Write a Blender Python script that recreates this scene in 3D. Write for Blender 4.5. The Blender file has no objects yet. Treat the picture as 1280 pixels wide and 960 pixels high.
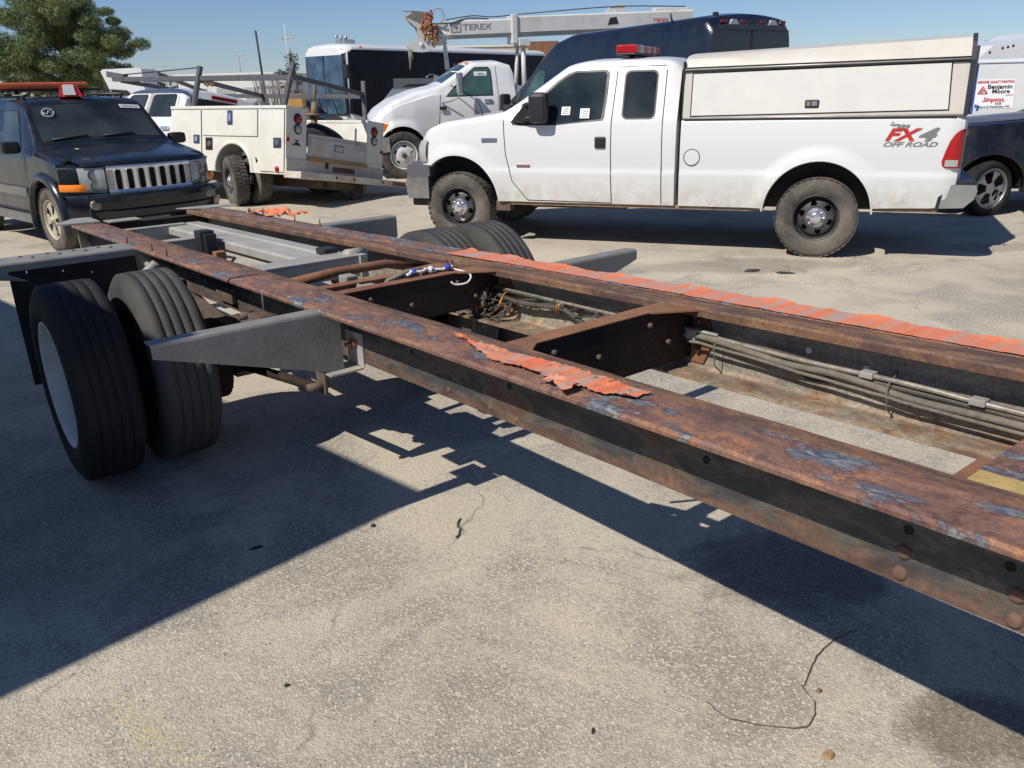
import bpy, bmesh, math, random
import numpy as np
from mathutils import Vector, Matrix
random.seed(7); rng = np.random.default_rng(7)
R_ = math.radians
C = bpy.context.scene.collection
S = bpy.context.scene

# ---------------------------------------------------------------- camera, light, sky
F_PX, PITCH, ROLL, CAM_H = 1016.63, 0.3488, 0.0257, 1.7196
cd = bpy.data.cameras.new('camera'); cam = bpy.data.objects.new('camera', cd); C.objects.link(cam)
cd.sensor_width = 36.0; cd.lens = 36.0 * F_PX / 1280.0; cd.clip_end = 3000; cd.clip_start = 0.05
_c, _s, _cr, _sr = math.cos(PITCH), math.sin(PITCH), math.cos(ROLL), math.sin(ROLL)
right = Vector((_cr, -_sr*_s, -_sr*_c)); up = Vector((_sr, _cr*_s, _cr*_c)); fwd = Vector((0, _c, -_s))
cam.matrix_world = Matrix(((right.x, up.x, -fwd.x, 0), (right.y, up.y, -fwd.y, 0), (right.z, up.z, -fwd.z, CAM_H), (0, 0, 0, 1)))
S.camera = cam
SUN = Vector((-0.717, -0.624, 1.0)).normalized()
sl = bpy.data.lights.new('sun', 'SUN'); sl.energy = 5.0; sl.angle = R_(0.5); sl.color = (1.0, 0.94, 0.84)
so = bpy.data.objects.new('sun', sl); C.objects.link(so); so.rotation_euler = SUN.to_track_quat('Z', 'Y').to_euler(); so.location = (-20, -20, 30)
w = bpy.data.worlds.new('World'); S.world = w; w.use_nodes = True
nt = w.node_tree; bg = nt.nodes['Background']; sky = nt.nodes.new('ShaderNodeTexSky'); sky.sky_type = 'NISHITA'
sky.sun_disc = False; sky.sun_elevation = math.asin(SUN.z); sky.sun_rotation = math.atan2(SUN.x, SUN.y)
sky.altitude = 100; sky.air_density = 1.0; sky.dust_density = 0.05; sky.ozone_density = 4.0
gain = nt.nodes.new('ShaderNodeMix'); gain.data_type = 'RGBA'; gain.blend_type = 'MULTIPLY'; gain.inputs[0].default_value = 1.0; gain.inputs[7].default_value = (0.91, 1.01, 1.25, 1)
nt.links.new(sky.outputs[0], gain.inputs[6]); nt.links.new(gain.outputs[2], bg.inputs[0]); bg.inputs[1].default_value = 0.072
S.view_settings.view_transform = 'Standard'; S.view_settings.look = 'None'; S.view_settings.gamma = 1.0
S.view_settings.exposure = 0.0

# ---------------------------------------------------------------- materials
MATS = {}
def nodes_of(name):
    m = bpy.data.materials.new(name); m.use_nodes = True; t = m.node_tree
    b = t.nodes['Principled BSDF']; return m, t, b
def N(t, kind, **kw):
    n = t.nodes.new(kind)
    for k, v in kw.items():
        if k.startswith('_'): setattr(n, k[1:], v)
        else: n.inputs[k.replace('__', ' ')].default_value = v
    return n
def ramp(t, fac, stops, interp='LINEAR'):
    r = t.nodes.new('ShaderNodeValToRGB'); r.color_ramp.interpolation = interp
    el = r.color_ramp.elements
    while len(el) < len(stops): el.new(0.5)
    for e, (p, c) in zip(el, stops): e.position = p; e.color = (*c, 1) if len(c) == 3 else c
    t.links.new(fac, r.inputs[0]); return r.outputs[0]
def mix(t, fac, a, b, mode='MIX'):
    m = t.nodes.new('ShaderNodeMix'); m.data_type = 'RGBA'; m.blend_type = mode
    for sock, v in ((m.inputs[0], fac), (m.inputs[6], a), (m.inputs[7], b)):
        if hasattr(v, 'links'): t.links.new(v, sock)
        elif isinstance(v, (int, float)): sock.default_value = v
        else: sock.default_value = (*v, 1) if len(v) == 3 else v
    return m.outputs[2]
def coords(t, scale=(1, 1, 1), loc=(0, 0, 0)):
    tc = t.nodes.new('ShaderNodeTexCoord'); mp = t.nodes.new('ShaderNodeMapping')
    mp.inputs['Scale'].default_value = scale; mp.inputs['Location'].default_value = loc
    t.links.new(tc.outputs['Object'], mp.inputs[0]); return mp.outputs[0]
def noise(t, vec, scale, detail=4, rough=0.55, dist=0.0):
    n = t.nodes.new('ShaderNodeTexNoise'); n.inputs['Scale'].default_value = scale; n.inputs['Detail'].default_value = detail
    n.inputs['Roughness'].default_value = rough; n.inputs['Distortion'].default_value = dist
    t.links.new(vec, n.inputs['Vector']); return n.outputs[0]
def bump(t, b, h, strength=0.3, dist=0.01):
    n = t.nodes.new('ShaderNodeBump'); n.inputs['Strength'].default_value = strength; n.inputs['Distance'].default_value = dist
    t.links.new(h, n.inputs['Height']); t.links.new(n.outputs[0], b.inputs['Normal'])
def M(name, col, rough=0.5, metal=0.0, var=0.15, scale=6.0, dirt=None, dirt_amt=0.0, bmp=0.0, coat=0.0, spec=0.5, dscale=3.0, dlo=0.5):
    if name in MATS: return MATS[name]
    m, t, b = nodes_of(name); v = coords(t)
    n1 = noise(t, v, scale, 6, 0.6)
    dark = tuple(c*(1-var) for c in col); light = tuple(min(1, c*(1+var*0.6)) for c in col)
    out = ramp(t, n1, [(0.3, dark), (0.7, light)])
    if dirt is not None:
        n2 = noise(t, v, dscale, 8, 0.65, 0.4)
        mr = ramp(t, n2, [(dlo-0.08, (0, 0, 0)), (dlo+0.2, (dirt_amt,)*3)])
        out = mix(t, mr, out, dirt)
    t.links.new(out, b.inputs['Base Color'])
    b.inputs['Metallic'].default_value = metal; b.inputs['Coat Weight'].default_value = coat; b.inputs['Coat Roughness'].default_value = 0.08
    b.inputs['Specular IOR Level'].default_value = spec
    rr = ramp(t, n1, [(0.3, (max(0.02, rough-0.08),)*3), (0.7, (min(1, rough+0.08),)*3)]); t.links.new(rr, b.inputs['Roughness'])
    if bmp: bump(t, b, noise(t, v, scale*6, 5), bmp, 0.004)
    MATS[name] = m; return m

white_paint = M('white_paint', (0.68, 0.69, 0.69), 0.32, 0, 0.04, 1.2, (0.50, 0.46, 0.38), 0.30, coat=0.25, dlo=0.58)
def car_paint_lowdirt(name, col, dirtcol=(0.42, 0.36, 0.27), z0=0.45, z1=0.85, rough=0.3, amt=0.75, coat=0.3, axis_z=2):
    m, t, b = nodes_of(name); v = coords(t)
    sep = t.nodes.new('ShaderNodeSeparateXYZ'); t.links.new(v, sep.inputs[0])
    mr = N(t, 'ShaderNodeMapRange'); mr.inputs[1].default_value = z0; mr.inputs[2].default_value = z1; mr.inputs[3].default_value = amt; mr.inputs[4].default_value = 0.0
    t.links.new(sep.outputs[2], mr.inputs[0])
    n = noise(t, v, 7, 8, 0.7); mul = N(t, 'ShaderNodeMath', _operation='MULTIPLY'); t.links.new(mr.outputs[0], mul.inputs[0])
    r = ramp(t, n, [(0.36, (0.1,)*3), (0.62, (1,)*3)]); t.links.new(r, mul.inputs[1])
    n2 = noise(t, v, 1.7, 8, 0.7); sc = ramp(t, n2, [(0.55, (0,)*3), (0.75, (0.16,)*3)])
    base = mix(t, sc, col, dirtcol); out = mix(t, mul.outputs[0], base, dirtcol)
    t.links.new(out, b.inputs['Base Color']); b.inputs['Roughness'].default_value = rough; b.inputs['Coat Weight'].default_value = coat; b.inputs['Coat Roughness'].default_value = 0.1
    MATS[name] = m; return m
pickup_white = car_paint_lowdirt('pickup_white', (0.66, 0.67, 0.67))
cap_white = M('cap_white', (0.56, 0.53, 0.475), 0.42, 0, 0.05, 2.0, (0.45, 0.40, 0.32), 0.35, dlo=0.55)
cap_panel = M('cap_panel', (0.66, 0.65, 0.61), 0.38, 0, 0.04, 3.0, (0.5, 0.46, 0.38), 0.3, dlo=0.56)
cream_paint = M('cream_paint', (0.70, 0.69, 0.62), 0.4, 0, 0.04, 2.0, (0.45, 0.36, 0.22), 0.35, dlo=0.56)
cream_dirty = M('cream_dirty', (0.55, 0.53, 0.48), 0.5, 0, 0.10, 3.0, (0.36, 0.26, 0.14), 0.6, dlo=0.5)
jeep_blue = M('jeep_blue', (0.006, 0.011, 0.018), 0.25, 0.0, 0.2, 2.0, (0.14, 0.13, 0.115), 0.14, coat=0.5, dlo=0.50, spec=0.3)
navy_paint = M('navy_paint', (0.006, 0.009, 0.019), 0.25, 0.0, 0.1, 2.0, (0.10, 0.11, 0.12), 0.10, coat=0.5)
suv_black = M('suv_black', (0.006, 0.007, 0.010), 0.28, 0, 0.1, 2.0, (0.10, 0.10, 0.09), 0.22, coat=0.3, spec=0.3)
rubber = M('tyre_rubber', (0.028, 0.027, 0.026), 0.85, 0, 0.25, 9, (0.16, 0.14, 0.115), 0.55, bmp=0.3, dlo=0.45, dscale=4)
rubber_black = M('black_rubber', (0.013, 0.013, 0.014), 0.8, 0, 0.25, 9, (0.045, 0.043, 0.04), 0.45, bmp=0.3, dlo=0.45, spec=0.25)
rubber_dusty = M('dusty_rubber', (0.036, 0.034, 0.031), 0.9, 0, 0.25, 9, (0.20, 0.175, 0.145), 0.7, bmp=0.4, dlo=0.42)
black_plastic = M('black_plastic', (0.018, 0.018, 0.02), 0.45, 0, 0.2, 5)
dark_void = M('dark_underbody', (0.012, 0.011, 0.010), 0.9, 0, 0.3, 5)
dirty_metal = M('dirty_metal', (0.11, 0.095, 0.08), 0.75, 0.1, 0.4, 14, (0.16, 0.07, 0.03), 0.6, bmp=0.4)
rust_metal = M('rust_metal', (0.21, 0.085, 0.04), 0.85, 0.0, 0.4, 14, (0.30, 0.17, 0.09), 0.6, bmp=0.6)
grease_metal = M('greasy_dark_metal', (0.022, 0.017, 0.015), 0.8, 0.0, 0.4, 12, (0.07, 0.036, 0.024), 0.45, bmp=0.5, spec=0.25)
grey_steel = M('grey_steel_paint', (0.30, 0.29, 0.27), 0.6, 0.05, 0.2, 7, (0.42, 0.38, 0.30), 0.5, bmp=0.25)
arm_grey = M('arm_grey', (0.21, 0.208, 0.20), 0.6, 0.05, 0.22, 9, (0.26, 0.19, 0.13), 0.4, bmp=0.35, dlo=0.55)
chrome = M('chrome', (0.80, 0.80, 0.80), 0.16, 0.85, 0.06, 4, (0.3, 0.27, 0.22), 0.25)
dull_chrome = M('dull_chrome', (0.55, 0.54, 0.52), 0.3, 0.9, 0.1, 6, (0.25, 0.2, 0.14), 0.35)
alloy = M('alloy', (0.30, 0.30, 0.31), 0.4, 0.7, 0.1, 6)
jeep_rim_mat = M('dusty_alloy', (0.45, 0.40, 0.32), 0.6, 0.2, 0.15, 6)
steel_dark = M('dark_steel_rim', (0.055, 0.055, 0.058), 0.5, 0.4, 0.25, 8, (0.16, 0.15, 0.14), 0.5, bmp=0.2)
white_rim = M('white_rim', (0.62, 0.62, 0.62), 0.5, 0.0, 0.1, 6, (0.3, 0.25, 0.2), 0.4)
seam_mat = M('seam_gap', (0.02, 0.02, 0.02), 0.8)
amber = M('amber_lens', (0.85, 0.22, 0.015), 0.25, 0, 0.1, 20)
red_lens = M('red_lens', (0.38, 0.010, 0.012), 0.2, 0, 0.1, 20)
red_paint = M('red_plastic', (0.62, 0.03, 0.025), 0.4)
lens_clear = M('clear_lens', (0.42, 0.43, 0.42), 0.15, 0.1, 0.15, 15)
rack_grey = M('rack_grey', (0.10, 0.105, 0.115), 0.5, 0.3, 0.2, 8, (0.2, 0.14, 0.09), 0.3)
orange_lens = M('orange_lens', (0.75, 0.16, 0.05), 0.35, 0, 0.15, 8)
blue_cloth = M('blue_cloth', (0.03, 0.07, 0.4), 0.8)
white_cloth = M('white_cloth', (0.7, 0.7, 0.7), 0.8)
label_white = M('label_white', (0.75, 0.75, 0.73), 0.6, 0, 0.03)
ink_black = M('ink_black', (0.02, 0.02, 0.022), 0.6)
ink_red = M('ink_red', (0.50, 0.025, 0.02), 0.5)
ink_grey = M('ink_grey', (0.20, 0.20, 0.19), 0.5)
ink_yellow = M('ink_yellow', (0.55, 0.5, 0.12), 0.6)
ink_blue = M('ink_blue', (0.05, 0.12, 0.35), 0.4)
tan_wall = M('tan_metal', (0.50, 0.36, 0.20), 0.6, 0, 0.06, 2)
white_wall = M('white_wall', (0.62, 0.62, 0.60), 0.6, 0, 0.08, 1)
bark = M('bark', (0.13, 0.085, 0.06), 0.9, 0, 0.4, 12, bmp=0.5)
hose_black = M('hose_black', (0.04, 0.037, 0.033), 0.6, 0, 0.3, 30, (0.18, 0.15, 0.11), 0.6, dlo=0.42)
hose_grey = M('dusty_loom', (0.15, 0.135, 0.11), 0.8, 0, 0.35, 60, (0.28, 0.24, 0.18), 0.6, bmp=0.6)
pipe_bright = M('bright_pipe', (0.36, 0.33, 0.28), 0.4, 0.5, 0.25, 30)
zip_orange = M('zip_orange', (0.55, 0.22, 0.06), 0.7)

def glass_mat(name, tint=(0.012, 0.016, 0.018), rough=0.06, hi=(0.05, 0.06, 0.06), trans=0.0):
    m, t, b = nodes_of(name); v = coords(t); n = noise(t, v, 1.6, 3)
    out = ramp(t, n, [(0.35, tint), (0.7, hi)]); t.links.new(out, b.inputs['Base Color'])
    b.inputs['Roughness'].default_value = rough; b.inputs['Specular IOR Level'].default_value = 0.5; b.inputs['IOR'].default_value = 1.45
    MATS[name] = m; return m
glass_dark = glass_mat('tinted_glass')
glass_cabin = glass_mat('cabin_glass', (0.012, 0.018, 0.022), 0.05, (0.055, 0.07, 0.072))
glass_green = glass_mat('green_glass', (0.015, 0.035, 0.036), 0.05, (0.06, 0.12, 0.11))
glass_blue = glass_mat('coach_windscreen', (0.02, 0.045, 0.08), 0.03, (0.07, 0.12, 0.18))
glass_black = glass_mat('black_coach_glass', (0.004, 0.005, 0.010), 0.30, (0.009, 0.011, 0.022)); glass_black.node_tree.nodes['Principled BSDF'].inputs['Specular IOR Level'].default_value = 0.12

def rail_top_material(name, paint_lo, seed):
    """rust flange with scattered worn blue-grey paint, stretched along the rail (x)"""
    m, t, b = nodes_of(name)
    v = coords(t, (3.4, 7.0, 3), (seed, seed*0.3, 0)); v2 = coords(t, (3, 5, 3), (seed, 0, 0)); vf = coords(t, (10, 19, 15), (seed, 0, 0))
    big = noise(t, v, 1.8, 8, 0.62, 0.5); n2 = noise(t, v2, 3.0, 8, 0.7, 0.8); fine = noise(t, vf, 2.0, 10, 0.72, 0.8); grit = noise(t, coords(t), 90, 5, 0.7)
    rust = ramp(t, n2, [(0.28, (0.10, 0.055, 0.045)), (0.42, (0.19, 0.095, 0.068)), (0.52, (0.24, 0.135, 0.10)), (0.60, (0.36, 0.165, 0.075)), (0.72, (0.36, 0.26, 0.18))])
    rust = mix(t, ramp(t, grit, [(0.35, (0.55,)*3), (0.62, (0,)*3)]), rust, (0.07, 0.035, 0.028))
    paint = ramp(t, fine, [(0.34, (0.03, 0.038, 0.07)), (0.45, (0.08, 0.09, 0.12)), (0.56, (0.17, 0.18, 0.19)), (0.68, (0.36, 0.355, 0.34))])
    mask = ramp(t, big, [(paint_lo, (0,)*3), (paint_lo+0.025, (1,)*3)])
    # keep the paint off the inner strip: the ridge there is bare
    out = mix(t, mask, rust, paint)
    edge = ramp(t, big, [(paint_lo-0.025, (0,)*3), (paint_lo-0.005, (0.75,)*3), (paint_lo+0.012, (0,)*3)])
    out = mix(t, edge, out, (0.045, 0.025, 0.025))
    t.links.new(out, b.inputs['Base Color']); b.inputs['Roughness'].default_value = 0.72
    hh = mix(t, 0.5, big, fine); bump(t, b, hh, 0.55, 0.006)
    MATS[name] = m; return m
rail_top = rail_top_material('rusty_flange', 0.545, 3.1)
rail_top_far = rail_top_material('rusty_flange_far', 0.52, 11.4)
def web_material(name, bluegrey=True, seed=0.0, zlo=0.66, zhi=0.76, zmul=1.0):
    m, t, b = nodes_of(name)
    v = coords(t, (2.2, 5, 6), (seed, 0, 0)); n = noise(t, v, 2.2, 8, 0.68, 0.4); g = noise(t, coords(t), 70, 5, 0.7)
    vs = coords(t, (5.0, 4, 1.6), (seed, 0, 0)); n3 = noise(t, vs, 2.0, 8, 0.7, 1.2)
    sep = t.nodes.new('ShaderNodeSeparateXYZ'); tc = t.nodes.new('ShaderNodeTexCoord'); t.links.new(tc.outputs['Object'], sep.inputs[0])
    sx = N(t, 'ShaderNodeMath', _operation='MULTIPLY_ADD'); t.links.new(sep.outputs[0], sx.inputs[0]); sx.inputs[1].default_value = -0.03; t.links.new(sep.outputs[2], sx.inputs[2])
    wob = N(t, 'ShaderNodeMath', _operation='MULTIPLY_ADD'); t.links.new(n3, wob.inputs[0]); wob.inputs[1].default_value = -0.16 if not bluegrey else -0.20; t.links.new(sx.outputs[0], wob.inputs[2])
    mr = N(t, 'ShaderNodeMapRange'); mr.inputs[1].default_value = zlo-0.05; mr.inputs[2].default_value = zhi-0.06; t.links.new(wob.outputs[0], mr.inputs[0])
    if bluegrey:
        steel = ramp(t, n, [(0.30, (0.018, 0.023, 0.029)), (0.46, (0.05, 0.058, 0.062)), (0.53, (0.11, 0.105, 0.088)), (0.60, (0.10, 0.058, 0.042))])
        rust = ramp(t, n, [(0.32, (0.055, 0.033, 0.029)), (0.50, (0.14, 0.08, 0.060)), (0.66, (0.25, 0.145, 0.09))])
    else:
        steel = ramp(t, n, [(0.28, (0.12, 0.112, 0.092)), (0.5, (0.30, 0.28, 0.23)), (0.7, (0.42, 0.39, 0.32))])
        rust = ramp(t, n, [(0.30, (0.12, 0.06, 0.04)), (0.5, (0.24, 0.135, 0.07)), (0.68, (0.46, 0.33, 0.18))])
    out = mix(t, mr.outputs[0], rust, steel)
    out = mix(t, ramp(t, g, [(0.35, (0.5,)*3), (0.6, (0,)*3)]), out, (0.06, 0.035, 0.025))
    t.links.new(out, b.inputs['Base Color']); b.inputs['Roughness'].default_value = 0.75; bump(t, b, mix(t, 0.5, n, g), 0.5, 0.005)
    MATS[name] = m; return m
web_near = web_material('painted_web', True, 2.0, 0.640, 0.690)
web_far = web_material('beige_web', False, 5.0, 0.612, 0.672)
def tape_material():
    m, t, b = nodes_of('orange_tape')
    v = coords(t, (13, 1.0, 1)); n = noise(t, v, 1.7, 3, 0.5, 0.25); f = noise(t, coords(t), 60, 5)
    out = ramp(t, n, [(0.34, (0.68, 0.17, 0.07)), (0.50, (0.66, 0.23, 0.12)), (0.57, (0.52, 0.26, 0.18)), (0.66, (0.44, 0.30, 0.24))])
    out = mix(t, ramp(t, f, [(0.58, (0,)*3), (0.72, (0.35,)*3)]), out, (0.33, 0.16, 0.10))
    t.links.new(out, b.inputs['Base Color']); b.inputs['Roughness'].default_value = 0.5; bump(t, b, mix(t, 0.4, n, f), 0.6, 0.006)
    MATS['orange_tape'] = m; return m
tape = tape_material()
def ground_material():
    m, t, b = nodes_of('worn_asphalt')
    v = coords(t)
    big = noise(t, v, 0.55, 9, 0.62, 0.3); mid = noise(t, coords(t, (1, 1, 1), (7, 3, 0)), 1.7, 9, 0.66, 0.6); fine = noise(t, v, 45, 6, 0.75); grain = noise(t, v, 170, 3, 0.8)
    vor = t.nodes.new('ShaderNodeTexVoronoi'); vor.inputs['Scale'].default_value = 125; t.links.new(v, vor.inputs['Vector'])
    sepc = t.nodes.new('ShaderNodeSeparateColor'); t.links.new(vor.outputs['Color'], sepc.inputs[0])
    agg = ramp(t, sepc.outputs[0], [(0.0, (0.26, 0.238, 0.20)), (0.45, (0.38, 0.347, 0.292)), (0.8, (0.47, 0.425, 0.355)), (0.95, (0.68, 0.62, 0.52))])
    gap = ramp(t, vor.outputs['Distance'], [(0.42, (0,)*3), (0.75, (0.75,)*3)])
    agg = mix(t, gap, agg, (0.26, 0.234, 0.195))
    sandc = ramp(t, fine, [(0.3, (0.42, 0.37, 0.285)), (0.5, (0.55, 0.487, 0.38)), (0.7, (0.64, 0.57, 0.45))])
    addn = N(t, 'ShaderNodeMath', _operation='MULTIPLY_ADD'); t.links.new(fine, addn.inputs[0]); addn.inputs[1].default_value = 0.28; t.links.new(mid, addn.inputs[2])
    mb = N(t, 'ShaderNodeMath', _operation='MULTIPLY_ADD'); t.links.new(big, mb.inputs[0]); mb.inputs[1].default_value = 0.55; t.links.new(addn.outputs[0], mb.inputs[2])
    # more sand to the far yard and by the right foreground
    sep = t.nodes.new('ShaderNodeSeparateXYZ'); t.links.new(v, sep.inputs[0])
    far = N(t, 'ShaderNodeMapRange'); far.inputs[1].default_value = 4.5; far.inputs[2].default_value = 10.0; far.inputs[3].default_value = 0.0; far.inputs[4].default_value = 0.10; t.links.new(sep.outputs[1], far.inputs[0])
    tot = N(t, 'ShaderNodeMath', _operation='ADD'); t.links.new(mb.outputs[0], tot.inputs[0]); t.links.new(far.outputs[0], tot.inputs[1])
    smask = ramp(t, tot.outputs[0], [(0.84, (0,)*3), (1.08, (0.76,)*3)])
    out = mix(t, smask, agg, sandc)
    # broad tonal mottling
    out = mix(t, ramp(t, big, [(0.40, (0.26,)*3), (0.60, (0,)*3)]), out, (0.27, 0.248, 0.212))
    # cracks
    wv = t.nodes.new('ShaderNodeVectorMath'); wv.operation = 'MULTIPLY_ADD'
    nc = t.nodes.new('ShaderNodeTexNoise'); nc.inputs['Scale'].default_value = 2.4; nc.inputs['Detail'].default_value = 8; t.links.new(v, nc.inputs['Vector'])
    t.links.new(nc.outputs['Color'], wv.inputs[0]); wv.inputs[1].default_value = (0.5, 0.5, 0.5); t.links.new(v, wv.inputs[2])
    cr = t.nodes.new('ShaderNodeTexVoronoi'); cr.feature = 'DISTANCE_TO_EDGE'; cr.inputs['Scale'].default_value = 0.6; t.links.new(wv.outputs[0], cr.inputs['Vector'])
    cm = ramp(t, cr.outputs['Distance'], [(0.0, (1,)*3), (0.0065, (0,)*3)])
    gate = ramp(t, mid, [(0.52, (0,)*3), (0.62, (0.5,)*3)])
    cmm = mix(t, 1.0, cm, gate, 'MULTIPLY'); out = mix(t, cmm, out, (0.05, 0.047, 0.042))
    # oil and damp stains where the photograph has them (shape of their own)
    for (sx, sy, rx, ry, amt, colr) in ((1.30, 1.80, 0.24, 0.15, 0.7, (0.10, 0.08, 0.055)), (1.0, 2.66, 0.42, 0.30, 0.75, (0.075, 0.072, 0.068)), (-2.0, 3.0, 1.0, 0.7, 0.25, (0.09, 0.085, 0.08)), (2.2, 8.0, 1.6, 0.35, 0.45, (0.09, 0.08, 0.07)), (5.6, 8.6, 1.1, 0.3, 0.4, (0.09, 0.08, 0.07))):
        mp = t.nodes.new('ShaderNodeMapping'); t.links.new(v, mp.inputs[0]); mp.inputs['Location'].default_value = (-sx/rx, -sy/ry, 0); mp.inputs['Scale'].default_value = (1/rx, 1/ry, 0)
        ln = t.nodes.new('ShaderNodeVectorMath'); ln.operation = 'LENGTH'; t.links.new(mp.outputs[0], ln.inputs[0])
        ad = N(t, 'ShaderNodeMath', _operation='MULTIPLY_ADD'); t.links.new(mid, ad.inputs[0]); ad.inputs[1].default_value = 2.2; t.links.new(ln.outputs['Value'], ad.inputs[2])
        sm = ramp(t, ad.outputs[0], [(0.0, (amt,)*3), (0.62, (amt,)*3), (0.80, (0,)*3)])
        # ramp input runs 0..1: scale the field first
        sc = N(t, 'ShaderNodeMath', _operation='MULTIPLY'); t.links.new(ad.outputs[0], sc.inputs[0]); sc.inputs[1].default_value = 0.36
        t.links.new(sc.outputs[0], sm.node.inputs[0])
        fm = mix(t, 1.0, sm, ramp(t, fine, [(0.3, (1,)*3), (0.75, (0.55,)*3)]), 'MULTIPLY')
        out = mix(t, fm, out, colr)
    # worn yellow paint
    mp0 = t.nodes.new('ShaderNodeMapping'); th_ = math.atan2(0.26, 0.31); t.links.new(v, mp0.inputs[0]); mp0.inputs['Rotation'].default_value = (0, 0, th_)
    cx0, cy0 = -1.06, 1.86; mp0.inputs['Location'].default_value = (-(cx0*math.cos(th_)-cy0*math.sin(th_)), -(cx0*math.sin(th_)+cy0*math.cos(th_)), 0)
    mp = t.nodes.new('ShaderNodeMapping'); t.links.new(mp0.outputs[0], mp.inputs[0]); mp.inputs['Scale'].default_value = (1/0.34, 1/0.075, 0)
    ln = t.nodes.new('ShaderNodeVectorMath'); ln.operation = 'LENGTH'; t.links.new(mp.outputs[0], ln.inputs[0])
    ym = mix(t, 1.0, ramp(t, ln.outputs['Value'], [(0.4, (0.7,)*3), (1.0, (0,)*3)]), ramp(t, fine, [(0.48, (0,)*3), (0.60, (0.9,)*3)]), 'MULTIPLY')
    out = mix(t, ym, out, (0.50, 0.43, 0.14))
    t.links.new(out, b.inputs['Base Color']); b.inputs['Roughness'].default_value = 0.92; b.inputs['Specular IOR Level'].default_value = 0.25
    h = mix(t, 0.5, vor.outputs['Distance'], fine); h2 = mix(t, 0.35, h, mid); h3 = mix(t, cmm, h2, (0, 0, 0)); bump(t, b, h3, 0.75, 0.010)
    MATS['worn_asphalt'] = m; return m
ground_mat = ground_material()
def foliage(name, c0, c1):
    m, t, b = nodes_of(name); n = noise(t, coords(t), 0.9, 5); g = t.nodes.new('ShaderNodeObjectInfo')
    out = ramp(t, n, [(0.35, c0), (0.68, c1)]); t.links.new(out, b.inputs['Base Color']); b.inputs['Roughness'].default_value = 0.6
    MATS[name] = m; return m
pine_green = foliage('pine_needles', (0.065, 0.115, 0.04), (0.20, 0.23, 0.075))
leaf_yellow = foliage('yellow_green_leaves', (0.10, 0.13, 0.02), (0.24, 0.22, 0.03))
far_green = foliage('far_trees', (0.05, 0.07, 0.04), (0.09, 0.11, 0.06))

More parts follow.
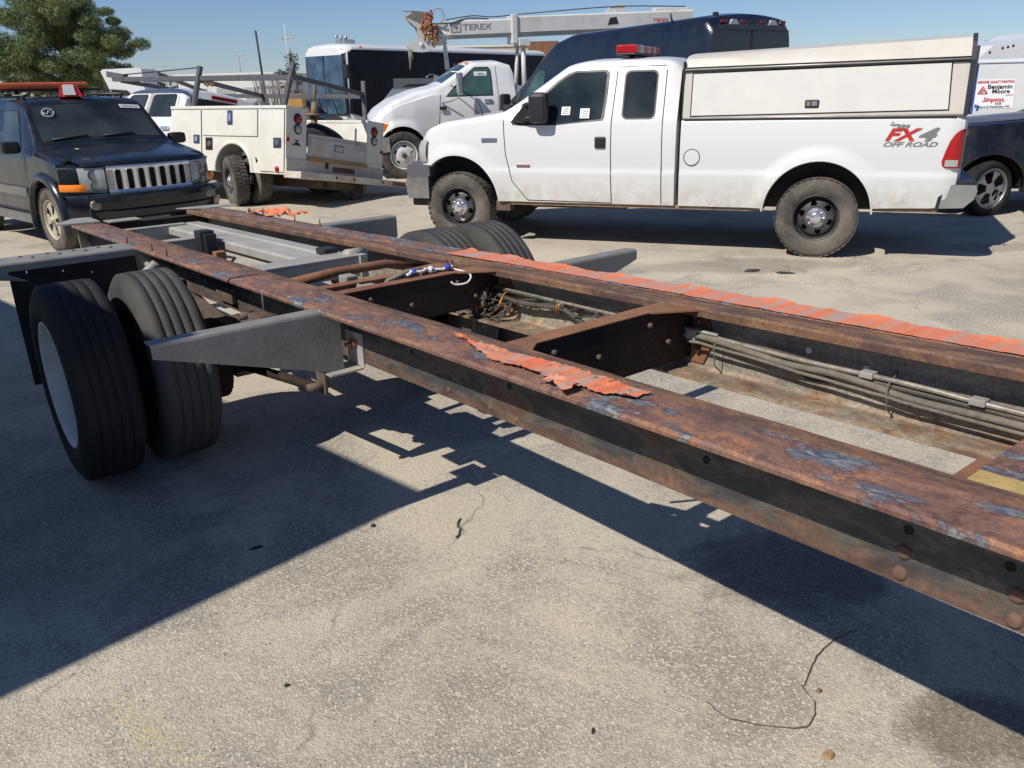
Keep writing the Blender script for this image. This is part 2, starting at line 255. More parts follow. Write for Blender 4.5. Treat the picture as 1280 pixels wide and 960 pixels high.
# ---------------------------------------------------------------- mesh helpers
class MB:
    def __init__(s): s.v = []; s.f = []; s.mi = []; s.sm = []
    def add(s, vs, fs, mi=0, smooth=False):
        o = len(s.v); s.v += [tuple(map(float, p)) for p in vs]
        for f in fs: s.f.append(tuple(i+o for i in f)); s.mi.append(mi); s.sm.append(smooth)
        return s
    def box(s, x0, x1, y0, y1, z0, z1, mi=0):
        vs = [(x, y, z) for z in (z0, z1) for y in (y0, y1) for x in (x0, x1)]
        return s.add(vs, [(0, 2, 3, 1), (4, 5, 7, 6), (0, 1, 5, 4), (2, 6, 7, 3), (0, 4, 6, 2), (1, 3, 7, 5)], mi)
    def bbox(s, x0, x1, y0, y1, z0, z1, r=0.01, mi=0):
        """box with chamfered edges"""
        bm = bmesh.new(); bmesh.ops.create_cube(bm, size=1)
        for v in bm.verts: v.co = Vector(((x0+x1)/2+v.co.x*(x1-x0), (y0+y1)/2+v.co.y*(y1-y0), (z0+z1)/2+v.co.z*(z1-z0)))
        r = min(r, abs(x1-x0)*0.45, abs(y1-y0)*0.45, abs(z1-z0)*0.45)
        bmesh.ops.bevel(bm, geom=bm.edges[:], offset=r, segments=2, affect='EDGES', profile=0.6)
        bm.verts.index_update(); s.add([v.co[:] for v in bm.verts], [tuple(v.index for v in f.verts) for f in bm.faces], mi, False); bm.free(); return s
    def prism(s, poly, axis, a, b, mi=0, smooth=False):
        """2-D polygon extruded along an axis; poly holds the other two coordinates in x,y,z order"""
        n = len(poly)
        def P(p, t): return {'x': (t, p[0], p[1]), 'y': (p[0], t, p[1]), 'z': (p[0], p[1], t)}[axis]
        vs = [P(p, a) for p in poly]+[P(p, b) for p in poly]
        fs = [tuple(range(n))[::-1], tuple(range(n, 2*n))]+[(i, (i+1) % n, n+(i+1) % n, n+i) for i in range(n)]
        return s.add(vs, fs, mi, smooth)
    def tube(s, pts, r, n=8, mi=0, cap=True, smooth=True):
        pts = [Vector(p) for p in pts]; rs = r if isinstance(r, (list, tuple)) else [r]*len(pts)
        vs = []; prev = None
        for i, p in enumerate(pts):
            d = (pts[min(i+1, len(pts)-1)]-pts[max(i-1, 0)]).normalized()
            a = Vector((0, 0, 1)) if abs(d.z) < 0.9 else Vector((1, 0, 0))
            if prev is not None: a = prev
            u = d.cross(a).normalized() if d.cross(a).length > 1e-4 else d.orthogonal().normalized(); w_ = u.cross(d).normalized(); prev = w_
            vs += [tuple(p+(u*math.cos(2*math.pi*k/n)+w_*math.sin(2*math.pi*k/n))*rs[i]) for k in range(n)]
        fs = [(i*n+k, i*n+(k+1) % n, (i+1)*n+(k+1) % n, (i+1)*n+k) for i in range(len(pts)-1) for k in range(n)]
        if cap: fs += [tuple(range(n))[::-1], tuple((len(pts)-1)*n+k for k in range(n))]
        return s.add(vs, fs, mi, smooth)
    def lathe(s, prof, c, axis='y', n=48, mi=0, smooth=True, closed=False, sx=1.0):
        """prof: (radius, offset along axis)"""
        vs = []
        for r, o in prof:
            for k in range(n):
                a = 2*math.pi*k/n; p, q = r*math.cos(a), r*math.sin(a)
                vs.append({'y': (c[0]+p, c[1]+o, c[2]+q), 'x': (c[0]+o, c[1]+p, c[2]+q), 'z': (c[0]+p, c[1]+q, c[2]+o)}[axis])
        m = len(prof); rng_ = range(m if closed else m-1)
        fs = [(i*n+k, i*n+(k+1) % n, ((i+1) % m)*n+(k+1) % n, ((i+1) % m)*n+k) for i in rng_ for k in range(n)]
        return s.add(vs, fs, mi, smooth)
    def grid(s, P, mi=0, smooth=True, closeu=False):
        """P: 2-D list of points"""
        nr, ncol = len(P), len(P[0]); vs = [p for row in P for p in row]
        fs = [(i*ncol+j, i*ncol+(j+1) % ncol, (i+1)*ncol+(j+1) % ncol, (i+1)*ncol+j) for i in range(nr-1) for j in range(ncol if closeu else ncol-1)]
        return s.add(vs, fs, mi, smooth)
    def build(s, name, mat, parent=None, fix=True, xf=None, weld=False, edge=None, cpu=None):
        me = bpy.data.meshes.new(name); vs = s.v if xf is None else [xf(p) for p in s.v]
        me.from_pydata(vs, [], s.f)
        for mm in (mat if isinstance(mat, (list, tuple)) else [mat]): me.materials.append(mm)
        me.polygons.foreach_set('material_index', s.mi); me.polygons.foreach_set('use_smooth', s.sm); me.update()
        if fix or weld:
            bm = bmesh.new(); bm.from_mesh(me)
            if weld: bmesh.ops.remove_doubles(bm, verts=bm.verts[:], dist=1e-5)
            if fix: bmesh.ops.recalc_face_normals(bm, faces=bm.faces[:])
            if edge: 
                for e in bm.edges:
                    if len(e.link_faces) == 2 and e.calc_face_angle(0) > edge: e.smooth = False
            bm.to_mesh(me); bm.free()
        o = bpy.data.objects.new(name, me); C.objects.link(o)
        if parent is not None: o.parent = parent
        return o
def thing(name, label, cat, loc=(0, 0, 0), rz=0.0, group=None):
    o = bpy.data.objects.new(name, None); C.objects.link(o); o.location = loc; o.rotation_euler = (0, 0, rz); o.empty_display_size = 0.2
    o['label'] = label; o['category'] = cat
    if group: o['group'] = group
    return o
def tag(o, label, cat, group=None, kind=None):
    if label: o['label'] = label
    if cat: o['category'] = cat
    if group: o['group'] = group
    if kind: o['kind'] = kind
    return o
def structure(o): o['kind'] = 'structure'; return o
def copy_thing(r0, loc, rz, label):
    def cp(o, par):
        c = o.copy(); C.objects.link(c); c.parent = par
        for ch in [q for q in bpy.data.objects if q.parent == o]: cp(ch, c)
        return c
    r = cp(r0, None); r.location = loc; r.rotation_euler = (0, 0, rz); r['label'] = label; return r
def interp(tab):
    xs = [p[0] for p in tab]; ys = [p[1] for p in tab]
    return lambda x: float(np.interp(x, xs, ys))
def text_part(name, body, size, mat, parent, mtx, shear=0.0, extrude=0.001, width=None, bold=0.0, align='LEFT'):
    cu = bpy.data.curves.new(name, 'FONT'); cu.body = body; cu.size = size; cu.shear = shear; cu.extrude = extrude; cu.offset = bold; cu.align_x = align; cu.resolution_u = 3
    to = bpy.data.objects.new(name+'_tmp', cu); C.objects.link(to); bpy.context.view_layer.update()
    me = bpy.data.meshes.new_from_object(to.evaluated_get(bpy.context.evaluated_depsgraph_get())); bpy.data.objects.remove(to)
    if width:
        xs = [v.co.x for v in me.vertices]; k = width/(max(xs)-min(xs)) if xs else 1
        for v in me.vertices: v.co.x *= k
    me.transform(mtx); me.materials.clear(); me.materials.append(mat); me.name = name
    o = bpy.data.objects.new(name, me); C.objects.link(o)
    if parent is not None: o.parent = parent
    return o
def plane_mtx(origin, xdir, ydir):
    x = Vector(xdir).normalized(); y = Vector(ydir).normalized(); z = x.cross(y).normalized(); o = Vector(origin)
    return Matrix(((x.x, y.x, z.x, o.x), (x.y, y.y, z.y, o.y), (x.z, y.z, z.z, o.z), (0, 0, 0, 1)))

# ---------------------------------------------------------------- wheels
def tyre_mb(c, R, rr, wdt, side, tread='grooves', n=64, lug=0.0):
    """tyre as a lathe round the y axis; outer face on the given side (+1 or -1)"""
    mb = MB(); h = wdt/2
    pr = [(rr, -h*0.80), (rr*1.04, -h*0.93), (rr+(R-rr)*0.40, -h*1.0), (rr+(R-rr)*0.72, -h*0.97), (R-0.018, -h*0.86)]
    if tread == 'grooves':
        g = 0.007; xs = [-0.78, -0.49, -0.455, -0.175, -0.14, 0.14, 0.175, 0.455, 0.49, 0.78]
        for i, a in enumerate(xs):
            if i in (0, 9): pr.append((R-0.002, h*a))
            elif i % 2: pr += [(R, h*a), (R-g, h*(a+0.012))]
            else: pr += [(R-g, h*(a-0.012)), (R, h*a)]
    else: pr += [(R-0.004, -h*0.75), (R, -h*0.4), (R, h*0.4), (R-0.004, h*0.75)]
    pr += [(R-0.018, h*0.86), (rr+(R-rr)*0.72, h*0.97), (rr+(R-rr)*0.40, h*1.0), (rr*1.04, h*0.93), (rr, h*0.80)]
    mb.lathe(pr, c, 'y', n, 0, True, closed=True)
    if lug:
        m = 40
        for k in range(m):
            for sgn in (-1, 1):
                a = 2*math.pi*(k+(0.5 if sgn > 0 else 0))/m
                for (oa, ob) in ((0.05, 0.42), (0.48, 0.93)):
                    da = 0.055; y0, y1 = c[1]+sgn*h*oa, c[1]+sgn*h*ob; r0, r1 = R-0.006, R+lug*(1 if ob < 0.9 else 0.4)
                    vs = []
                    for rad in (r0, r1):
                        for (aa, yy) in ((a-da, y0), (a+da, y0), (a+da+0.03, y1), (a-da+0.03, y1)):
                            vs.append((c[0]+rad*math.cos(aa), yy, c[2]+rad*math.sin(aa)))
                    mb.add(vs, [(0, 1, 2, 3), (4, 5, 6, 7), (0, 1, 5, 4), (1, 2, 6, 5), (2, 3, 7, 6), (3, 0, 4, 7)])
    return mb
def disc_mb(c, side, prof, holes=(), n=72, spokes=None):
    """wheel disc: prof = [(r, outward offset)], cells inside a hole are left open"""
    mb = MB(); P = []
    rs = [p[0] for p in prof]; fine = []
    for i in range(len(prof)-1):
        for k in range(4): t = k/4; fine.append((prof[i][0]*(1-t)+prof[i+1][0]*t, prof[i][1]*(1-t)+prof[i+1][1]*t))
    fine.append(prof[-1])
    vs = [(c[0]+r*math.cos(2*math.pi*k/n), c[1]+side*o, c[2]+r*math.sin(2*math.pi*k/n)) for r, o in fine for k in range(n)]
    fs = []
    for i in range(len(fine)-1):
        for k in range(n):
            a = 2*math.pi*(k+0.5)/n; r = (fine[i][0]+fine[i+1][0])/2; skip = False
            for (ha, hr, da, dr) in holes:
                dd = (a-ha+math.pi) % (2*math.pi)-math.pi
                if (dd*r/da)**2+((r-hr)/dr)**2 < 1: skip = True
            if spokes and spokes(a, r): skip = True
            if not skip: fs.append((i*n+k, i*n+(k+1) % n, (i+1)*n+(k+1) % n, (i+1)*n+k))
    mb.add(vs, fs, 0, True)
    # thickness: the same disc 8 mm inward
    off = len(mb.v); vs2 = [(x, y-side*0.010, z) for x, y, z in vs]; mb.add(vs2, fs, 0, True)
    return mb
def wheel(parent, x, y, R, rr, wdt, side, rimmat, style, tmat=None, lug=0.0, tread='grooves', dish=-0.03, capmat=None, z=None, name='wheel'):
    """tyre mesh as the part, rim and cap as its sub-parts"""
    z = R if z is None else z; c = (0, 0, 0)
    t = tyre_mb(c, R, rr, wdt, side, tread, 64, lug).build(name, tmat or rubber, parent)
    t.location = (x, y, z)
    h = wdt/2; y0 = side*h*0.80
    b = MB(); b.lathe([(rr*1.035, h*0.86), (rr*1.045, h*0.92), (rr*1.0, h*0.93), (rr*0.965, h*0.80), (rr*0.94, h*0.2), (rr*0.93, -h*0.7)] if side > 0 else [(rr*1.035, -h*0.86), (rr*1.045, -h*0.92), (rr*1.0, -h*0.93), (rr*0.965, -h*0.80), (rr*0.94, -h*0.2), (rr*0.93, h*0.7)], c, 'y', 56)
    if style == 'pickup':
        holes = [(2*math.pi*k/6+0.3, rr*0.66, rr*0.15, rr*0.13) for k in range(6)]
        d = disc_mb((0, side*h*0.45, 0), side, [(0.001, 0.02), (rr*0.40, 0.02), (rr*0.48, 0.035), (rr*0.78, 0.015), (rr*0.90, -0.03), (rr*0.96, 0.02)], holes)
        b.add(d.v, d.f, 0, True)
        o = b.build('rim', rimmat, t)
        k = MB(); k.lathe([(0.001, 0.058), (rr*0.22, 0.058), (rr*0.26, 0.048), (rr*0.28, 0.025), (rr*0.44, 0.018), (rr*0.47, 0.0), (rr*0.47, -0.03)], (0, 0, 0), 'y', 40)
        if side < 0: k.v = [(a, -b_, c_) for a, b_, c_ in k.v]
        k.v = [(a, b_+side*h*0.62, c_) for a, b_, c_ in k.v]
        for q in range(8):
            a = 2*math.pi*q/8; k.tube([(rr*0.36*math.cos(a), side*(h*0.62+0.01), rr*0.36*math.sin(a)), (rr*0.36*math.cos(a), side*(h*0.62+0.034), rr*0.36*math.sin(a))], 0.012, 6)
        k.build('hub_cap', capmat or chrome, t)
    elif style == 'spoke':
        ns = 5
        def sp(a, r): 
            if r < rr*0.27 or r > rr*0.88: return False
            dd = ((a*ns/(2*math.pi)) % 1.0)-0.5; wd = 0.14+0.05*(r/rr)
            fork = abs(abs(dd)-0.13*(r/rr)) < 0.085 if r > rr*0.3 else True
            return not fork
        d = disc_mb((0, side*h*0.6, 0), side, [(0.001, 0.03), (rr*0.2, 0.03), (rr*0.5, 0.02), (rr*0.85, 0.03), (rr*0.97, 0.02)], (), 120, sp)
        b.add(d.v, d.f, 0, True); b.build('rim', rimmat, t)
    elif style == 'jeep':
        def sp(a, r):
            if r < rr*0.32 or r > rr*0.85: return False
            dd = abs(((a*5/(2*math.pi)) % 1.0)-0.5); return dd > 0.30
        d = disc_mb((0, side*h*0.55, 0), side, [(0.001, 0.025), (rr*0.3, 0.025), (rr*0.6, 0.02), (rr*0.85, 0.025), (rr*0.97, 0.02)], (), 100, sp)
        b.add(d.v, d.f, 0, True); b.build('rim', rimmat, t)
        k = MB(); k.lathe([(0.001, 0.05), (rr*0.16, 0.045), (rr*0.18, 0.0)], (0, 0, 0), 'y', 24); k.v = [(a, side*(abs(b_)+h*0.6), c_) for a, b_, c_ in k.v]; k.build('hub_cap', rimmat, t)
    elif style == 'dish':      # outer wheel of a dual pair: deep dish with hand holes
        holes = [(2*math.pi*k/8, rr*0.62, rr*0.11, rr*0.09) for k in range(8)]
        d = disc_mb((0, side*(-h*0.45), 0), side, [(0.001, 0.03), (rr*0.35, 0.03), (rr*0.5, 0.0), (rr*0.75, 0.0), (rr*0.93, 0.03)], holes)
        b.add(d.v, d.f, 0, True); b.build('rim', rimmat, t)
        k = MB(); k.lathe([(0.001, 0.10), (rr*0.20, 0.10), (rr*0.26, 0.07), (rr*0.28, -0.02)], (0, 0, 0), 'y', 32); k.v = [(a, side*(b_-h*0.35), c_) for a, b_, c_ in k.v]
        for q in range(10):
            a = 2*math.pi*q/10; k.tube([(rr*0.42*math.cos(a), side*(-h*0.35), rr*0.42*math.sin(a)), (rr*0.42*math.cos(a), side*(-h*0.35+0.06), rr*0.42*math.sin(a))], 0.014, 6)
        k.build('hub', capmat or dirty_metal, t)
    elif style == 'front_hd':  # steer wheel: convex white disc
        holes = [(2*math.pi*k/5+0.4, rr*0.66, rr*0.16, rr*0.10) for k in range(5)]
        d = disc_mb((0, side*h*0.35, 0), side, [(0.001, 0.06), (rr*0.4, 0.06), (rr*0.5, 0.05), (rr*0.8, 0.02), (rr*0.95, -0.02)], holes)
        b.add(d.v, d.f, 0, True); b.build('rim', rimmat, t)
        k = MB(); k.lathe([(0.001, 0.08), (rr*0.16, 0.08), (rr*0.2, 0.06), (rr*0.22, 0)], (0, 0, 0), 'y', 24); k.v = [(a, side*(b_+h*0.45), c_) for a, b_, c_ in k.v]
        for q in range(8):
            a = 2*math.pi*q/8; k.tube([(rr*0.36*math.cos(a), side*(h*0.4), rr*0.36*math.sin(a)), (rr*0.36*math.cos(a), side*(h*0.4+0.045), rr*0.36*math.sin(a))], 0.014, 6)
        k.build('hub', dirty_metal, t)
    # dark drum behind the disc so holes show depth
    dm = MB(); dm.lathe([(0.001, side*(-h*0.2 if style != 'dish' else -h*0.9)), (rr*0.7, side*(-h*0.2 if style != 'dish' else -h*0.9)), (rr*0.7, -side*h)], (0, 0, 0), 'y', 28); dm.build('brake_drum', grease_metal, t)
    return t

# ---------------------------------------------------------------- car body shells
class Shell:
    """body swept along x from tables: bottom, belt and top heights, half-widths at belt and roof edge"""
    def __init__(s, zb, zm, zt, wm, wt, arches=(), base=0.45, tuck=0.05, crown=0.03, rc=0.05, flare=0.0, bulge=0.02, cx=0.0):
        s.zb, s.zm, s.zt, s.wm, s.wt = map(interp, (zb, zm, zt, wm, wt)); s.arches = arches; s.tuck = tuck; s.crown = crown; s.rc = rc; s.flare = flare; s.bulge = bulge; s.cx = cx
    crease = None
    def bottom(s, x):
        b = s.zb(x)
        for (xc, zc, R) in s.arches:
            if abs(x-xc) < R: b = max(b, zc+math.sqrt(max(0, R*R-(x-xc)**2)))
        return b
    def y(s, x, z):
        m = s.zm(x); t = s.zt(x); W = s.wm(x); T = s.wt(x)
        if z <= m:
            b0 = s.zb(x); u = (z-b0)/max(1e-4, m-b0); y = W-s.tuck*(1-u)**2.2-s.bulge*max(0, (u-0.6)/0.4)**2
            for (xc, zc, R) in s.arches:
                r = math.hypot(x-xc, max(0, z-zc)*1.0 if z > zc else 0)
                if z < zc: r = abs(x-xc)
                if R*0.9 < r < R+0.16: k = 1-abs(r-R)/0.16; y += s.flare*(k*k*(3-2*k))
            if s.crease:
                zc_, dy_, hh_ = s.crease; k = min(1, max(0, (zc_+hh_/2-z)/hh_)); y += dy_*(k*k*(3-2*k))
            return y
        u = (z-m)/max(1e-4, t-m); return (W-s.bulge)*(1-u)+T*u
    def ztop(s, x, yy):
        t = s.zt(x); T = max(0.05, s.wt(x)); q = min(1, abs(yy)/T); return t+s.crown*(1-q*q)
    def section(s, x, nl, nu, ntop):
        b = s.bottom(x); m = max(s.zm(x), b+0.01); t = max(s.zt(x), m+0.002); rc = min(s.rc, (t-m)*0.9 if t-m > 0.02 else 0.01)
        pts = [(max(0.05, s.y(x, b)-0.10), b+0.004)]
        for i in range(nl+1): z = b+(m-b)*i/nl; pts.append((s.y(x, z), z))
        for i in range(1, nu+1): z = m+(t-rc-m)*i/nu; pts.append((s.y(x, z), z))
        ye = s.y(x, t-rc)
        for a in (30, 60, 90): pts.append((ye-rc*(1-math.cos(R_(a))), t-rc+rc*math.sin(R_(a))))
        y1 = pts[-1][0]
        for i in range(1, ntop+1):
            yy = y1*(1-i/ntop); pts.append((yy, t+s.crown*(1-(yy/max(0.05, y1))**2)))
        return pts
    def build(s, name, mat, parent, xs, nl=10, nu=4, ntop=6, capf=True, capb=True, edge=0.6):
        mb = MB(); P = []
        for x in xs:
            sec = s.section(x, nl, nu, ntop); left = [(x, p[0], p[1]) for p in sec]; rightp = [(x, -p[0], p[1]) for p in sec[:-1]][::-1]
            P.append(left+rightp)
        mb.grid(P, 0, True)
        for flag, row in ((capb, P[0]), (capf, P[-1])):
            if flag:
                n = len(row); k = n//2; mb.add(row, [(i, i+1, n-2-i, n-1-i) for i in range(k)], 0, False)
        return mb.build(name, mat, parent, edge=edge, weld=False)
    def stations(s, x0, x1, step=0.06):
        xs = list(np.arange(x0, x1, step))+[x1]
        for (xc, zc, R) in s.arches:
            xs += [xc+R*math.cos(a) for a in np.linspace(0, math.pi, 25)]+[xc-R-0.002, xc+R+0.002]
        return sorted(x for x in set(round(float(q), 4) for q in xs) if x0-1e-6 <= x <= x1+1e-6)
    def side_panel(s, poly, side, off=0.004, n=10, thick=0.0, mb=None, mi=0):
        """poly = list of (z, x_low, x_high) rows; panel follows the side of the body"""
        mb = mb or MB(); rows = []
        zs = [p[0] for p in poly]
        zl = sorted(set([round(z, 5) for z in zs]+[round(zs[0]+(zs[-1]-zs[0])*i/max(n, 2), 5) for i in range(max(n, 2)+1)])) if n != 2 else [zs[0], (zs[0]+zs[-1])/2, zs[-1]]
        for z in zl:
            a = float(np.interp(z, zs, [p[1] for p in poly])); b = float(np.interp(z, zs, [p[2] for p in poly]))
            rows.append([(a+(b-a)*j/8, side*(s.y(a+(b-a)*j/8, z)+off), z) for j in range(9)])
        mb.grid(rows, mi, True)
        if thick:
            loop = rows[0]+[r[-1] for r in rows[1:]]+rows[-1][-2::-1]+[r[0] for r in rows[-2:0:-1]]
            inner = [(p[0], p[1]-side*thick, p[2]) for p in loop]; k = len(loop)
            mb.add(loop+inner, [(i, (i+1) % k, k+(i+1) % k, k+i) for i in range(k)], mi, False)
        return mb
    def rounded(s, x0, x1, z0, z1, r=0.05, x0t=None, x1t=None):
        """rows for a rounded panel; x0t/x1t = x at the top"""
        x0t = x0 if x0t is None else x0t; x1t = x1 if x1t is None else x1t; rows = []
        for k in range(5):
            a = math.pi/2*k/4; rows.append((z0+r*(1-math.cos(a)), r*(1-math.sin(a))))
        for k in range(5):
            a = math.pi/2*k/4; rows.append((z1-r*(1-math.sin(a)), r*(1-math.cos(a))))
        out = []
        for z, ins in rows:
            u = (z-z0)/(z1-z0); out.append((z, x0+(x0t-x0)*u+ins, x1+(x1t-x1)*u-ins))
        # make z strictly increasing
        res = []
        for r_ in out:
            if not res or r_[0] > res[-1][0]+1e-5: res.append(r_)
        return res
    def top_panel(s, xa, xb, wfrac=0.92, off=0.005, n=8, mb=None, x_shift=None):
        """panel lying on the top surface (bonnet, windscreen) between two x; x_shift pushes it along x instead of z"""
        mb = mb or MB(); rows = []
        for i in range(n+1):
            x = xa+(xb-xa)*i/n; row = []
            for j in range(11):
                t = -1+2*j/10; T = (s.y(x, s.zt(x)-0.001)-s.rc*0.6)*wfrac; row.append((x+(x_shift or 0), t*T, s.zt(x)+s.crown*(1-(t*wfrac)**2)+off))
            rows.append(row)
        return mb.grid(rows, 0, True)
def arch_liner(mb, xc, zc, R, ys, depth=0.36):
    """dark half-tub behind a wheel opening"""
    for sd in (-1, 1):
        P = []
        for yy in (ys-0.015, ys-depth):
            P.append([(xc+(R+0.005)*math.cos(a), sd*yy, zc+(R+0.005)*math.sin(a)) for a in np.linspace(0.0, math.pi, 20)])
        mb.grid(P, 0, True)
        mb.add([(xc, sd*(ys-depth), zc)]+[(p[0], p[1], p[2]) for p in P[1]], [(0, i, i+1) for i in range(1, 20)], 0, False)

# ================================================================ GROUND
gm = MB(); n_ = 60
xs_ = np.linspace(-6, 8, 71); ys_ = np.linspace(-1, 13, 71)
def gz(x, y):
    return 0.0
gm.add([(-600, -200, 0), (900, -200, 0), (900, 1200, 0), (-600, 1200, 0)], [(0, 1, 2, 3)])
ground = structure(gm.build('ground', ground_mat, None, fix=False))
# uneven gravel lying loose
gv = MB()
def stone(mb, x, y, s, zs=0.6):
    a0 = rng.uniform(0, 6.28); k = rng.uniform(0.7, 1.2, 6)
    ring = [(x+s*k[i]*math.cos(a0+i*1.047), y+s*k[i]*math.sin(a0+i*1.047), 0.0) for i in range(6)]
    topp = [(x+s*0.55*k[i]*math.cos(a0+i*1.047), y+s*0.55*k[i]*math.sin(a0+i*1.047), s*zs*rng.uniform(0.7, 1.1)) for i in range(6)]
    mb.add(ring+topp, [(i, (i+1) % 6, 6+(i+1) % 6, 6+i) for i in range(6)]+[tuple(range(6, 12))], 0, False)
for _ in range(5200):
    y = 1.2+12*rng.random()**2.1; x = (rng.random()-0.5)*2.2*(y*0.75+0.6)
    stone(gv, x, y, rng.uniform(0.0015, 0.0048)*(1+0.12*y))
gravel = gv.build('loose_gravel', M('gravel', (0.34, 0.31, 0.27), 0.9, 0, 0.5, 30), None, fix=False)
tag(gravel, 'loose pale grit scattered over the yard', None, kind='stuff')

# ================================================================ BARE TRUCK CHASSIS
CX, CY, CYAW = -1.0914, 4.3943, -0.8969
TZ = 0.914
chassis = thing('bare_truck_chassis', 'long rusty bare truck chassis with dual rear tyres and orange tape in the foreground', 'chassis', (CX, CY, 0), CYAW)
def sh(p): return (p[0], -p[1], p[2]+0.03*p[0])
def cpart(mb, name, mat, parent=None, **k): return mb.build(name, mat, parent or chassis, xf=sh, **k)
strip_mat = None
def strip_material():
    m, t, b = nodes_of('bare_inner_flange'); v = coords(t, (2.5, 9, 3)); n = noise(t, v, 2.0, 8, 0.7, 0.5); g = noise(t, coords(t), 80, 5, 0.7)
    out = ramp(t, n, [(0.28, (0.06, 0.036, 0.035)), (0.45, (0.13, 0.075, 0.055)), (0.56, (0.24, 0.125, 0.06)), (0.7, (0.30, 0.20, 0.12))])
    out = mix(t, ramp(t, g, [(0.36, (0.55,)*3), (0.62, (0,)*3)]), out, (0.05, 0.03, 0.028)); t.links.new(out, b.inputs['Base Color']); b.inputs['Roughness'].default_value = 0.75; bump(t, b, mix(t, 0.5, n, g), 0.6, 0.006); return m
strip_mat = strip_material()
X0, X1 = -3.02, 5.6
def flange_strip(n0, n1, z1, th, x0=X0, x1=X1, lipn=None, lip=0.0, seed=0, wob=0.0012):
    """top flange as a gently uneven strip with rounded long edges"""
    mb = MB(); xs = np.arange(x0, x1+0.001, 0.08); P = []; r = th*0.5
    sg = 1 if n1 > n0 else -1
    for x in xs:
        d = [wob*math.sin(x*9+seed+k*1.7)+wob*math.sin(x*23+k+seed*2) for k in range(3)]
        row = [(x, n0, z1-th), (x, n0-sg*0.002, z1-r), (x, n0+sg*r*0.8, z1+d[0]*0.4), (x, (n0+n1)/2, z1+d[1]), (x, n1-sg*r*0.8, z1+d[2]*0.4), (x, n1+sg*0.002, z1-r), (x, n1, z1-th-lip), (x, n1-sg*th, z1-th-lip)]
        if lip: row.append((x, n1-sg*th, z1-th))
        P.append(row)
    mb.grid(P, 0, True, closeu=True)
    for row in (P[0], P[-1]): mb.add(row, [tuple(range(len(row)))], 0, False)
    return mb
# near rail
def rail(side):
    nm = 'near' if side > 0 else 'far'
    s = side
    mb = MB(); th = 0.009
    zb = TZ-0.243 if s > 0 else TZ-0.262
    wn = 0.45
    # web with real bolt holes left as recesses is too thin to cut: web plate plus lower flange
    xs = np.arange(X0, X1+0.001, 0.1); P = []
    fl = 0.36 if s > 0 else 0.315
    for x in xs:
        q = 0.0012*math.sin(7*x+s)
        prof = [(s*(wn-th), TZ-0.014), (s*wn+q, TZ-0.014), (s*wn+q, TZ-0.12), (s*wn-q, zb+0.02), (s*(wn-0.004), zb+0.006), (s*(wn-0.02), zb), (s*fl, zb), (s*fl, zb+th), (s*(wn-0.024), zb+th+0.001), (s*(wn-th-0.004), zb+th+0.010), (s*(wn-th), zb+0.05)]
        P.append([(x, a, b) for a, b in prof])
    mb.grid(P, 0, True, closeu=True)
    for row in (P[0], P[-1]): mb.add(row, [tuple(range(len(row)))], 0, False)
    r = cpart(mb, 'frame_rail', web_near if s > 0 else web_far, edge=0.5)
    r['label'] = 'near frame rail with worn blue grey web' if s > 0 else 'far frame rail with beige web and rust along its lower lip'
    a = flange_strip(s*0.462, s*(0.385 if s > 0 else 0.345), TZ-0.003, 0.013, seed=s, lip=0.0 if s > 0 else 0.018)
    cpart(a, 'inner_flange', strip_mat, r, edge=0.7)
    if s > 0:
        for (xa, xb, mm) in ((X0, 0.437, rail_top), (0.443, X1, rail_top)):
            b = flange_strip(0.447, 0.598, TZ, 0.013, xa, xb, seed=2, lip=0.004); cpart(b, 'outer_flange', mm, r, edge=0.7)
    else:
        b = flange_strip(-0.447, -0.582, TZ, 0.013, X0, X1, seed=5, lip=0.004); cpart(b, 'outer_flange', rail_top_far, r, edge=0.7)
    return r
rail_near = rail(1); rail_far = rail(-1)
def dome(mb, x, n, z, r, s=1):
    ps = [(r*math.cos(a), r*0.55*math.sin(a)) for a in np.linspace(0, math.pi/2-0.05, 5)]
    mb.lathe([(p[0], s*p[1]) for p in ps], (x, n, z), 'y', 12); return mb
# round rivet heads, holes and bolts on the near web
for (x, z) in ((3.518, 0.75), (3.516, 0.703), (3.72, 0.75), (3.723, 0.70), (2.33, 0.70), (2.20, 0.705), (1.97, 0.71)):
    cpart(dome(MB(), x, 0.4505, z, 0.0155 if x > 3 else 0.009), 'rivet_head', M('rivet_rust', (0.15, 0.085, 0.06), 0.8, 0, 0.4, 40, (0.26, 0.15, 0.09), 0.5, bmp=0.4), rail_near)
for (x, z) in ((3.04, 0.793), (3.52, 0.80), (3.70, 0.80), (2.62, 0.83), (2.3, 0.80), (1.75, 0.80)):
    h = MB(); h.lathe([(0.0001, 0), (0.0070, 0), (0.0085, 0.0018), (0.010, 0.0004)], (x, 0.4512, z), 'y', 14); cpart(h, 'bolt_hole', dark_void, rail_near)
for (x, z) in ((2.95, 0.79), (2.75, 0.81), (1.95, 0.80), (3.6, 0.80)):
    h = MB(); h.lathe([(0.0001, 0), (0.009, 0), (0.012, -0.002)], (x, -0.4395, z), 'y', 14); cpart(h, 'bolt_hole', label_white, rail_far)  # white discs: daylight through the far web's holes, put into the colour
for (x, n) in ((-1.32, 0.575), (-0.82, 0.572), (-0.55, 0.572), (-1.36, -0.56), (-0.95, -0.55)):
    b = MB(); b.tube([(x, n, TZ-0.01), (x, n, TZ+0.045)], 0.005, 6); cpart(b, 'nail', dirty_metal, rail_near if n > 0 else rail_far)
for k in range(7):
    b = MB(); b.tube([(-2.6+0.36*k, -0.43, 0.79), (-2.6+0.36*k, -0.415, 0.79)], 0.012, 6); cpart(b, 'bolt', dirty_metal, rail_far)
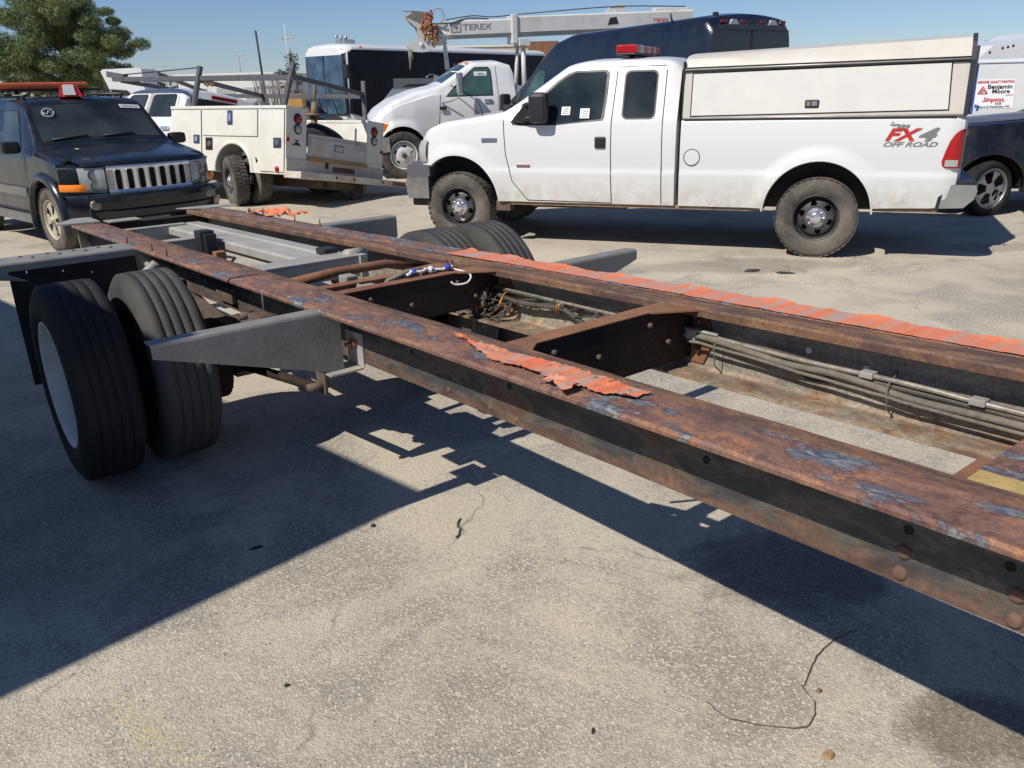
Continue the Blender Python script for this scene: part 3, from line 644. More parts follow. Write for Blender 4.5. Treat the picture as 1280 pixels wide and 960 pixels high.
# end plates bolted on the rear ends
p = MB(); p.prism([(-3.12, 0.385), (-3.16, 0.50), (-2.80, 0.72), (-2.76, 0.60), (-2.72, 0.40)], 'z', TZ+0.002, TZ+0.012); cpart(p, 'end_plate', grey_steel)
p = MB(); p.prism([(-3.14, -0.30), (-3.02, -0.37), (-2.90, -0.50), (-2.86, -0.74), (-3.10, -0.74)], 'z', TZ+0.002, TZ+0.010); cpart(p, 'end_plate', grey_steel)
p = MB(); p.box(-2.99, -2.97, 0.44, 0.52, 0.62, 0.90); p.box(-2.97, -2.80, 0.43, 0.44, 0.60, 0.72); cpart(p, 'end_bracket', grey_steel)
# corner plate seam and L bracket on the near web under the arm
p = MB(); p.box(1.27, 1.40, 0.452, 0.458, 0.668, 0.80); p.box(1.20, 1.40, 0.459, 0.60, 0.658, 0.665); p.box(1.02, 1.18, 0.452, 0.56, 0.70, 0.708)
br = cpart(p, 'angle_bracket', grey_steel)
p = MB(); p.tube([(1.34, 0.455, 0.755), (1.34, 0.50, 0.755)], 0.009, 6); p.lathe([(0.0001, 0.0), (0.02, 0.0), (0.02, 0.012), (0.0001, 0.012)], (1.34, 0.462, 0.755), 'y', 6, smooth=False); cpart(p, 'bracket_bolt', rust_metal, br)

def channel(x0, x1, n0, n1, ztop, depth, mat, name='crossmember', face='front', th=0.008, gus=None):
    mb = MB(); mb.box(x0, x1, n0, n1, ztop-th, ztop)
    if face in ('front', 'both'): mb.box(x1-th, x1-0.0005, n0, n1, ztop-depth, ztop-th-0.0005)
    if face in ('back', 'both'): mb.box(x0+0.0005, x0+th, n0, n1, ztop-depth, ztop-th-0.0005)
    mb.box(x0, x1-0.001, n0, n1, ztop-depth-th, ztop-depth-0.0005)
    o = cpart(mb, name, mat)
    return o
wa = channel(2.20, 2.275, -0.44, 0.44, TZ-0.012, 0.20, grease_metal)
topm = MB(); topm.box(2.198, 2.277, -0.34, 0.39, TZ-0.0115, TZ-0.008); topm.prism([(2.277, -0.345), (2.38, -0.345), (2.277, -0.20)], 'z', TZ-0.014, TZ-0.008); topm.prism([(2.277, 0.385), (2.33, 0.385), (2.277, 0.32)], 'z', TZ-0.014, TZ-0.008); cpart(topm, 'gusset_top', rust_metal, wa)
gus = MB(); gus.prism([(2.285, TZ-0.02), (2.32, TZ-0.02), (2.37, TZ-0.10), (2.37, TZ-0.16), (2.34, TZ-0.235), (2.285, TZ-0.235)], 'y', -0.438, -0.43); cpart(gus, 'gusset', rust_metal, wa)
for z in (0.84, 0.78, 0.73):
    b = MB(); b.tube([(2.32, -0.43, z), (2.32, -0.415, z)], 0.011, 6); cpart(b, 'gusset_bolt', rust_metal, wa)
wb = channel(1.05, 1.115, -0.44, 0.44, TZ-0.012, 0.17, grease_metal)
topm = MB(); topm.box(1.048, 1.117, -0.34, 0.38, TZ-0.0115, TZ-0.008); topm.prism([(1.117, -0.345), (1.23, -0.345), (1.117, -0.20)], 'z', TZ-0.014, TZ-0.008); cpart(topm, 'gusset_top', rust_metal, wb)
gus = MB(); gus.prism([(1.14, TZ-0.04), (1.17, TZ-0.02), (1.22, TZ-0.08), (1.25, TZ-0.17), (1.22, TZ-0.235), (1.14, TZ-0.20)], 'y', -0.438, -0.43); cpart(gus, 'gusset', rust_metal, wb)
tb = MB(); tb.tube([(0.53, 0.39, TZ-0.05), (0.51, 0.1, TZ-0.035), (0.49, -0.20, TZ-0.04), (0.47, -0.43, TZ-0.10)], 0.023, 10); cpart(tb, 'cross_tube', rust_metal)
wd = channel(0.79, 0.86, -0.42, 0.40, TZ-0.03, 0.13, rust_metal)
tb = MB(); tb.prism([(0.78, -0.16), (0.88, -0.16), (0.93, -0.40), (0.74, -0.40)], 'z', TZ-0.032, TZ-0.024); cpart(tb, 'gusset', rust_metal, wd)
we = channel(0.10, 0.28, -0.19, 0.36, TZ-0.012, 0.10, grey_steel)
tb = MB(); tb.tube([(0.15, -0.26, TZ-0.03), (0.20, -0.13, TZ-0.02)], 0.035, 10); tb.prism([(0.24, TZ-0.01), (0.30, TZ-0.01), (0.30, TZ-0.13), (0.27, TZ-0.13)], 'y', -0.20, -0.16); cpart(tb, 'bushing', grey_steel, we)
wf = channel(-2.22, -2.12, -0.05, 0.44, TZ-0.012, 0.12, grey_steel)
wg = channel(-1.40, -1.28, -0.04, 0.44, TZ-0.02, 0.10, grey_steel)
wr = channel(-2.95, -2.80, -0.44, 0.44, TZ-0.03, 0.18, grease_metal)
p = MB(); p.box(-2.9, -2.7, 0.10, 0.34, TZ-0.01, TZ-0.002); cpart(p, 'hitch_plate', grey_steel)
# front crossmember at the right edge of the picture
wz = MB(); wz.box(3.545, 3.92, -0.43, 0.225, TZ-0.060, TZ-0.048); wz.box(3.545, 3.555, -0.43, 0.225, TZ-0.20, TZ-0.061)
ys_ = MB(); ys_.box(3.546, 3.92, 0.226, 0.290, TZ-0.060, TZ-0.050); cpart(ys_, 'yellow_lip', M('yellow_rusty_lip', (0.50, 0.36, 0.13), 0.7, 0, 0.3, 20, (0.30, 0.16, 0.07), 0.5, bmp=0.4))
cpart(MB().box(3.50, 3.545, 0.10, 0.29, TZ-0.20, TZ-0.075), 'rusty_block', rust_metal)
wzo = cpart(wz, 'crossmember', rail_top)
wzo['label'] = 'crossmember with flaking blue and yellow paint at the front'
p = MB(); p.prism([(3.46, 0.44), (3.545, 0.291), (3.92, 0.291), (3.92, 0.44)], 'z', TZ-0.072, TZ-0.062); cpart(p, 'gusset_plate', M('bare_white_plate', (0.55, 0.54, 0.50), 0.5, 0, 0.1, 9))
cpart(MB().lathe([(0.024, 0), (0.021, 0.010), (0.012, 0.016), (0.001, 0.018)], (3.63, 0.325, TZ-0.062), 'z', 14), 'rivet_head', rust_metal)
# long grey folded channel lying between the rails
lg = MB(); P = []
for x in (-2.28, -1.4, -0.6, 0.10):
    P.append([(x, -0.20, TZ-0.06), (x, -0.19, TZ-0.025), (x, -0.10, TZ-0.022), (x, -0.09, TZ-0.030), (x, -0.06, TZ-0.030), (x, -0.05, TZ-0.022), (x, 0.07, TZ-0.024), (x, 0.085, TZ-0.035), (x, 0.085, TZ-0.075), (x, 0.075, TZ-0.075), (x, 0.075, TZ-0.04), (x, -0.18, TZ-0.034), (x, -0.19, TZ-0.06)])
lg.grid(P, 0, False, closeu=True); lgo = cpart(lg, 'folded_channel', M('pale_grey_channel', (0.36, 0.35, 0.33), 0.6, 0.05, 0.15, 8, (0.25, 0.19, 0.13), 0.4))
lg = MB(); lg.bbox(-1.18, -1.06, 0.12, 0.21, TZ-0.12, TZ+0.045, 0.008); lg.bbox(-1.06, -1.00, 0.13, 0.20, TZ-0.10, TZ+0.03, 0.006); lg.tube([(-1.12, 0.16, TZ-0.1), (-1.10, 0.25, TZ-0.16), (-0.95, 0.34, TZ-0.17)], 0.009, 6); lg.tube([(-1.05, 0.15, TZ-0.1), (-0.95, 0.05, TZ-0.13), (-0.6, 0.2, TZ-0.09)], 0.008, 6)
cpart(lg, 'relay_box', black_plastic)
lg = MB(); lg.bbox(-0.02, 0.09, -0.14, -0.06, TZ-0.022, TZ+0.012, 0.006); cpart(lg, 'valve_block', black_plastic)
lg = MB(); lg.bbox(-0.62, -0.56, 0.24, 0.30, TZ-0.16, TZ-0.02, 0.004); cpart(lg, 'rusty_tab', rust_metal)
# body support arms: front near is the big grey one
def arm(x, n0, n1, d0, d1, ztop, mat, flw=0.075, back=True, tip=0.0, th=0.006, d0n=None):
    mb = MB(); s = 1 if n1 > n0 else -1
    r = 0.012
    # plate with rounded upper edge running into the top flange
    N_ = 14; P = []
    for i in range(N_+1):
        t = i/N_; n = n0+(n1-n0)*t; d = d0+(d1-d0)*t
        if d0n and t < 0.12: d = d0*(0.86+0.14*t/0.12)
        xf_ = x-(tip*t if tip else 0)
        P.append([(xf_, n, ztop-d), (xf_, n, ztop-r), (xf_-r*0.3, n, ztop-r*0.3), (xf_-r, n, ztop), (xf_-flw, n, ztop-0.001), (xf_-flw, n, ztop-0.001-th), (xf_-r-th, n, ztop-th), (xf_-th, n, ztop-r-th), (xf_-th, n, ztop-d)])
    mb.grid(P, 0, False, closeu=True)
    for row in (P[0], P[-1]): mb.add(row, [tuple(range(len(row)))], 0, False)
    return cpart(mb, 'support_arm', mat)
arm(1.355, 0.52, 1.21, 0.262, 0.050, TZ-0.005, arm_grey, 0.075)
arm(1.36, -0.455, -1.13, 0.26, 0.050, TZ-0.005, arm_grey, 0.075)
a2 = arm(-1.10, 0.455, 1.34, 0.235, 0.085, TZ-0.003, M('rear_arm_grey', (0.22, 0.22, 0.21), 0.6, 0.05, 0.2, 9, (0.34, 0.32, 0.28), 0.3, bmp=0.25), 0.28); a2['label'] = 'rear near support arm with a wide sheet top'
a3 = arm(-0.98, -0.455, -1.16, 0.235, 0.15, TZ-0.003, arm_grey, 0.12)
for nn in (0.7, 0.84, 0.98, 1.12):
    b = MB(); b.tube([(-1.22, nn, TZ-0.004), (-1.22, nn, TZ+0.004)], 0.010, 8); b.tube([(-1.30, nn+0.05, TZ-0.004), (-1.30, nn+0.05, TZ+0.003)], 0.010, 8); cpart(b, 'arm_bolt', rust_metal, a2)
for nn, zz in ((0.85, 0.80), (1.0, 0.83), (1.18, 0.85)):
    cpart(dome(MB(), 0, 0, 0, 0.008), 'rivet_head', grey_steel, a2).location = (-1.094, -nn, zz-0.033)
# mud flap hanging from the rear arm
mf = MB(); P = []
for i in range(9):
    z = TZ-0.05-i*0.083; P.append([(-1.10+0.012*math.sin(i*0.7+j*0.5), 0.60+0.67*j/6, z) for j in range(7)])
mf.grid(P, 0, True); mf2 = [[(a-0.009, b, c) for a, b, c in r] for r in P]; mf.grid(mf2, 0, True); 
for (ra, rb) in ((P[0], mf2[0]), (P[-1], mf2[-1])): mf.grid([ra, rb], 0, False)
mf.grid([[r[0] for r in P], [r[0] for r in mf2]], 0, False); mf.grid([[r[-1] for r in P], [r[-1] for r in mf2]], 0, False)
cpart(mf, 'mud_flap', rubber_black)
# dual wheels. Wheel meshes live in plain axle space: no shear
WR = 0.468
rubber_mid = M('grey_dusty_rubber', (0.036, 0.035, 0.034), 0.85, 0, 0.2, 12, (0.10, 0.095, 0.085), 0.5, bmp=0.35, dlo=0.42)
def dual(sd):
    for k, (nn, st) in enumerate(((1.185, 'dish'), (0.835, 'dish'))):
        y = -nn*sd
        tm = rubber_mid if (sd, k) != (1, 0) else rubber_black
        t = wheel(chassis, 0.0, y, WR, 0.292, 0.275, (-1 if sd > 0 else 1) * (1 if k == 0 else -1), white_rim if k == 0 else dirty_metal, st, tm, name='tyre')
        t['label'] = {(1, 0): 'outer near rear tyre, in the shade', (1, 1): 'inner near rear tyre, dusty and half sunlit', (-1, 0): 'outer far rear tyre', (-1, 1): 'inner far rear tyre'}[(sd, k)]
dual(1); dual(-1)
ax = MB(); ax.tube([(0, -1.0, 0.44), (0, -0.25, 0.44), (0, 0.25, 0.44), (0, 1.0, 0.44)], 0.068, 16); ax.lathe([(0.001, -0.20), (0.10, -0.19), (0.18, -0.10), (0.20, 0), (0.18, 0.10), (0.10, 0.19), (0.001, 0.20)], (0, 0, 0.44), 'y', 24); ax.tube([(0, 0, 0.44), (0.33, 0, 0.48)], [0.12, 0.06], 14)
for sd in (-1, 1): ax.lathe([(0.06, 0.0), (0.21, 0.0), (0.21, 0.13), (0.06, 0.13)], (0, sd*0.62-0.06, 0.44), 'y', 30)
cpart(ax, 'rear_axle', grease_metal)
for sd in (-1, 1):
    lf = MB()
    for k in range(7):
        L = 0.74-0.085*k; lf_p = []
        for i in range(13):
            t = -1+2*i/12; x = L*t; z = 0.575+0.11*(x/0.74)**2-0.013*k; lf_p.append([(x, sd*0.44+0.038, z), (x, sd*0.44-0.038, z), (x, sd*0.44-0.038, z-0.011), (x, sd*0.44+0.038, z-0.011)])
        lf.grid(lf_p, 0, False, closeu=True)
    sp = cpart(lf, 'leaf_spring', dirty_metal)
    for xx in (-0.78, 0.78):
        hg = MB(); hg.prism([(xx-0.10, 0.75), (xx+0.10, 0.75), (xx+0.05, 0.63), (xx-0.05, 0.63)], 'y', sd*0.46, sd*0.475); hg.tube([(xx, sd*0.38, 0.665), (xx, sd*0.50, 0.665)], 0.03, 12); cpart(hg, 'spring_hanger', dirty_metal)
    ub = MB()
    for xx in (-0.09, 0.09):
        for nn in (-0.055, 0.055): ub.tube([(xx, sd*0.44+nn, 0.34), (xx, sd*0.44+nn, 0.62)], 0.010, 8)
    ub.box(-0.12, 0.12, sd*0.44-0.075, sd*0.44+0.075, 0.345, 0.37); ub.box(-0.12, 0.12, sd*0.44-0.07, sd*0.44+0.07, 0.60, 0.62); cpart(ub, 'spring_clamp', dirty_metal, sp)
    hv = MB(); hv.prism([(0.86, 0.42), (0.93, 0.42), (0.96, 0.68), (0.82, 0.68)], 'y', sd*0.40, sd*0.412); hv.tube([(0.895, sd*0.38, 0.46), (0.895, sd*0.48, 0.46)], 0.02, 10); cpart(hv, 'torque_rod_bracket', dirty_metal)
    tr = MB(); tr.tube([(0.895, sd*0.44, 0.46), (0.10, sd*0.44, 0.38)], 0.024, 10); cpart(tr, 'torque_rod', grease_metal)
    bc = MB(); bc.tube([(0.22, sd*0.33, 0.62), (0.26, sd*0.33, 0.63)], 0.085, 18); bc.tube([(0.28, sd*0.33, 0.63), (0.40, sd*0.33, 0.65)], 0.095, 18); bc.tube([(0.40, sd*0.33, 0.65), (0.45, sd*0.33, 0.655)], [0.095, 0.05], 18); bc.tube([(0.0, sd*0.35, 0.55), (0.22, sd*0.33, 0.62)], 0.015, 8); cpart(bc, 'brake_chamber', M('tan_primer', (0.32, 0.27, 0.20), 0.6, 0, 0.2, 9, (0.15, 0.1, 0.06), 0.5))
# small things hanging on the near web by the tyres
for (xx, zz) in ((-0.55, 0.84), (-0.40, 0.74), (0.15, 0.84), (0.62, 0.83), (0.78, 0.74), (0.95, 0.84)): cpart(dome(MB(), xx, 0.4505, zz, 0.012), 'rivet_head', dirty_metal, rail_near)
for (nn, zz) in ((0.25, 0.86), (0.05, 0.80), (-0.2, 0.86), (-0.3, 0.78)):
    for xx in (2.2765, 1.1165): cpart(MB().tube([(xx, nn, zz), (xx+0.012, nn, zz)], 0.010, 6), 'crossmember_bolt', dirty_metal)
p = MB(); p.tube([(-0.95, 0.46, 0.80), (-0.95, 0.54, 0.81), (-0.95, 0.585, 0.78), (-0.95, 0.59, 0.68)], 0.033, 12); p.tube([(-1.10, 0.54, 0.80), (-0.97, 0.54, 0.79)], 0.018, 8); p.prism([(-0.99, 0.68), (-0.90, 0.68), (-0.93, 0.56), (-0.96, 0.56)], 'y', 0.53, 0.55); cpart(p, 'frame_bracket', grey_steel)
cpart(MB().tube([(-0.28, 0.455, 0.83), (-0.28, 0.50, 0.83)], 0.025, 10), 'web_bolt', dirty_metal); cpart(MB().bbox(-0.12, 0.10, 0.452, 0.48, 0.72, 0.80, 0.006), 'web_plate', dirty_metal); cpart(MB().tube([(0.30, 0.455, 0.70), (0.30, 0.52, 0.70)], 0.02, 8), 'web_bolt', dirty_metal); cpart(MB().bbox(0.42, 0.56, 0.452, 0.53, 0.66, 0.74, 0.008), 'valve_block', dirty_metal)
p = MB(); p.box(0.28, 0.52, 0.46, 0.60, 0.58, 0.60); cpart(p, 'battery_tray', M('blue_tray', (0.05, 0.08, 0.16), 0.5, 0.2))
at = MB(); at.tube([(0.60, 0.27, 0.66), (0.63, 0.27, 0.66), (0.93, 0.27, 0.66), (0.96, 0.27, 0.66)], [0.11, 0.15, 0.15, 0.10], 28); cpart(at, 'air_tank', M('black_tank', (0.008, 0.008, 0.009), 0.5))
cpart(MB().bbox(0.66, 0.74, 0.10, 0.16, TZ-0.10, TZ-0.02, 0.006), 'light_fitting', grey_steel); p = MB(); p.bbox(0.90, 0.97, 0.12, 0.20, TZ-0.12, TZ-0.03, 0.008); p.prism([(0.92, TZ-0.02), (1.0, TZ-0.02), (0.98, TZ-0.09), (0.93, TZ-0.09)], 'y', 0.20, 0.205); cpart(p, 'light_fitting', grey_steel)
p = MB(); p.tube([(0.92, 0.11, TZ-0.10), (0.93, 0.05, TZ-0.03), (0.95, -0.04, TZ+0.0), (0.99, -0.09, TZ+0.005)], 0.013, 8); p.tube([(0.99, -0.09, TZ+0.01), (0.99, -0.09, TZ-0.05)], 0.008, 6); cpart(p, 'air_hose', hose_grey)
p = MB(); p.prism([(0.985, TZ-0.01), (1.02, TZ+0.035), (1.03, TZ-0.01)], 'y', -0.22, -0.205); p.prism([(0.985, TZ-0.01), (1.02, TZ+0.03), (1.03, TZ-0.01)], 'y', -0.25, -0.238); cpart(p, 'rusty_tab', rust_metal)
# pipes, looms and the tangled bundle on the far web (z given before the slope of the frame)
def path(pts, jit=0.0, dens=6):
    out = []
    for i in range(len(pts)-1):
        for k in range(dens):
            t = k/dens; p0 = pts[max(0, i-1)]; p1 = pts[i]; p2 = pts[i+1]; p3 = pts[min(len(pts)-1, i+2)]
            q = [0.5*((2*p1[a])+(-p0[a]+p2[a])*t+(2*p0[a]-5*p1[a]+4*p2[a]-p3[a])*t*t+(-p0[a]+3*p1[a]-3*p2[a]+p3[a])*t**3) for a in range(3)]
            out.append(tuple(q[a]+rng.normal(0, jit) for a in range(3)))
    out.append(tuple(pts[-1])); return out
pp = MB(); pp.tube(path([(0.95, -0.415, 0.806), (1.5, -0.41, 0.802), (2.05, -0.41, 0.797)]), 0.0075, 8); pp.tube(path([(2.32, -0.405, 0.800), (2.75, -0.405, 0.785), (3.1, -0.405, 0.785), (3.6, -0.405, 0.772), (5.4, -0.405, 0.765)]), 0.0085, 8); cpart(pp, 'brake_pipe', pipe_bright)
pp = MB(); pp.tube(path([(2.18, -0.40, 0.785), (2.35, -0.40, 0.79), (2.55, -0.40, 0.775), (2.70, -0.40, 0.762), (2.85, -0.40, 0.766), (2.98, -0.40, 0.758), (3.12, -0.40, 0.742), (3.35, -0.40, 0.742), (3.7, -0.40, 0.738), (5.4, -0.40, 0.73)]), 0.0115, 10); pp.tube(path([(2.30, -0.385, 0.772), (2.5, -0.385, 0.765), (2.8, -0.385, 0.748), (3.1, -0.385, 0.735), (3.4, -0.385, 0.728), (5.4, -0.385, 0.71)], 0.0012), 0.006, 6); cpart(pp, 'wiring_loom', hose_grey)
pp = MB(); pp.tube(path([(2.30, -0.412, 0.778), (2.6, -0.415, 0.790), (2.9, -0.415, 0.775), (3.3, -0.412, 0.760), (5.4, -0.412, 0.75)]), 0.010, 8); pp.tube(path([(1.05, -0.41, 0.79), (1.3, -0.39, 0.765), (1.55, -0.40, 0.775), (1.62, -0.40, 0.79)]), 0.012, 8); pp.tube(path([(1.55, -0.41, 0.80), (1.66, -0.40, 0.76), (1.78, -0.40, 0.72), (1.92, -0.40, 0.69)]), 0.012, 8); pp.tube(path([(1.0, -0.42, 0.79), (1.2, -0.41, 0.800), (1.55, -0.41, 0.796)]), 0.009, 8); pp.tube(path([(0.85, -0.35, 0.73), (0.95, -0.36, 0.715), (1.05, -0.38, 0.71)]), 0.009, 8); cpart(pp, 'air_line', hose_black)
bn = MB()
for k in range(16):
    cx_, cz_ = 1.06+rng.normal(0, 0.035), 0.735+rng.normal(0, 0.02); rx, rz = rng.uniform(0.035, 0.075), rng.uniform(0.035, 0.07); tl = rng.uniform(-0.4, 0.4)
    pts = [(cx_+rx*math.cos(a)+0.25*rz*math.sin(a)*tl, -0.36+0.03*math.sin(a*2+k)+rng.normal(0, 0.003), cz_+rz*math.sin(a)) for a in np.linspace(0, 5.6, 16)]
    bn.tube(pts, rng.choice([0.004, 0.006, 0.009]), 6)
for k in range(8): bn.tube(path([(1.02+rng.normal(0, .03), -0.37, 0.76), (1.12+rng.normal(0, .04), -0.34, 0.66+rng.normal(0, .02)), (1.22+rng.normal(0, .05), -0.36, 0.70), (1.28, -0.39, 0.76)], 0.002), 0.0035, 5)
bn.tube([(1.10, -0.33, 0.66), (1.105, -0.325, 0.60), (1.09, -0.33, 0.545)], 0.003, 5); cpart(bn, 'tangled_wires', hose_black)
z_ = MB()
for xx, zz in ((1.22, 0.79), (1.60, 0.795), (1.585, 0.79)): cpart(MB().tube([(xx, -0.425, zz+0.012), (xx+0.004, -0.385, zz), (xx-0.012, -0.395, zz-0.04)], 0.003, 5), 'cable_tie', zip_orange)
z_.tube([(1.22, -0.38, 0.775), (1.19, -0.375, 0.72), (1.15, -0.37, 0.69)], 0.005, 5); cpart(z_, 'cable_tie', zip_orange)
z_ = MB(); z_.bbox(2.29, 2.33, -0.43, -0.385, 0.77, 0.815, 0.005); z_.tube([(2.20, -0.40, 0.812), (2.42, -0.40, 0.808)], 0.007, 6); cpart(z_, 'pipe_clip', grey_steel)
for xx, zz in ((2.975, 0.787), (3.295, 0.78)): cpart(MB().bbox(xx-0.022, xx+0.022, -0.425, -0.39, zz-0.01, zz+0.01, 0.004), 'pipe_clip', grey_steel)
for xx in (3.05, 2.42): cpart(MB().tube([(xx, -0.435, 0.80), (xx, -0.38, 0.775), (xx+0.005, -0.385, 0.70), (xx+0.01, -0.43, 0.66)], 0.0025, 5), 'hanging_tie', hose_grey)
fl = MB(); fl.prism([(2.73, 0.724), (2.76, 0.735), (2.79, 0.722), (2.83, 0.738), (2.86, 0.727), (2.83, 0.716), (2.79, 0.712), (2.75, 0.714)], 'y', -0.4395, -0.437); cpart(fl, 'peeled_paint_flake', ink_black, rail_far)
hv_ = MB()  # unseen tubes added behind the near rail to widen its ground shadow
for (nn, zz, rr_, xa) in ((0.23, 0.765, 0.032, 2.25), (0.17, 0.75, 0.022, 2.05), (0.28, 0.72, 0.016, 2.6)): hv_.tube(path([(xa, nn+0.05, zz-0.03), (xa+0.3, nn, zz), (3.0, nn+0.01, zz-0.01), (4.0, nn, zz), (5.4, nn, zz)]), rr_, 8)
cpart(MB().box(2.34, 5.5, -0.03, 0.359, TZ-0.243, TZ-0.236), 'added_shadow_plate', grease_metal)  # unseen plate, added only to fill out the near rail's shadow
cpart(hv_, 'added_shadow_tubes', hose_black)['label'] = 'added tubes hidden behind the near rail to widen its shadow'
hv_ = MB()
for k in range(5):
    xa = 1.18+0.11*k; hv_.tube(path([(xa, -0.425, 0.77+rng.normal(0, .01)), (xa+0.08, -0.39, 0.74+rng.normal(0, .02)), (xa+0.2, -0.40, 0.765+rng.normal(0, .015)), (xa+0.32, -0.42, 0.79)], 0.002), 0.0045, 5)
hv_.tube(path([(2.0, -0.43, 0.74), (2.12, -0.30, 0.73), (2.2, -0.1, 0.70), (2.1, 0.1, 0.69)]), 0.009, 6); hv_.tube(path([(0.75, -0.33, 0.78), (0.85, -0.30, 0.70), (0.98, -0.34, 0.66), (1.1, -0.37, 0.70)]), 0.008, 6)
cpart(hv_, 'loose_wires', hose_black)
# orange tape: crumpled strips
def crumple(x0, x1, fn0, fn1, amp, nx, ny, z, edge_jit=0.01, fold=0.0, seed=1):
    r = np.random.default_rng(seed); P = []; ph = r.uniform(0, 6, 8)
    for i in range(nx+1):
        x = x0+(x1-x0)*i/nx; a, b = fn0(x), fn1(x); row = []
        for j in range(ny+1):
            t = j/ny; n = a+(b-a)*t; e = 0
            ej = edge_jit*(0.9*math.sin(x*31+ph[3])+0.7*math.sin(x*73+ph[4])+0.5*math.sin(x*151+ph[5])+r.normal(0, 0.35))
            if j == ny: n += ej; e = max(0, math.sin(x*17+ph[6]))*edge_jit*1.6
            if j == ny-1: n += ej*0.4
            if j == 0: n += ej*0.25
            hgt = amp*(0.5+0.5*math.sin(x*26+ph[0]+2*t)*math.sin(x*11+ph[1]+4*t))+abs(r.normal(0, amp*0.5))+fold*max(0, math.sin(x*5+ph[2]))*t**2
            row.append((x+r.normal(0, 0.003), n, z+0.002+hgt+e))
        P.append(row)
    return MB().grid(P, 0, True)
t1 = crumple(2.07, 2.86, lambda x: 0.476-0.03*min(1, (x-2.07)/0.5)+0.015*max(0, x-2.6), lambda x: 0.482+0.068*min(1, max(0, (x-2.12)/0.2))*(1.0 if x < 2.70 else max(0.45, 1-(x-2.70)*2.6)), 0.0055, 110, 8, TZ+0.001, 0.005, 0.02, 3)
cpart(t1, 'orange_tape', tape, fix=False)['label'] = 'short crumpled orange tape on the near rail'
t1b = crumple(2.60, 2.72, lambda x: 0.555, lambda x: 0.60+0.01*math.sin(x*40), 0.010, 12, 5, TZ+0.006, 0.006, 0.01, 9); cpart(t1b, 'orange_tape', tape, fix=False)
t2 = crumple(0.70, X1-0.05, lambda x: -0.449+0.02*max(0, 1-(x-0.7)*2.0), lambda x: -0.578-0.008*math.sin(x*3.1), 0.0016, 420, 5, TZ+0.001, 0.005, 0.0, 5)
cpart(t2, 'orange_tape', tape, fix=False)['label'] = 'long orange tape strip along the far rail'
t3 = crumple(-2.12, -1.45, lambda x: -0.50-0.12*(x+2.12), lambda x: -0.60-0.17*(x+2.12)-0.02*math.sin(x*20), 0.028, 34, 8, TZ, 0.014, 0.02, 11)
cpart(t3, 'orange_tape', tape, fix=False)['label'] = 'ragged orange tape scrap at the rear of the far rail'
# blue and white tie-down strap on the crossmember
st = MB()
for k in range(3): st.lathe([(0.006, 0), (0.017, 0.005), (0.015, 0.018), (0.006, 0.026)], (1.03+0.01*k, -0.02-0.085*k, TZ+0.012), 'x', 8, 0 if k != 1 else 1, smooth=False)
st.tube(path([(1.05, 0.02, TZ+0.01), (1.05, -0.08, TZ+0.015), (1.05, -0.14, TZ+0.005), (1.06, -0.22, TZ+0.012)], 0.004), 0.007, 6, 1)
st.tube(path([(1.06, -0.22, TZ+0.0), (1.15, -0.25, TZ-0.02), (1.17, -0.22, TZ-0.05), (1.15, -0.17, TZ-0.055), (1.14, -0.15, TZ-0.04)]), 0.0045, 6, 1)
stp = st.build('knotted_strap', [blue_cloth, white_cloth], None, xf=lambda p: tuple(Matrix.Rotation(CYAW, 3, 'Z') @ Vector(sh(p)) + Vector((CX, CY, 0))))
tag(stp, 'small blue and white knotted strap on the rusty crossmember of the chassis', 'strap')

# the box truck standing just outside the left edge of the picture: its shade covers the near tyres
def near_world(x, n): v = Matrix.Rotation(CYAW, 3, 'Z') @ Vector((x, -n, 0)); return (CX+v.x, CY+v.y)
KX, KN = -0.04, 0.95
Hb = 3.4; fx, fn = 1.30-KX*Hb, 0.13+KN*Hb; rx_, rn_ = -4.75-KX*Hb, 0.98+KN*Hb
a_, b_ = near_world(fx, fn), near_world(rx_, rn_); ang = math.atan2(a_[1]-b_[1], a_[0]-b_[0]); Lb = math.hypot(a_[0]-b_[0], a_[1]-b_[1])
bt = thing('box_truck', 'tall white box truck parked left of the chassis, its shade falling on the tyres', 'truck', (b_[0], b_[1], 0), ang)
q = MB(); q.bbox(0, Lb, -2.4, 0, 0.75, Hb, 0.02); q.build('cargo_box', white_wall, bt)
q = MB()
for yy in (-2.42, 0.0): q.box(0.02, Lb-0.02, yy, yy+0.02, 0.70, 0.78)
q.box(0.3, Lb-0.3, -1.7, -0.7, 0.55, 0.745); q.box(0.02, Lb-0.02, -0.03, -0.01, 0.25, 0.74); q.build('side_rail', grey_steel, bt)
q = MB(); 
for k in range(3): q.box(-0.03, -0.005, -2.3, -0.1, 0.85+0.8*k, 1.6+0.8*k)
q.build('rear_door', white_wall, bt)
for xx in (1.2, Lb-0.8):
    for yy in (-0.25, -2.15): wheel(bt, xx, yy, 0.48, 0.29, 0.26, 1 if yy > -1 else -1, white_rim, 'dish', rubber_black, name='tyre')

# ================================================================ WHITE PICKUP WITH CAP
def disk(mb, c, r, axis='y', n=20, t=0.01, sg=1, mi=0):
    return mb.lathe([(0.0001, t*sg), (r*0.85, t*sg), (r, t*0.5*sg), (r, 0)], c, axis, n, mi)
pk = thing('pickup_truck', 'white extended cab pickup with a ladder-height bed cap and FX4 OFF ROAD decal', 'pickup', (3.4844, 9.1991, 0), 2.7564)
pk['label'] = 'white pickup with a white bed cap, red roof light bar and FX4 decal'
WA, WF = 0.455, 0.452
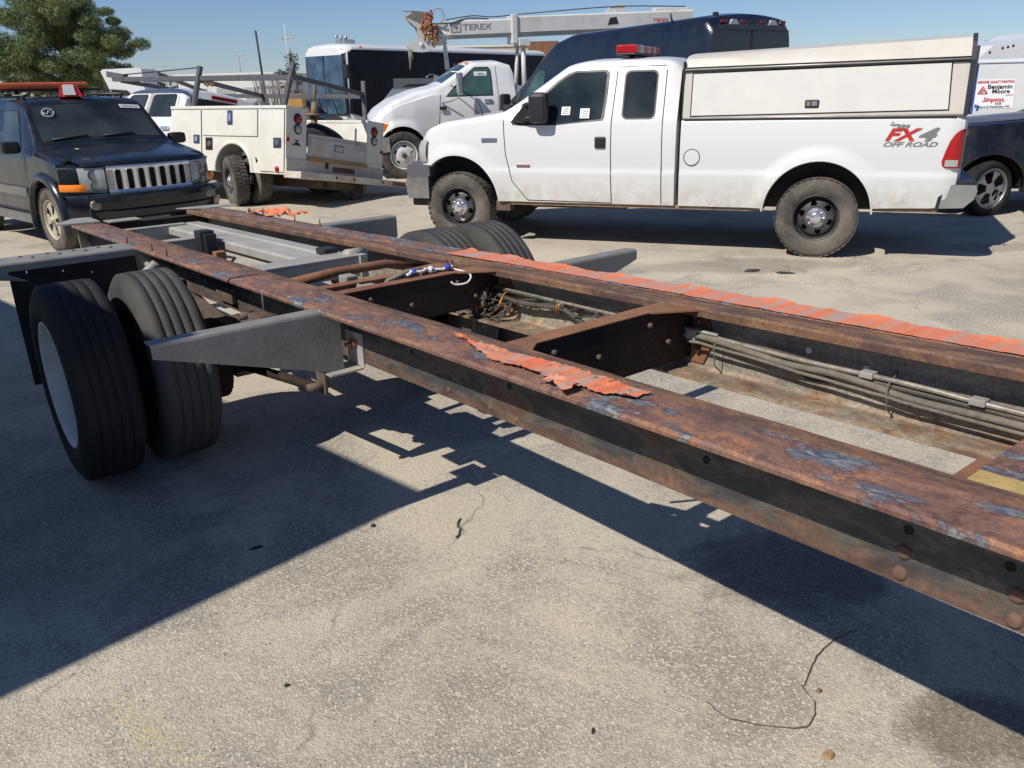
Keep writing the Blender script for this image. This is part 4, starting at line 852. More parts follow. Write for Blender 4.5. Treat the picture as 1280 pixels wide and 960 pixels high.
# cab, wings and bonnet in one shell
cabS = Shell(zb=[(1.45, 0.49), (3.5, 0.49), (4.35, 0.50), (4.56, 0.60)],
             zm=[(1.45, 1.36), (3.0, 1.355), (3.30, 1.39), (3.45, 1.395), (4.2, 1.30), (4.42, 1.22), (4.56, 1.08)],
             zt=[(1.45, 1.88), (1.54, 1.955), (1.75, 1.975), (2.45, 1.975), (2.62, 1.955), (2.72, 1.925), (3.40, 1.475), (3.50, 1.455), (4.2, 1.36), (4.42, 1.28), (4.56, 1.15)],
             wm=[(1.45, 0.985), (3.4, 0.985), (4.1, 0.97), (4.35, 0.93), (4.50, 0.84), (4.56, 0.74)],
             wt=[(1.45, 0.76), (2.7, 0.74), (3.40, 0.84), (4.1, 0.86), (4.35, 0.80), (4.56, 0.66)],
             arches=((4.01, 0.47, 0.53),), tuck=0.05, crown=0.035, rc=0.10, flare=0.028, bulge=0.03)
cabS.crease = (0.845, 0.014, 0.05)
cabo = cabS.build('cab_body', pickup_white, pk, cabS.stations(1.45, 4.56, 0.07), nl=34, nu=5)
bedS = Shell(zb=[(-1.22, 0.56), (-1.05, 0.53), (0.5, 0.49), (1.40, 0.49)],
             zm=[(-1.22, 1.35), (1.40, 1.335)], zt=[(-1.22, 1.385), (1.40, 1.365)],
             wm=[(-1.22, 0.95), (-1.14, 0.985), (1.40, 0.985)], wt=[(-1.22, 0.90), (-1.14, 0.93), (1.40, 0.93)],
             arches=((0.01, 0.45, 0.52),), tuck=0.05, crown=0.0, rc=0.03, flare=0.035, bulge=0.02)
bedS.crease = (0.845, 0.014, 0.05)
bedo = bedS.build('bed_body', pickup_white, pk, bedS.stations(-1.22, 1.40, 0.07), nl=34, nu=2)
lm = MB(); arch_liner(lm, 4.01, 0.47, 0.53, 0.96, 0.42); arch_liner(lm, 0.01, 0.45, 0.52, 0.96, 0.42)
lm.box(-1.15, 4.2, -0.55, 0.55, 0.56, 0.72); lm.build('wheel_housing', M('arch_liner', (0.05, 0.045, 0.04), 0.8, 0, 0.3, 8, (0.14, 0.12, 0.10), 0.5), pk)
um = MB(); um.box(-1.3, 4.4, 0.36, 0.44, 0.50, 0.62); um.box(-1.3, 4.4, -0.44, -0.36, 0.50, 0.62); um.tube([(0, -0.9, 0.40), (0, 0.9, 0.40)], 0.05, 12); um.lathe([(0.001, -0.16), (0.13, -0.1), (0.15, 0), (0.13, 0.1), (0.001, 0.16)], (0, 0.05, 0.40), 'y', 18); um.tube([(4.01, -0.9, 0.40), (4.01, 0.9, 0.40)], 0.045, 12); um.box(2.0, 3.1, 0.30, 0.85, 0.42, 0.52); um.tube([(2.6, 0.4, 0.44), (0.9, 0.5, 0.46), (-0.6, -0.6, 0.5)], 0.045, 10)
um.box(3.35, 3.52, 0.80, 0.93, 0.38, 0.49)
um.build('underbody', dirty_metal, pk)
rk = MB(); rk.box(0.56, 3.46, 0.88, 0.925, 0.452, 0.497); rk.box(-1.10, -0.52, 0.86, 0.92, 0.485, 0.555); rk.box(0.56, 3.46, -0.925, -0.88, 0.452, 0.497); rk.build('rusty_sill', M('rusty_sill', (0.22, 0.15, 0.09), 0.8, 0, 0.4, 14, (0.30, 0.26, 0.2), 0.5), pk)
def seams(shell, segs, par, wdt=0.009):
    """thin dark gaps following the body side: seg = [(x, z) ...]"""
    for sd in (1, -1):
        for seg in segs:
            mb = MB(); P = []
            for i, (x, z) in enumerate(seg):
                dx = seg[min(i+1, len(seg)-1)][0]-seg[max(i-1, 0)][0]; dz = seg[min(i+1, len(seg)-1)][1]-seg[max(i-1, 0)][1]; L = math.hypot(dx, dz)+1e-9; nx, nz = -dz/L*wdt/2, dx/L*wdt/2
                P.append([(x+nx, sd*(shell.y(x+nx, z+nz)+0.0028), z+nz), (x-nx, sd*(shell.y(x-nx, z-nz)+0.0028), z-nz)])
            mb.grid(P, 0, True).build('door_seam', seam_mat, par)
def lin(pts, n=8):
    out = []
    for i in range(len(pts)-1):
        for k in range(n): t = k/n; out.append((pts[i][0]*(1-t)+pts[i+1][0]*t, pts[i][1]*(1-t)+pts[i+1][1]*t))
    return out+[pts[-1]]
seams(cabS, [lin([(2.135, 0.50), (2.145, 0.85), (2.15, 1.36), (2.13, 1.86)]), lin([(1.585, 0.50), (1.60, 1.36), (1.60, 1.86)]), lin([(3.12, 0.51), (3.30, 0.72), (3.37, 1.0), (3.395, 1.38)]), lin([(3.12, 0.51), (2.135, 0.50)]), lin([(2.13, 1.905), (1.61, 1.905)])], pk)
def panel_with_seal(sh_, spec, par, name, mat, seal=0.022, off=0.006, sides=(1, -1)):
    x0, x1, z0, z1, r, x0t, x1t = spec
    for sd in sides:
        mb = sh_.side_panel(sh_.rounded(x0-seal, x1+seal, z0-seal, z1+seal, r+seal*0.5, x0t-seal, x1t+seal), sd, off*0.6); s_ = mb.build('window_seal', black_plastic, par)
        mb = sh_.side_panel(sh_.rounded(x0, x1, z0, z1, r, x0t, x1t), sd, off); o = mb.build(name, mat, par)
    return o
# front side window: slanted leading edge
panel_with_seal(cabS, (1.70, 2.03, 1.395, 1.85, 0.05, 1.70, 2.03), pk, 'side_window', glass_dark, 0.016)
for sd in (1, -1):
    rows = [(1.345, 2.80, 3.16), (1.36, 2.60, 3.235), (1.385, 2.285, 3.26), (1.40, 2.265, 3.24), (1.60, 2.25, 2.99), (1.78, 2.245, 2.76), (1.835, 2.245, 2.66), (1.86, 2.27, 2.60)]
    seal = [(1.325, 2.80, 3.20), (1.345, 2.60, 3.27), (1.37, 2.25, 3.295), (1.40, 2.235, 3.28), (1.60, 2.22, 3.03), (1.78, 2.215, 2.80), (1.85, 2.215, 2.69), (1.88, 2.25, 2.60)]
    cabS.side_panel(seal, sd, 0.0035, 16).build('window_seal', black_plastic, pk); w_ = cabS.side_panel(rows, sd, 0.006, 16).build('side_window', glass_cabin, pk)
    for (x, z, a, b) in ((2.62, 1.43, 0.10, 0.085), (2.40, 1.395, 0.105, 0.10)) if sd > 0 else ():
        q = cabS.side_panel([(z, x, x+a), (z+b, x, x+a)], 1, 0.009, 2); s_ = q.build('paper_sticker', label_white, w_)
        q = MB()
        for k in range(4): yy = cabS.y(x, z+0.015+0.018*k)+0.011; q.box(x+0.015, x+a-0.02-0.012*(k % 2), yy, yy+0.0005, z+0.014+0.018*k, z+0.019+0.018*k)
        q.build('printed_text', ink_grey, w_)
cabS.top_panel(2.80, 3.37, 0.93, 0.006, 8).build('windscreen', glass_cabin, pk)
cw = MB(); cw.box(3.33, 3.46, -0.80, 0.80, 1.455, 1.50); cw.build('wiper_cowl', black_plastic, pk)
cabS.top_panel(3.52, 4.44, 0.86, 0.008, 10).build('bonnet', pickup_white, pk)
# dark A-pillar wedge and the big towing mirror
for sd in (1, -1):
    m_ = MB(); y0 = sd*0.955
    m_.bbox(2.83, 3.05, min(y0+sd*0.035, y0+sd*0.16), max(y0+sd*0.035, y0+sd*0.16), 1.35, 1.67, 0.055)
    m_.tube([(3.20, y0-sd*0.03, 1.395), (3.12, y0+sd*0.05, 1.395), (3.0, y0+sd*0.08, 1.41)], 0.026, 8); m_.tube([(3.16, y0-sd*0.03, 1.53), (3.10, y0+sd*0.05, 1.545), (3.0, y0+sd*0.08, 1.56)], 0.024, 8)
    m_.prism([(3.30, 1.36), (3.06, 1.345), (3.06, 1.55), (3.12, 1.56)], 'y', y0-sd*0.05, y0+sd*0.035)
    mo = m_.build('door_mirror', black_plastic, pk)
    g_ = MB(); g_.bbox(2.86, 3.02, min(y0+sd*0.155, y0+sd*0.163), max(y0+sd*0.155, y0+sd*0.163), 1.42, 1.63, 0.03); g_.build('mirror_shell', M('mirror_shell', (0.03, 0.03, 0.034), 0.3, coat=0.3), mo)
    h_ = MB(); yy = cabS.y(2.27, 1.15); h_.bbox(2.205, 2.325, min(sd*(yy-0.01), sd*(yy+0.022)), max(sd*(yy-0.01), sd*(yy+0.022)), 1.085, 1.205, 0.02); h_.build('door_handle', black_plastic, pk)
an = MB(); an.tube([(3.72, 0.78, 1.41), (3.74, 0.79, 1.52), (3.90, 0.82, 1.86)], [0.010, 0.004, 0.003], 6); an.build('aerial', black_plastic, pk)
wp = MB(); wp.prism([(3.42, 1.475), (3.24, 1.50), (3.24, 1.47), (3.40, 1.45)], 'y', 0.30, 0.82); wp.build('cowl_grille', black_plastic, pk)
# badges
yb = cabS.y(3.55, 1.18)
bd = MB(); bd.bbox(3.47, 3.665, yb-0.004, yb+0.008, 1.145, 1.195, 0.006); bo = bd.build('wing_badge', M('badge_blue', (0.20, 0.27, 0.36), 0.3, 0.5), pk)
text_part('badge_lettering', 'F-250', 0.055, chrome, bo, plane_mtx((3.66, yb+0.009, 1.152), (-1, 0, 0), (0, 0, 1)), width=0.18, bold=0.001)
bd = MB(); yb2 = cabS.y(3.2, 0.89); bd.bbox(3.08, 3.24, yb2-0.004, yb2+0.008, 0.875, 0.905, 0.004); bo = bd.build('door_badge', M('badge_red', (0.33, 0.16, 0.17), 0.35, 0.4), pk)
text_part('badge_lettering', 'POWER STROKE', 0.03, chrome, bo, plane_mtx((3.232, yb2+0.009, 0.881), (-1, 0, 0), (0, 0, 1)), width=0.145)
# front: bumper, headlight, grille
def curved_front(x0, x1, ym, z0, z1, name, mat, nose=0.16, n=16, th=0.05):
    P = []
    for k in range(n+1):
        t = -1+2*k/n; yv = ym*t; x = x1-nose*abs(t)**3.0
        P.append([(x, yv, z0), (x+0.02, yv, z0+(z1-z0)*0.25), (x+0.02, yv, z0+(z1-z0)*0.75), (x, yv, z1), (x0-nose*abs(t)**3*0.2, yv*0.985, z1), (x0-nose*abs(t)**3*0.2, yv*0.985, z0)])
    mb = MB(); mb.grid(P, 0, False, closeu=True); mb.add(P[0], [tuple(range(6))], 0); mb.add(P[-1], [tuple(range(6))], 0); return mb.build(name, mat, pk)
curved_front(4.42, 4.86, 0.985, 0.50, 0.755, 'front_bumper', dull_chrome, 0.22)
curved_front(4.40, 4.845, 0.98, 0.757, 0.885, 'bumper_cap', M('bumper_grey', (0.10, 0.105, 0.12), 0.5), 0.22)
q = MB(); q.box(4.36, 4.66, -0.85, 0.85, 0.40, 0.50); q.box(4.50, 4.60, -0.62, 0.62, 0.74, 1.08); q.build('front_valance', black_plastic, pk)
q = MB(); 
for z in (0.80, 0.89, 0.98, 1.06): q.bbox(4.58, 4.63, -0.60, 0.60, z-0.022, z+0.022, 0.01)
q.build('radiator_grille', chrome, pk)
for sd in (1, -1):
    P = []
    for a, x, yw in ((0, 4.40, 0.925), (1, 4.48, 0.885), (2, 4.545, 0.82), (3, 4.585, 0.72), (4, 4.60, 0.62)):
        P.append([(x, sd*yw, 0.92), (x+0.012, sd*(yw+0.008), 1.0), (x+0.004, sd*(yw+0.004), 1.10), (x-0.02, sd*(yw-0.01), 1.15 if a > 1 else 1.17)])
    MB().grid(P, 0, True).build('headlight', lens_clear, pk)
for x, nm in ((4.01, 'f'), (0.0, 'r')):
    for sd in (1, -1): wheel(pk, x, sd*0.815, 0.402, 0.222, 0.27, sd, steel_dark, 'pickup', rubber_dusty, 0.004, 'lug', name='tyre')
# tail lamp, rear bumper, tailgate
for sd in (1, -1):
    P = []
    for z, xa in ((0.91, -1.10), (0.93, -1.075), (0.97, -1.065), (1.06, -1.085), (1.16, -1.115), (1.22, -1.15), (1.255, -1.19), (1.262, -1.205)):
        y_ = bedS.y(-1.1, z)
        P.append([(xa, sd*(y_+0.004), z), ((xa-1.235)/2, sd*(y_+0.012), z), (-1.21, sd*(y_-0.004), z), (-1.238, sd*(y_-0.05), z), (-1.24, sd*(y_-0.12), z)])
    tl = MB().grid(P, 0, True).build('tail_lamp', red_lens, pk)
    P = []
    for z in (0.925, 0.955, 0.985):
        y_ = bedS.y(-1.1, z); P.append([(-1.095, sd*(y_+0.008), z), (-1.15, sd*(y_+0.0165), z), (-1.205, sd*(y_+0.001), z)])
    MB().grid(P, 0, True).build('reversing_lens', lens_clear, tl)
q = MB(); q.bbox(-1.26, -1.21, -0.80, 0.80, 0.76, 1.36, 0.015); q.build('tailgate', pickup_white, pk)
q = MB()
for sd in (1, -1):
    q.prism([(-1.13, 0.755), (-1.39, 0.755), (-1.41, 0.70), (-1.39, 0.62), (-1.31, 0.54), (-1.09, 0.53)], 'y', sd*0.955 if sd < 0 else 0.70, -0.70 if sd < 0 else 0.955)
q.prism([(-1.25, 0.755), (-1.39, 0.755), (-1.39, 0.60), (-1.30, 0.56)], 'y', -0.70, 0.70); q.build('rear_bumper', dull_chrome, pk)
q = MB(); q.box(-1.40, -1.15, -0.94, 0.94, 0.756, 0.785); q.prism([(-1.10, 0.78), (-1.135, 0.78), (-1.10, 0.53), (-1.07, 0.53)], 'y', 0.90, 0.962); q.build('step_pad', black_plastic, pk)
# fuel flap, decal, scuffs, wheel arch dent
q = MB(); q.lathe([(0.078, 0.0), (0.082, 0.002), (0.086, 0.0)], (1.275, 0.967, 0.995), 'y', 40); q.build('fuel_flap_gap', seam_mat, pk).location.y = bedS.y(1.27, 1.0)-0.965
yd = bedS.y(-0.8, 1.2)+0.004
text_part('decal_lettering', 'FX', 0.155, ink_red, pk, plane_mtx((-0.548, yd, 1.162), (-1, 0, 0), (0, 0, 1)), shear=0.35, width=0.315, bold=0.006)
text_part('decal_lettering', '4', 0.155, ink_grey, pk, plane_mtx((-0.835, yd, 1.162), (-1, 0, 0), (0, 0, 1)), shear=0.35, width=0.175, bold=0.008)
text_part('decal_lettering', 'OFF ROAD', 0.062, ink_grey, pk, plane_mtx((-0.535, yd, 1.105), (-1, 0, 0), (0, 0, 1)), shear=0.35, width=0.47, bold=0.002)
q = MB(); 
for k in range(26):
    x = -0.58-0.19*rng.random(); z = 1.275+0.028*rng.random()+(0.02 if x > -0.66 else 0); yy = bedS.y(x, z)+0.003; a = rng.uniform(0.2, 1.0)
    q.add([(x, yy, z), (x+0.03*math.cos(a), yy, z+0.02*math.sin(a)), (x+0.03*math.cos(a)+0.008, yy, z+0.02*math.sin(a)-0.006), (x+0.01, yy, z-0.007)], [(0, 1, 2, 3)])
q.build('paint_scrape', ink_grey, pk)
q = MB(); P = []
for i in range(9):
    x = -0.555-0.035*i; P.append([(x, bedS.y(x, z)+0.0015+0.012*math.sin(i*1.3)*math.sin((z-0.575)*21.7)*math.sin(math.pi*i/8), z) for z in np.linspace(0.575, 0.72, 7)])
q.grid(P, 0, True).build('creased_corner', pickup_white, pk)
for sd in (1, -1):
    P = []
    for a in np.linspace(0.02, math.pi-0.02, 30):
        P.append([(0.01+r_*math.cos(a), sd*(yy+bedS.y(0.01+0.53*math.cos(a), 0.5+0.5*math.sin(a))), 0.45+r_*math.sin(a)) for r_, yy in ((0.512, -0.05), (0.514, 0.002), (0.522, 0.006), (0.532, 0.002))])
    MB().grid(P, 0, True).build('arch_lip', pickup_white, pk)
# bed cap
cap = MB(); N_ = 12
def capw(z): u = (z-1.38)/0.48; return 0.955-0.055*max(0, u)
zr = lambda x: 2.045-0.028*(x-1.39)/2.58*1.0+0.0 if False else 2.0+0.03*(1.39-x)
P = []
for x in np.linspace(-1.19, 1.392, N_+1):
    zt_ = zr(x); zg = 1.832+0.008*(1.39-x)
    sec = [(0.955, 1.385), (0.950, 1.45), (capw(zg), zg), (0.912, zg+0.004), (0.885, zg+0.06), (0.845, zg+0.12), (0.77, zt_-0.02), (0.60, zt_), (0.3, zt_+0.02), (0, zt_+0.026)]
    P.append([(x, a, b) for a, b in sec]+[(x, -a, b) for a, b in sec[:-1]][::-1])
cap.grid(P, 0, True)
for row in (P[0], P[-1]): n = len(row); cap.add(row, [(i, i+1, n-2-i, n-1-i) for i in range(n//2)], 0, False)
capo = cap.build('bed_cap', cap_white, pk, edge=0.45)
def cap_y(z): return float(np.interp(z, [1.385, 1.45, 1.835], [0.955, 0.950, capw(1.835)]))
for sd in (1, -1):
    for nm, mm, e, off in (('cap_door_gap', seam_mat, 0.012, 0.003), ('cap_side_door', cap_panel, 0.0, 0.008)):
        P = []
        for t in np.linspace(0, 1, 6):
            zl, zr_ = 1.408-e+(1.808+e-(1.408-e))*t, 1.438-e+(1.842+e-(1.438-e))*t
            xl, xr = 1.305+e-0.0*t, -1.055-e-0.0*t+0.02*t
            P.append([(xl+(xr-xl)*k/10, sd*(cap_y(zl+(zr_-zl)*k/10)+off), zl+(zr_-zl)*k/10) for k in range(11)])
        po = MB().grid(P, 0, True).build(nm, mm, capo)
    # two drip mouldings
    q = MB()
    for dz, hh in ((0.0, 0.010), (0.032, 0.008)):
        pts = [(1.392, sd*0.912, 1.835+dz), (-1.19, sd*0.912, 1.856+dz)]; q.tube(pts, hh, 6)
    q.build('drip_moulding', seam_mat, capo)
    q = MB(); q.tube([(1.392, sd*0.915, 1.851), (-1.19, sd*0.915, 1.873)], 0.009, 6); q.tube([(1.39, sd*0.962, 1.384), (-1.19, sd*0.962, 1.388)], 0.011, 6); q.build('cap_trim', M('aluminium_trim', (0.5, 0.48, 0.44), 0.4, 0.4), capo)
    q = MB(); q.box(-1.14, 1.37, min(sd*0.953, sd*0.964), max(sd*0.953, sd*0.964), 1.362, 1.376); q.build('cap_seal', seam_mat, capo)
q = MB(); q.bbox(0.075, 0.205, 0.945, 0.966, 1.468, 1.542, 0.010); lt = q.build('cap_latch', black_plastic, capo)
q = MB(); q.bbox(0.09, 0.145, 0.962, 0.972, 1.485, 1.525, 0.005); q.bbox(0.155, 0.19, 0.962, 0.970, 1.485, 1.525, 0.005); q.build('latch_lever', dull_chrome, lt)
q = MB(); 
for k in range(8):
    z0, z1 = 1.39+0.085*k, 1.475+0.085*k
[MB().prism([(s_*a, b) for a, b in [(0.965, 1.38), (0.918, 1.86), (0.86, 2.02), (0.80, 2.09), (0.78, 2.07), (0.84, 2.0), (0.895, 1.85), (0.945, 1.38)]], 'x', -1.225, -1.188).build('cap_rear_frame', M('dark_blue_trim', (0.025, 0.025, 0.05), 0.4), capo) for s_ in (1, -1)]
q = MB(); q.box(-1.245, -1.226, -0.93, 0.93, 1.39, 1.98); q.build('cap_rear_door', glass_dark, capo)
q = MB(); q.prism([(0.950, 1.39), (0.905, 1.82), (0.885, 1.82), (0.93, 1.39)], 'x', -1.262, -1.246); q.tube([(-1.27, 0.95, 1.47), (-1.30, 0.955, 1.46), (-1.295, 0.955, 1.42)], 0.011, 6); q.build('door_latch', M('blue_trim', (0.02, 0.06, 0.30), 0.4), capo)
q = MB(); q.box(1.393, 1.412, -0.92, 0.92, 1.385, 1.93); q.build('cap_front_trim', seam_mat, capo)
# roof light bar: two clear end sections, red in between
lb = MB(); lb.bbox(1.98, 2.20, -0.62, 0.62, 2.025, 2.045, 0.008); lb.tube([(2.09, 0.35, 1.99), (2.09, 0.35, 2.03)], 0.03, 8); lb.tube([(2.09, -0.35, 1.99), (2.09, -0.35, 2.03)], 0.03, 8); lbo = lb.build('light_bar', black_plastic, pk)
for k, (ya, yb_, mm) in enumerate(((0.60, 0.42, red_lens), (0.415, 0.24, lens_clear), (0.235, 0.02, red_lens), (0.015, -0.08, lens_clear), (-0.085, -0.25, red_lens), (-0.255, -0.36, lens_clear), (-0.365, -0.60, red_lens))):
    q = MB(); q.bbox(1.975, 2.205, yb_, ya, 2.046, 2.13, 0.014); q.build('lamp_lens', mm, lbo)

# ================================================================ DARK BLUE SUV WITH SEVEN-SLOT GRILLE
jp = thing('suv', 'dark blue SUV with chrome seven-slot grille and orange light bar facing the chassis', 'SUV', (-4.8434+0.06*math.sin(0.7416), 10.4281+0.06*math.cos(0.7416), 0), -0.7416)
jS = Shell(zb=[(-3.7, 0.40), (-1.6, 0.33), (-0.5, 0.33), (0.55, 0.46), (0.80, 0.50)],
           zm=[(-3.7, 1.10), (-0.4, 1.10), (-0.2, 1.11), (0.5, 1.01), (0.72, 0.98), (0.80, 0.95)],
           zt=[(-3.75, 1.60), (-3.6, 1.70), (-2.5, 1.74), (-1.0, 1.73), (-0.78, 1.705), (-0.70, 1.665), (-0.27, 1.195), (-0.2, 1.165), (0.5, 1.065), (0.72, 1.025), (0.80, 0.99)],
           wm=[(-3.75, 0.86), (-3.5, 0.915), (0.2, 0.915), (0.6, 0.88), (0.74, 0.82), (0.80, 0.76)],
           wt=[(-3.75, 0.68), (-0.75, 0.70), (-0.27, 0.80), (0.2, 0.78), (0.6, 0.74), (0.80, 0.68)],
           arches=((0.0, 0.38, 0.47), (-2.78, 0.38, 0.46)), tuck=0.04, crown=0.03, rc=0.06, flare=0.0, bulge=0.02)
jS.build('body', jeep_blue, jp, jS.stations(-3.75, 0.44, 0.07)+[0.46], nl=12, nu=5)
nose = MB(); P = []
for z, k_ in ((0.66, 0.0), (0.85, 0.01), (0.975, 0.0), (1.0, -0.02)):
    P.append([(0.79+k_-0.06*(abs(yy)/0.5)**2-0.05*max(0, (abs(yy)-0.5)/0.25)**2, yy, z) for yy in np.linspace(-0.905, 0.905, 31)])
P.append([(min(q_[0]-0.02, 0.44), q_[1]*0.99, 1.035) for q_ in P[-1]])
nose.grid(P, 0, True).build('nose_panel', jeep_blue, jp)
lm = MB(); arch_liner(lm, 0.0, 0.38, 0.47, 0.90, 0.34); arch_liner(lm, -2.78, 0.38, 0.46, 0.90, 0.34); lm.box(-3.6, 0.6, -0.5, 0.5, 0.36, 0.6); lm.build('wheel_housing', dark_void, jp)
for xc in (0.0, -2.78):
    for sd in (1, -1):
        P = []
        for a in np.linspace(-0.25, math.pi+0.25, 24):
            if xc == 0.0 and a < 0.1 and False: continue
            ca, sa = math.cos(a), math.sin(a); P.append([(xc+r_*ca, sd*yy, 0.38+r_*sa) for r_, yy in ((0.455, 0.90), (0.455, 0.965), (0.49, 0.972), (0.535, 0.955), (0.555, 0.905))])
        MB().grid(P, 0, True).build('wheel_arch_flare', jeep_blue, jp)
q = MB()
for sd in (1, -1):
    q.prism([(-2.25, 0.30), (-0.52, 0.30), (-0.50, 0.40), (-2.27, 0.40)], 'y', sd*0.90, sd*0.955); q.box(-2.2, -0.55, min(sd*0.91, sd*0.94), max(sd*0.91, sd*0.94), 0.62, 0.72)
q.build('body_cladding', M('grey_cladding', (0.12, 0.12, 0.12), 0.5, 0, 0.2, 6, (0.3, 0.27, 0.22), 0.4), jp)
seams(jS, [lin([(-0.52, 0.42), (-0.50, 1.09)]), lin([(-1.55, 0.40), (-1.55, 1.62)])], jp, 0.008)
for spec in ((-1.48, -0.62, 1.15, 1.60, 0.05, -1.48, -0.86), (-2.45, -1.60, 1.15, 1.61, 0.05, -2.45, -1.60), (-3.4, -2.55, 1.15, 1.61, 0.05, -3.4, -2.55)):
    panel_with_seal(jS, spec, jp, 'side_window', glass_cabin, 0.014)
# windscreen: the A pillars stay dark either side; a bright patch of the white truck shows through in the photo
jS.top_panel(-0.685, -0.285, 0.99, 0.0045, 8).build('windscreen_seal', black_plastic, jp)
wsj = jS.top_panel(-0.665, -0.31, 0.955, 0.009, 10).build('windscreen', glass_cabin, jp)
def ws_pt(t, u):   # t across (-1..1, + = left of car), u up (0..1)
    x = -0.31-(0.355)*u; T = (jS.y(x, jS.zt(x)-0.001)-jS.rc*0.6)*0.955; return Vector((x+0.01, t*T, jS.zt(x)+jS.crown*(1-(t*0.955)**2)+0.014))
def ws_patch(t0, t1, u0, u1, name, mat, par):
    return MB().grid([[ws_pt(t0+(t1-t0)*i/4, u0+(u1-u0)*j/2) for i in range(5)] for j in range(3)], 0, True).build(name, mat, par)
ws_patch(0.60, 0.99, 0.86, 0.97, 'windscreen_label', label_white, wsj)
q = MB()
for k in range(9):
    a = ws_pt(0.64+0.036*k, 0.885); b = ws_pt(0.64+0.036*k+0.022, 0.945); q.add([a+Vector((0.004, 0, 0.004)), Vector((a.x, b.y, a.z))+Vector((0.004, 0, 0.004)), b+Vector((0.004, 0, 0.004)), Vector((b.x, a.y, b.z))+Vector((0.004, 0, 0.004))], [(0, 1, 2, 3)])
q.build('label_digits', ink_grey, wsj)
q = MB(); pts = [ws_pt(-0.76+0.10*math.cos(a), 0.79+0.12*math.sin(a))+Vector((0.004, 0, 0.004)) for a in np.linspace(0.3, 6.4, 26)]; q.tube(pts, 0.005, 5); q.tube([ws_pt(-0.84, 0.80)+Vector((.004, 0, .004)), ws_pt(-0.78, 0.74)+Vector((.004, 0, .004)), ws_pt(-0.74, 0.84)+Vector((.004, 0, .004)), ws_pt(-0.70, 0.76)+Vector((.004, 0, .004))], 0.005, 5); q.build('chalk_mark', label_white, wsj)
q = MB(); q.tube([ws_pt(-0.85, 0.02), ws_pt(-0.3, 0.06), ws_pt(-0.25, 0.05)], 0.008, 5); q.tube([ws_pt(0.0, 0.02), ws_pt(0.5, 0.07), ws_pt(0.55, 0.05)], 0.008, 5); q.build('wiper', black_plastic, jp)
q = MB(); 
for a, b in ((-0.10, 0.02),): q.bbox(-0.47, -0.45, -0.12, -0.02, 1.52, 1.56, 0.008)
bh = MB(); P = []
for i in range(15):
    x_ = -0.17+i*0.066; row = []
    for j in range(17):
        t_ = -1+j/8; wv_ = 0.80-0.10*max(0, x_)**1.5; lim = 0.835-0.06*(abs(t_*wv_)/0.5)**2-0.05*max(0, (abs(t_*wv_)-0.5)/0.3)**2; xx_ = -0.17+(x_+0.17)/(0.754+0.17)*(lim+0.17)
        zz_ = jS.zt(min(xx_, 0.70))+0.035*(1-t_*t_)+0.014-0.05*max(0, (xx_-0.66)/0.17)**2-0.02*abs(t_)**6
        row.append((xx_, t_*wv_, zz_))
    P.append(row)
P.append([(p_[0]+0.004, p_[1], p_[2]-0.035) for p_ in P[-1]])
bh.grid(P, 0, True).build('bonnet', jeep_blue, jp)
q = MB()
for (x, y_, a) in ((0.12, -0.38, 0.05), (0.2, -0.26, 0.035), (0.05, -0.52, 0.035)): q.add([(x, y_, jS.zt(x)+0.040), (x+a, y_+0.02, jS.zt(x+a)+0.040), (x+a*0.6, y_+a*1.6, jS.zt(x+a*.6)+0.040), (x-a*0.3, y_+a, jS.zt(x-a*.3)+0.040)], [(0, 1, 2, 3)])
q.build('paint_chip', label_white, jp)
text_part('bonnet_badge', 'Jeep', 0.11, chrome, jp, plane_mtx((0.795, -0.10, 0.985), (0, 1, 0), (-0.5, 0, 1)), width=0.20, bold=0.003, extrude=0.006)
# chrome grille with seven openings
GZ0, GZ1, GX = 0.715, 0.965, 0.845
def gx(y_): return GX-0.06*(abs(y_)/0.5)**2
gr = MB(); n7 = 7; Wg = 0.46; pitch_ = 2*Wg*0.97/n7
ys7 = [-Wg*0.97+pitch_*(k+0.5) for k in range(n7)]
edges_y = [-0.50]+sum([[yy-0.040, yy+0.040] for yy in ys7], [])+[0.50]
for k in range(0, len(edges_y), 2):
    ya, yb_ = edges_y[k], edges_y[k+1]
    gr.add([(gx(ya)+dx, ya, z) for dx in (0, -0.05) for z in (GZ0, GZ1)]+[(gx(yb_)+dx, yb_, z) for dx in (0, -0.05) for z in (GZ0, GZ1)], [(0, 1, 5, 4), (2, 3, 7, 6), (0, 1, 3, 2), (4, 5, 7, 6)], 0, False)
for (z0, z1) in ((GZ0-0.035, GZ0+0.012), (GZ1-0.012, GZ1+0.03)):
    P = [[(gx(yy)+0.004, yy, z0), (gx(yy)+0.010, yy, (z0+z1)/2), (gx(yy)+0.002, yy, z1), (gx(yy)-0.06, yy, z1), (gx(yy)-0.06, yy, z0)] for yy in np.linspace(-0.50, 0.50, 15)]; gr.grid(P, 0, False, closeu=True)
grl = gr.build('grille', chrome, jp)
P = [[(gx(yy)-0.045, yy, GZ0), (gx(yy)-0.045, yy, GZ1)] for yy in np.linspace(-0.49, 0.49, 12)]
MB().grid(P, 0, True).build('grille_mesh', dark_void, grl)
for yy in ys7:
    r_ = MB(); pts = []
    hw, hh = 0.040, (GZ1-GZ0)/2-0.008; zc = (GZ0+GZ1)/2
    for a in np.linspace(0, 2*math.pi, 21)[:-1]:
        c_, s_ = math.cos(a), math.sin(a); pts.append((gx(yy)+0.004, yy+hw*math.copysign(abs(c_)**0.45, c_), zc+hh*math.copysign(abs(s_)**0.25, s_)))
    r_.tube(pts+[pts[0]], 0.007, 6, cap=False); r_.build('slot_surround', chrome, grl)
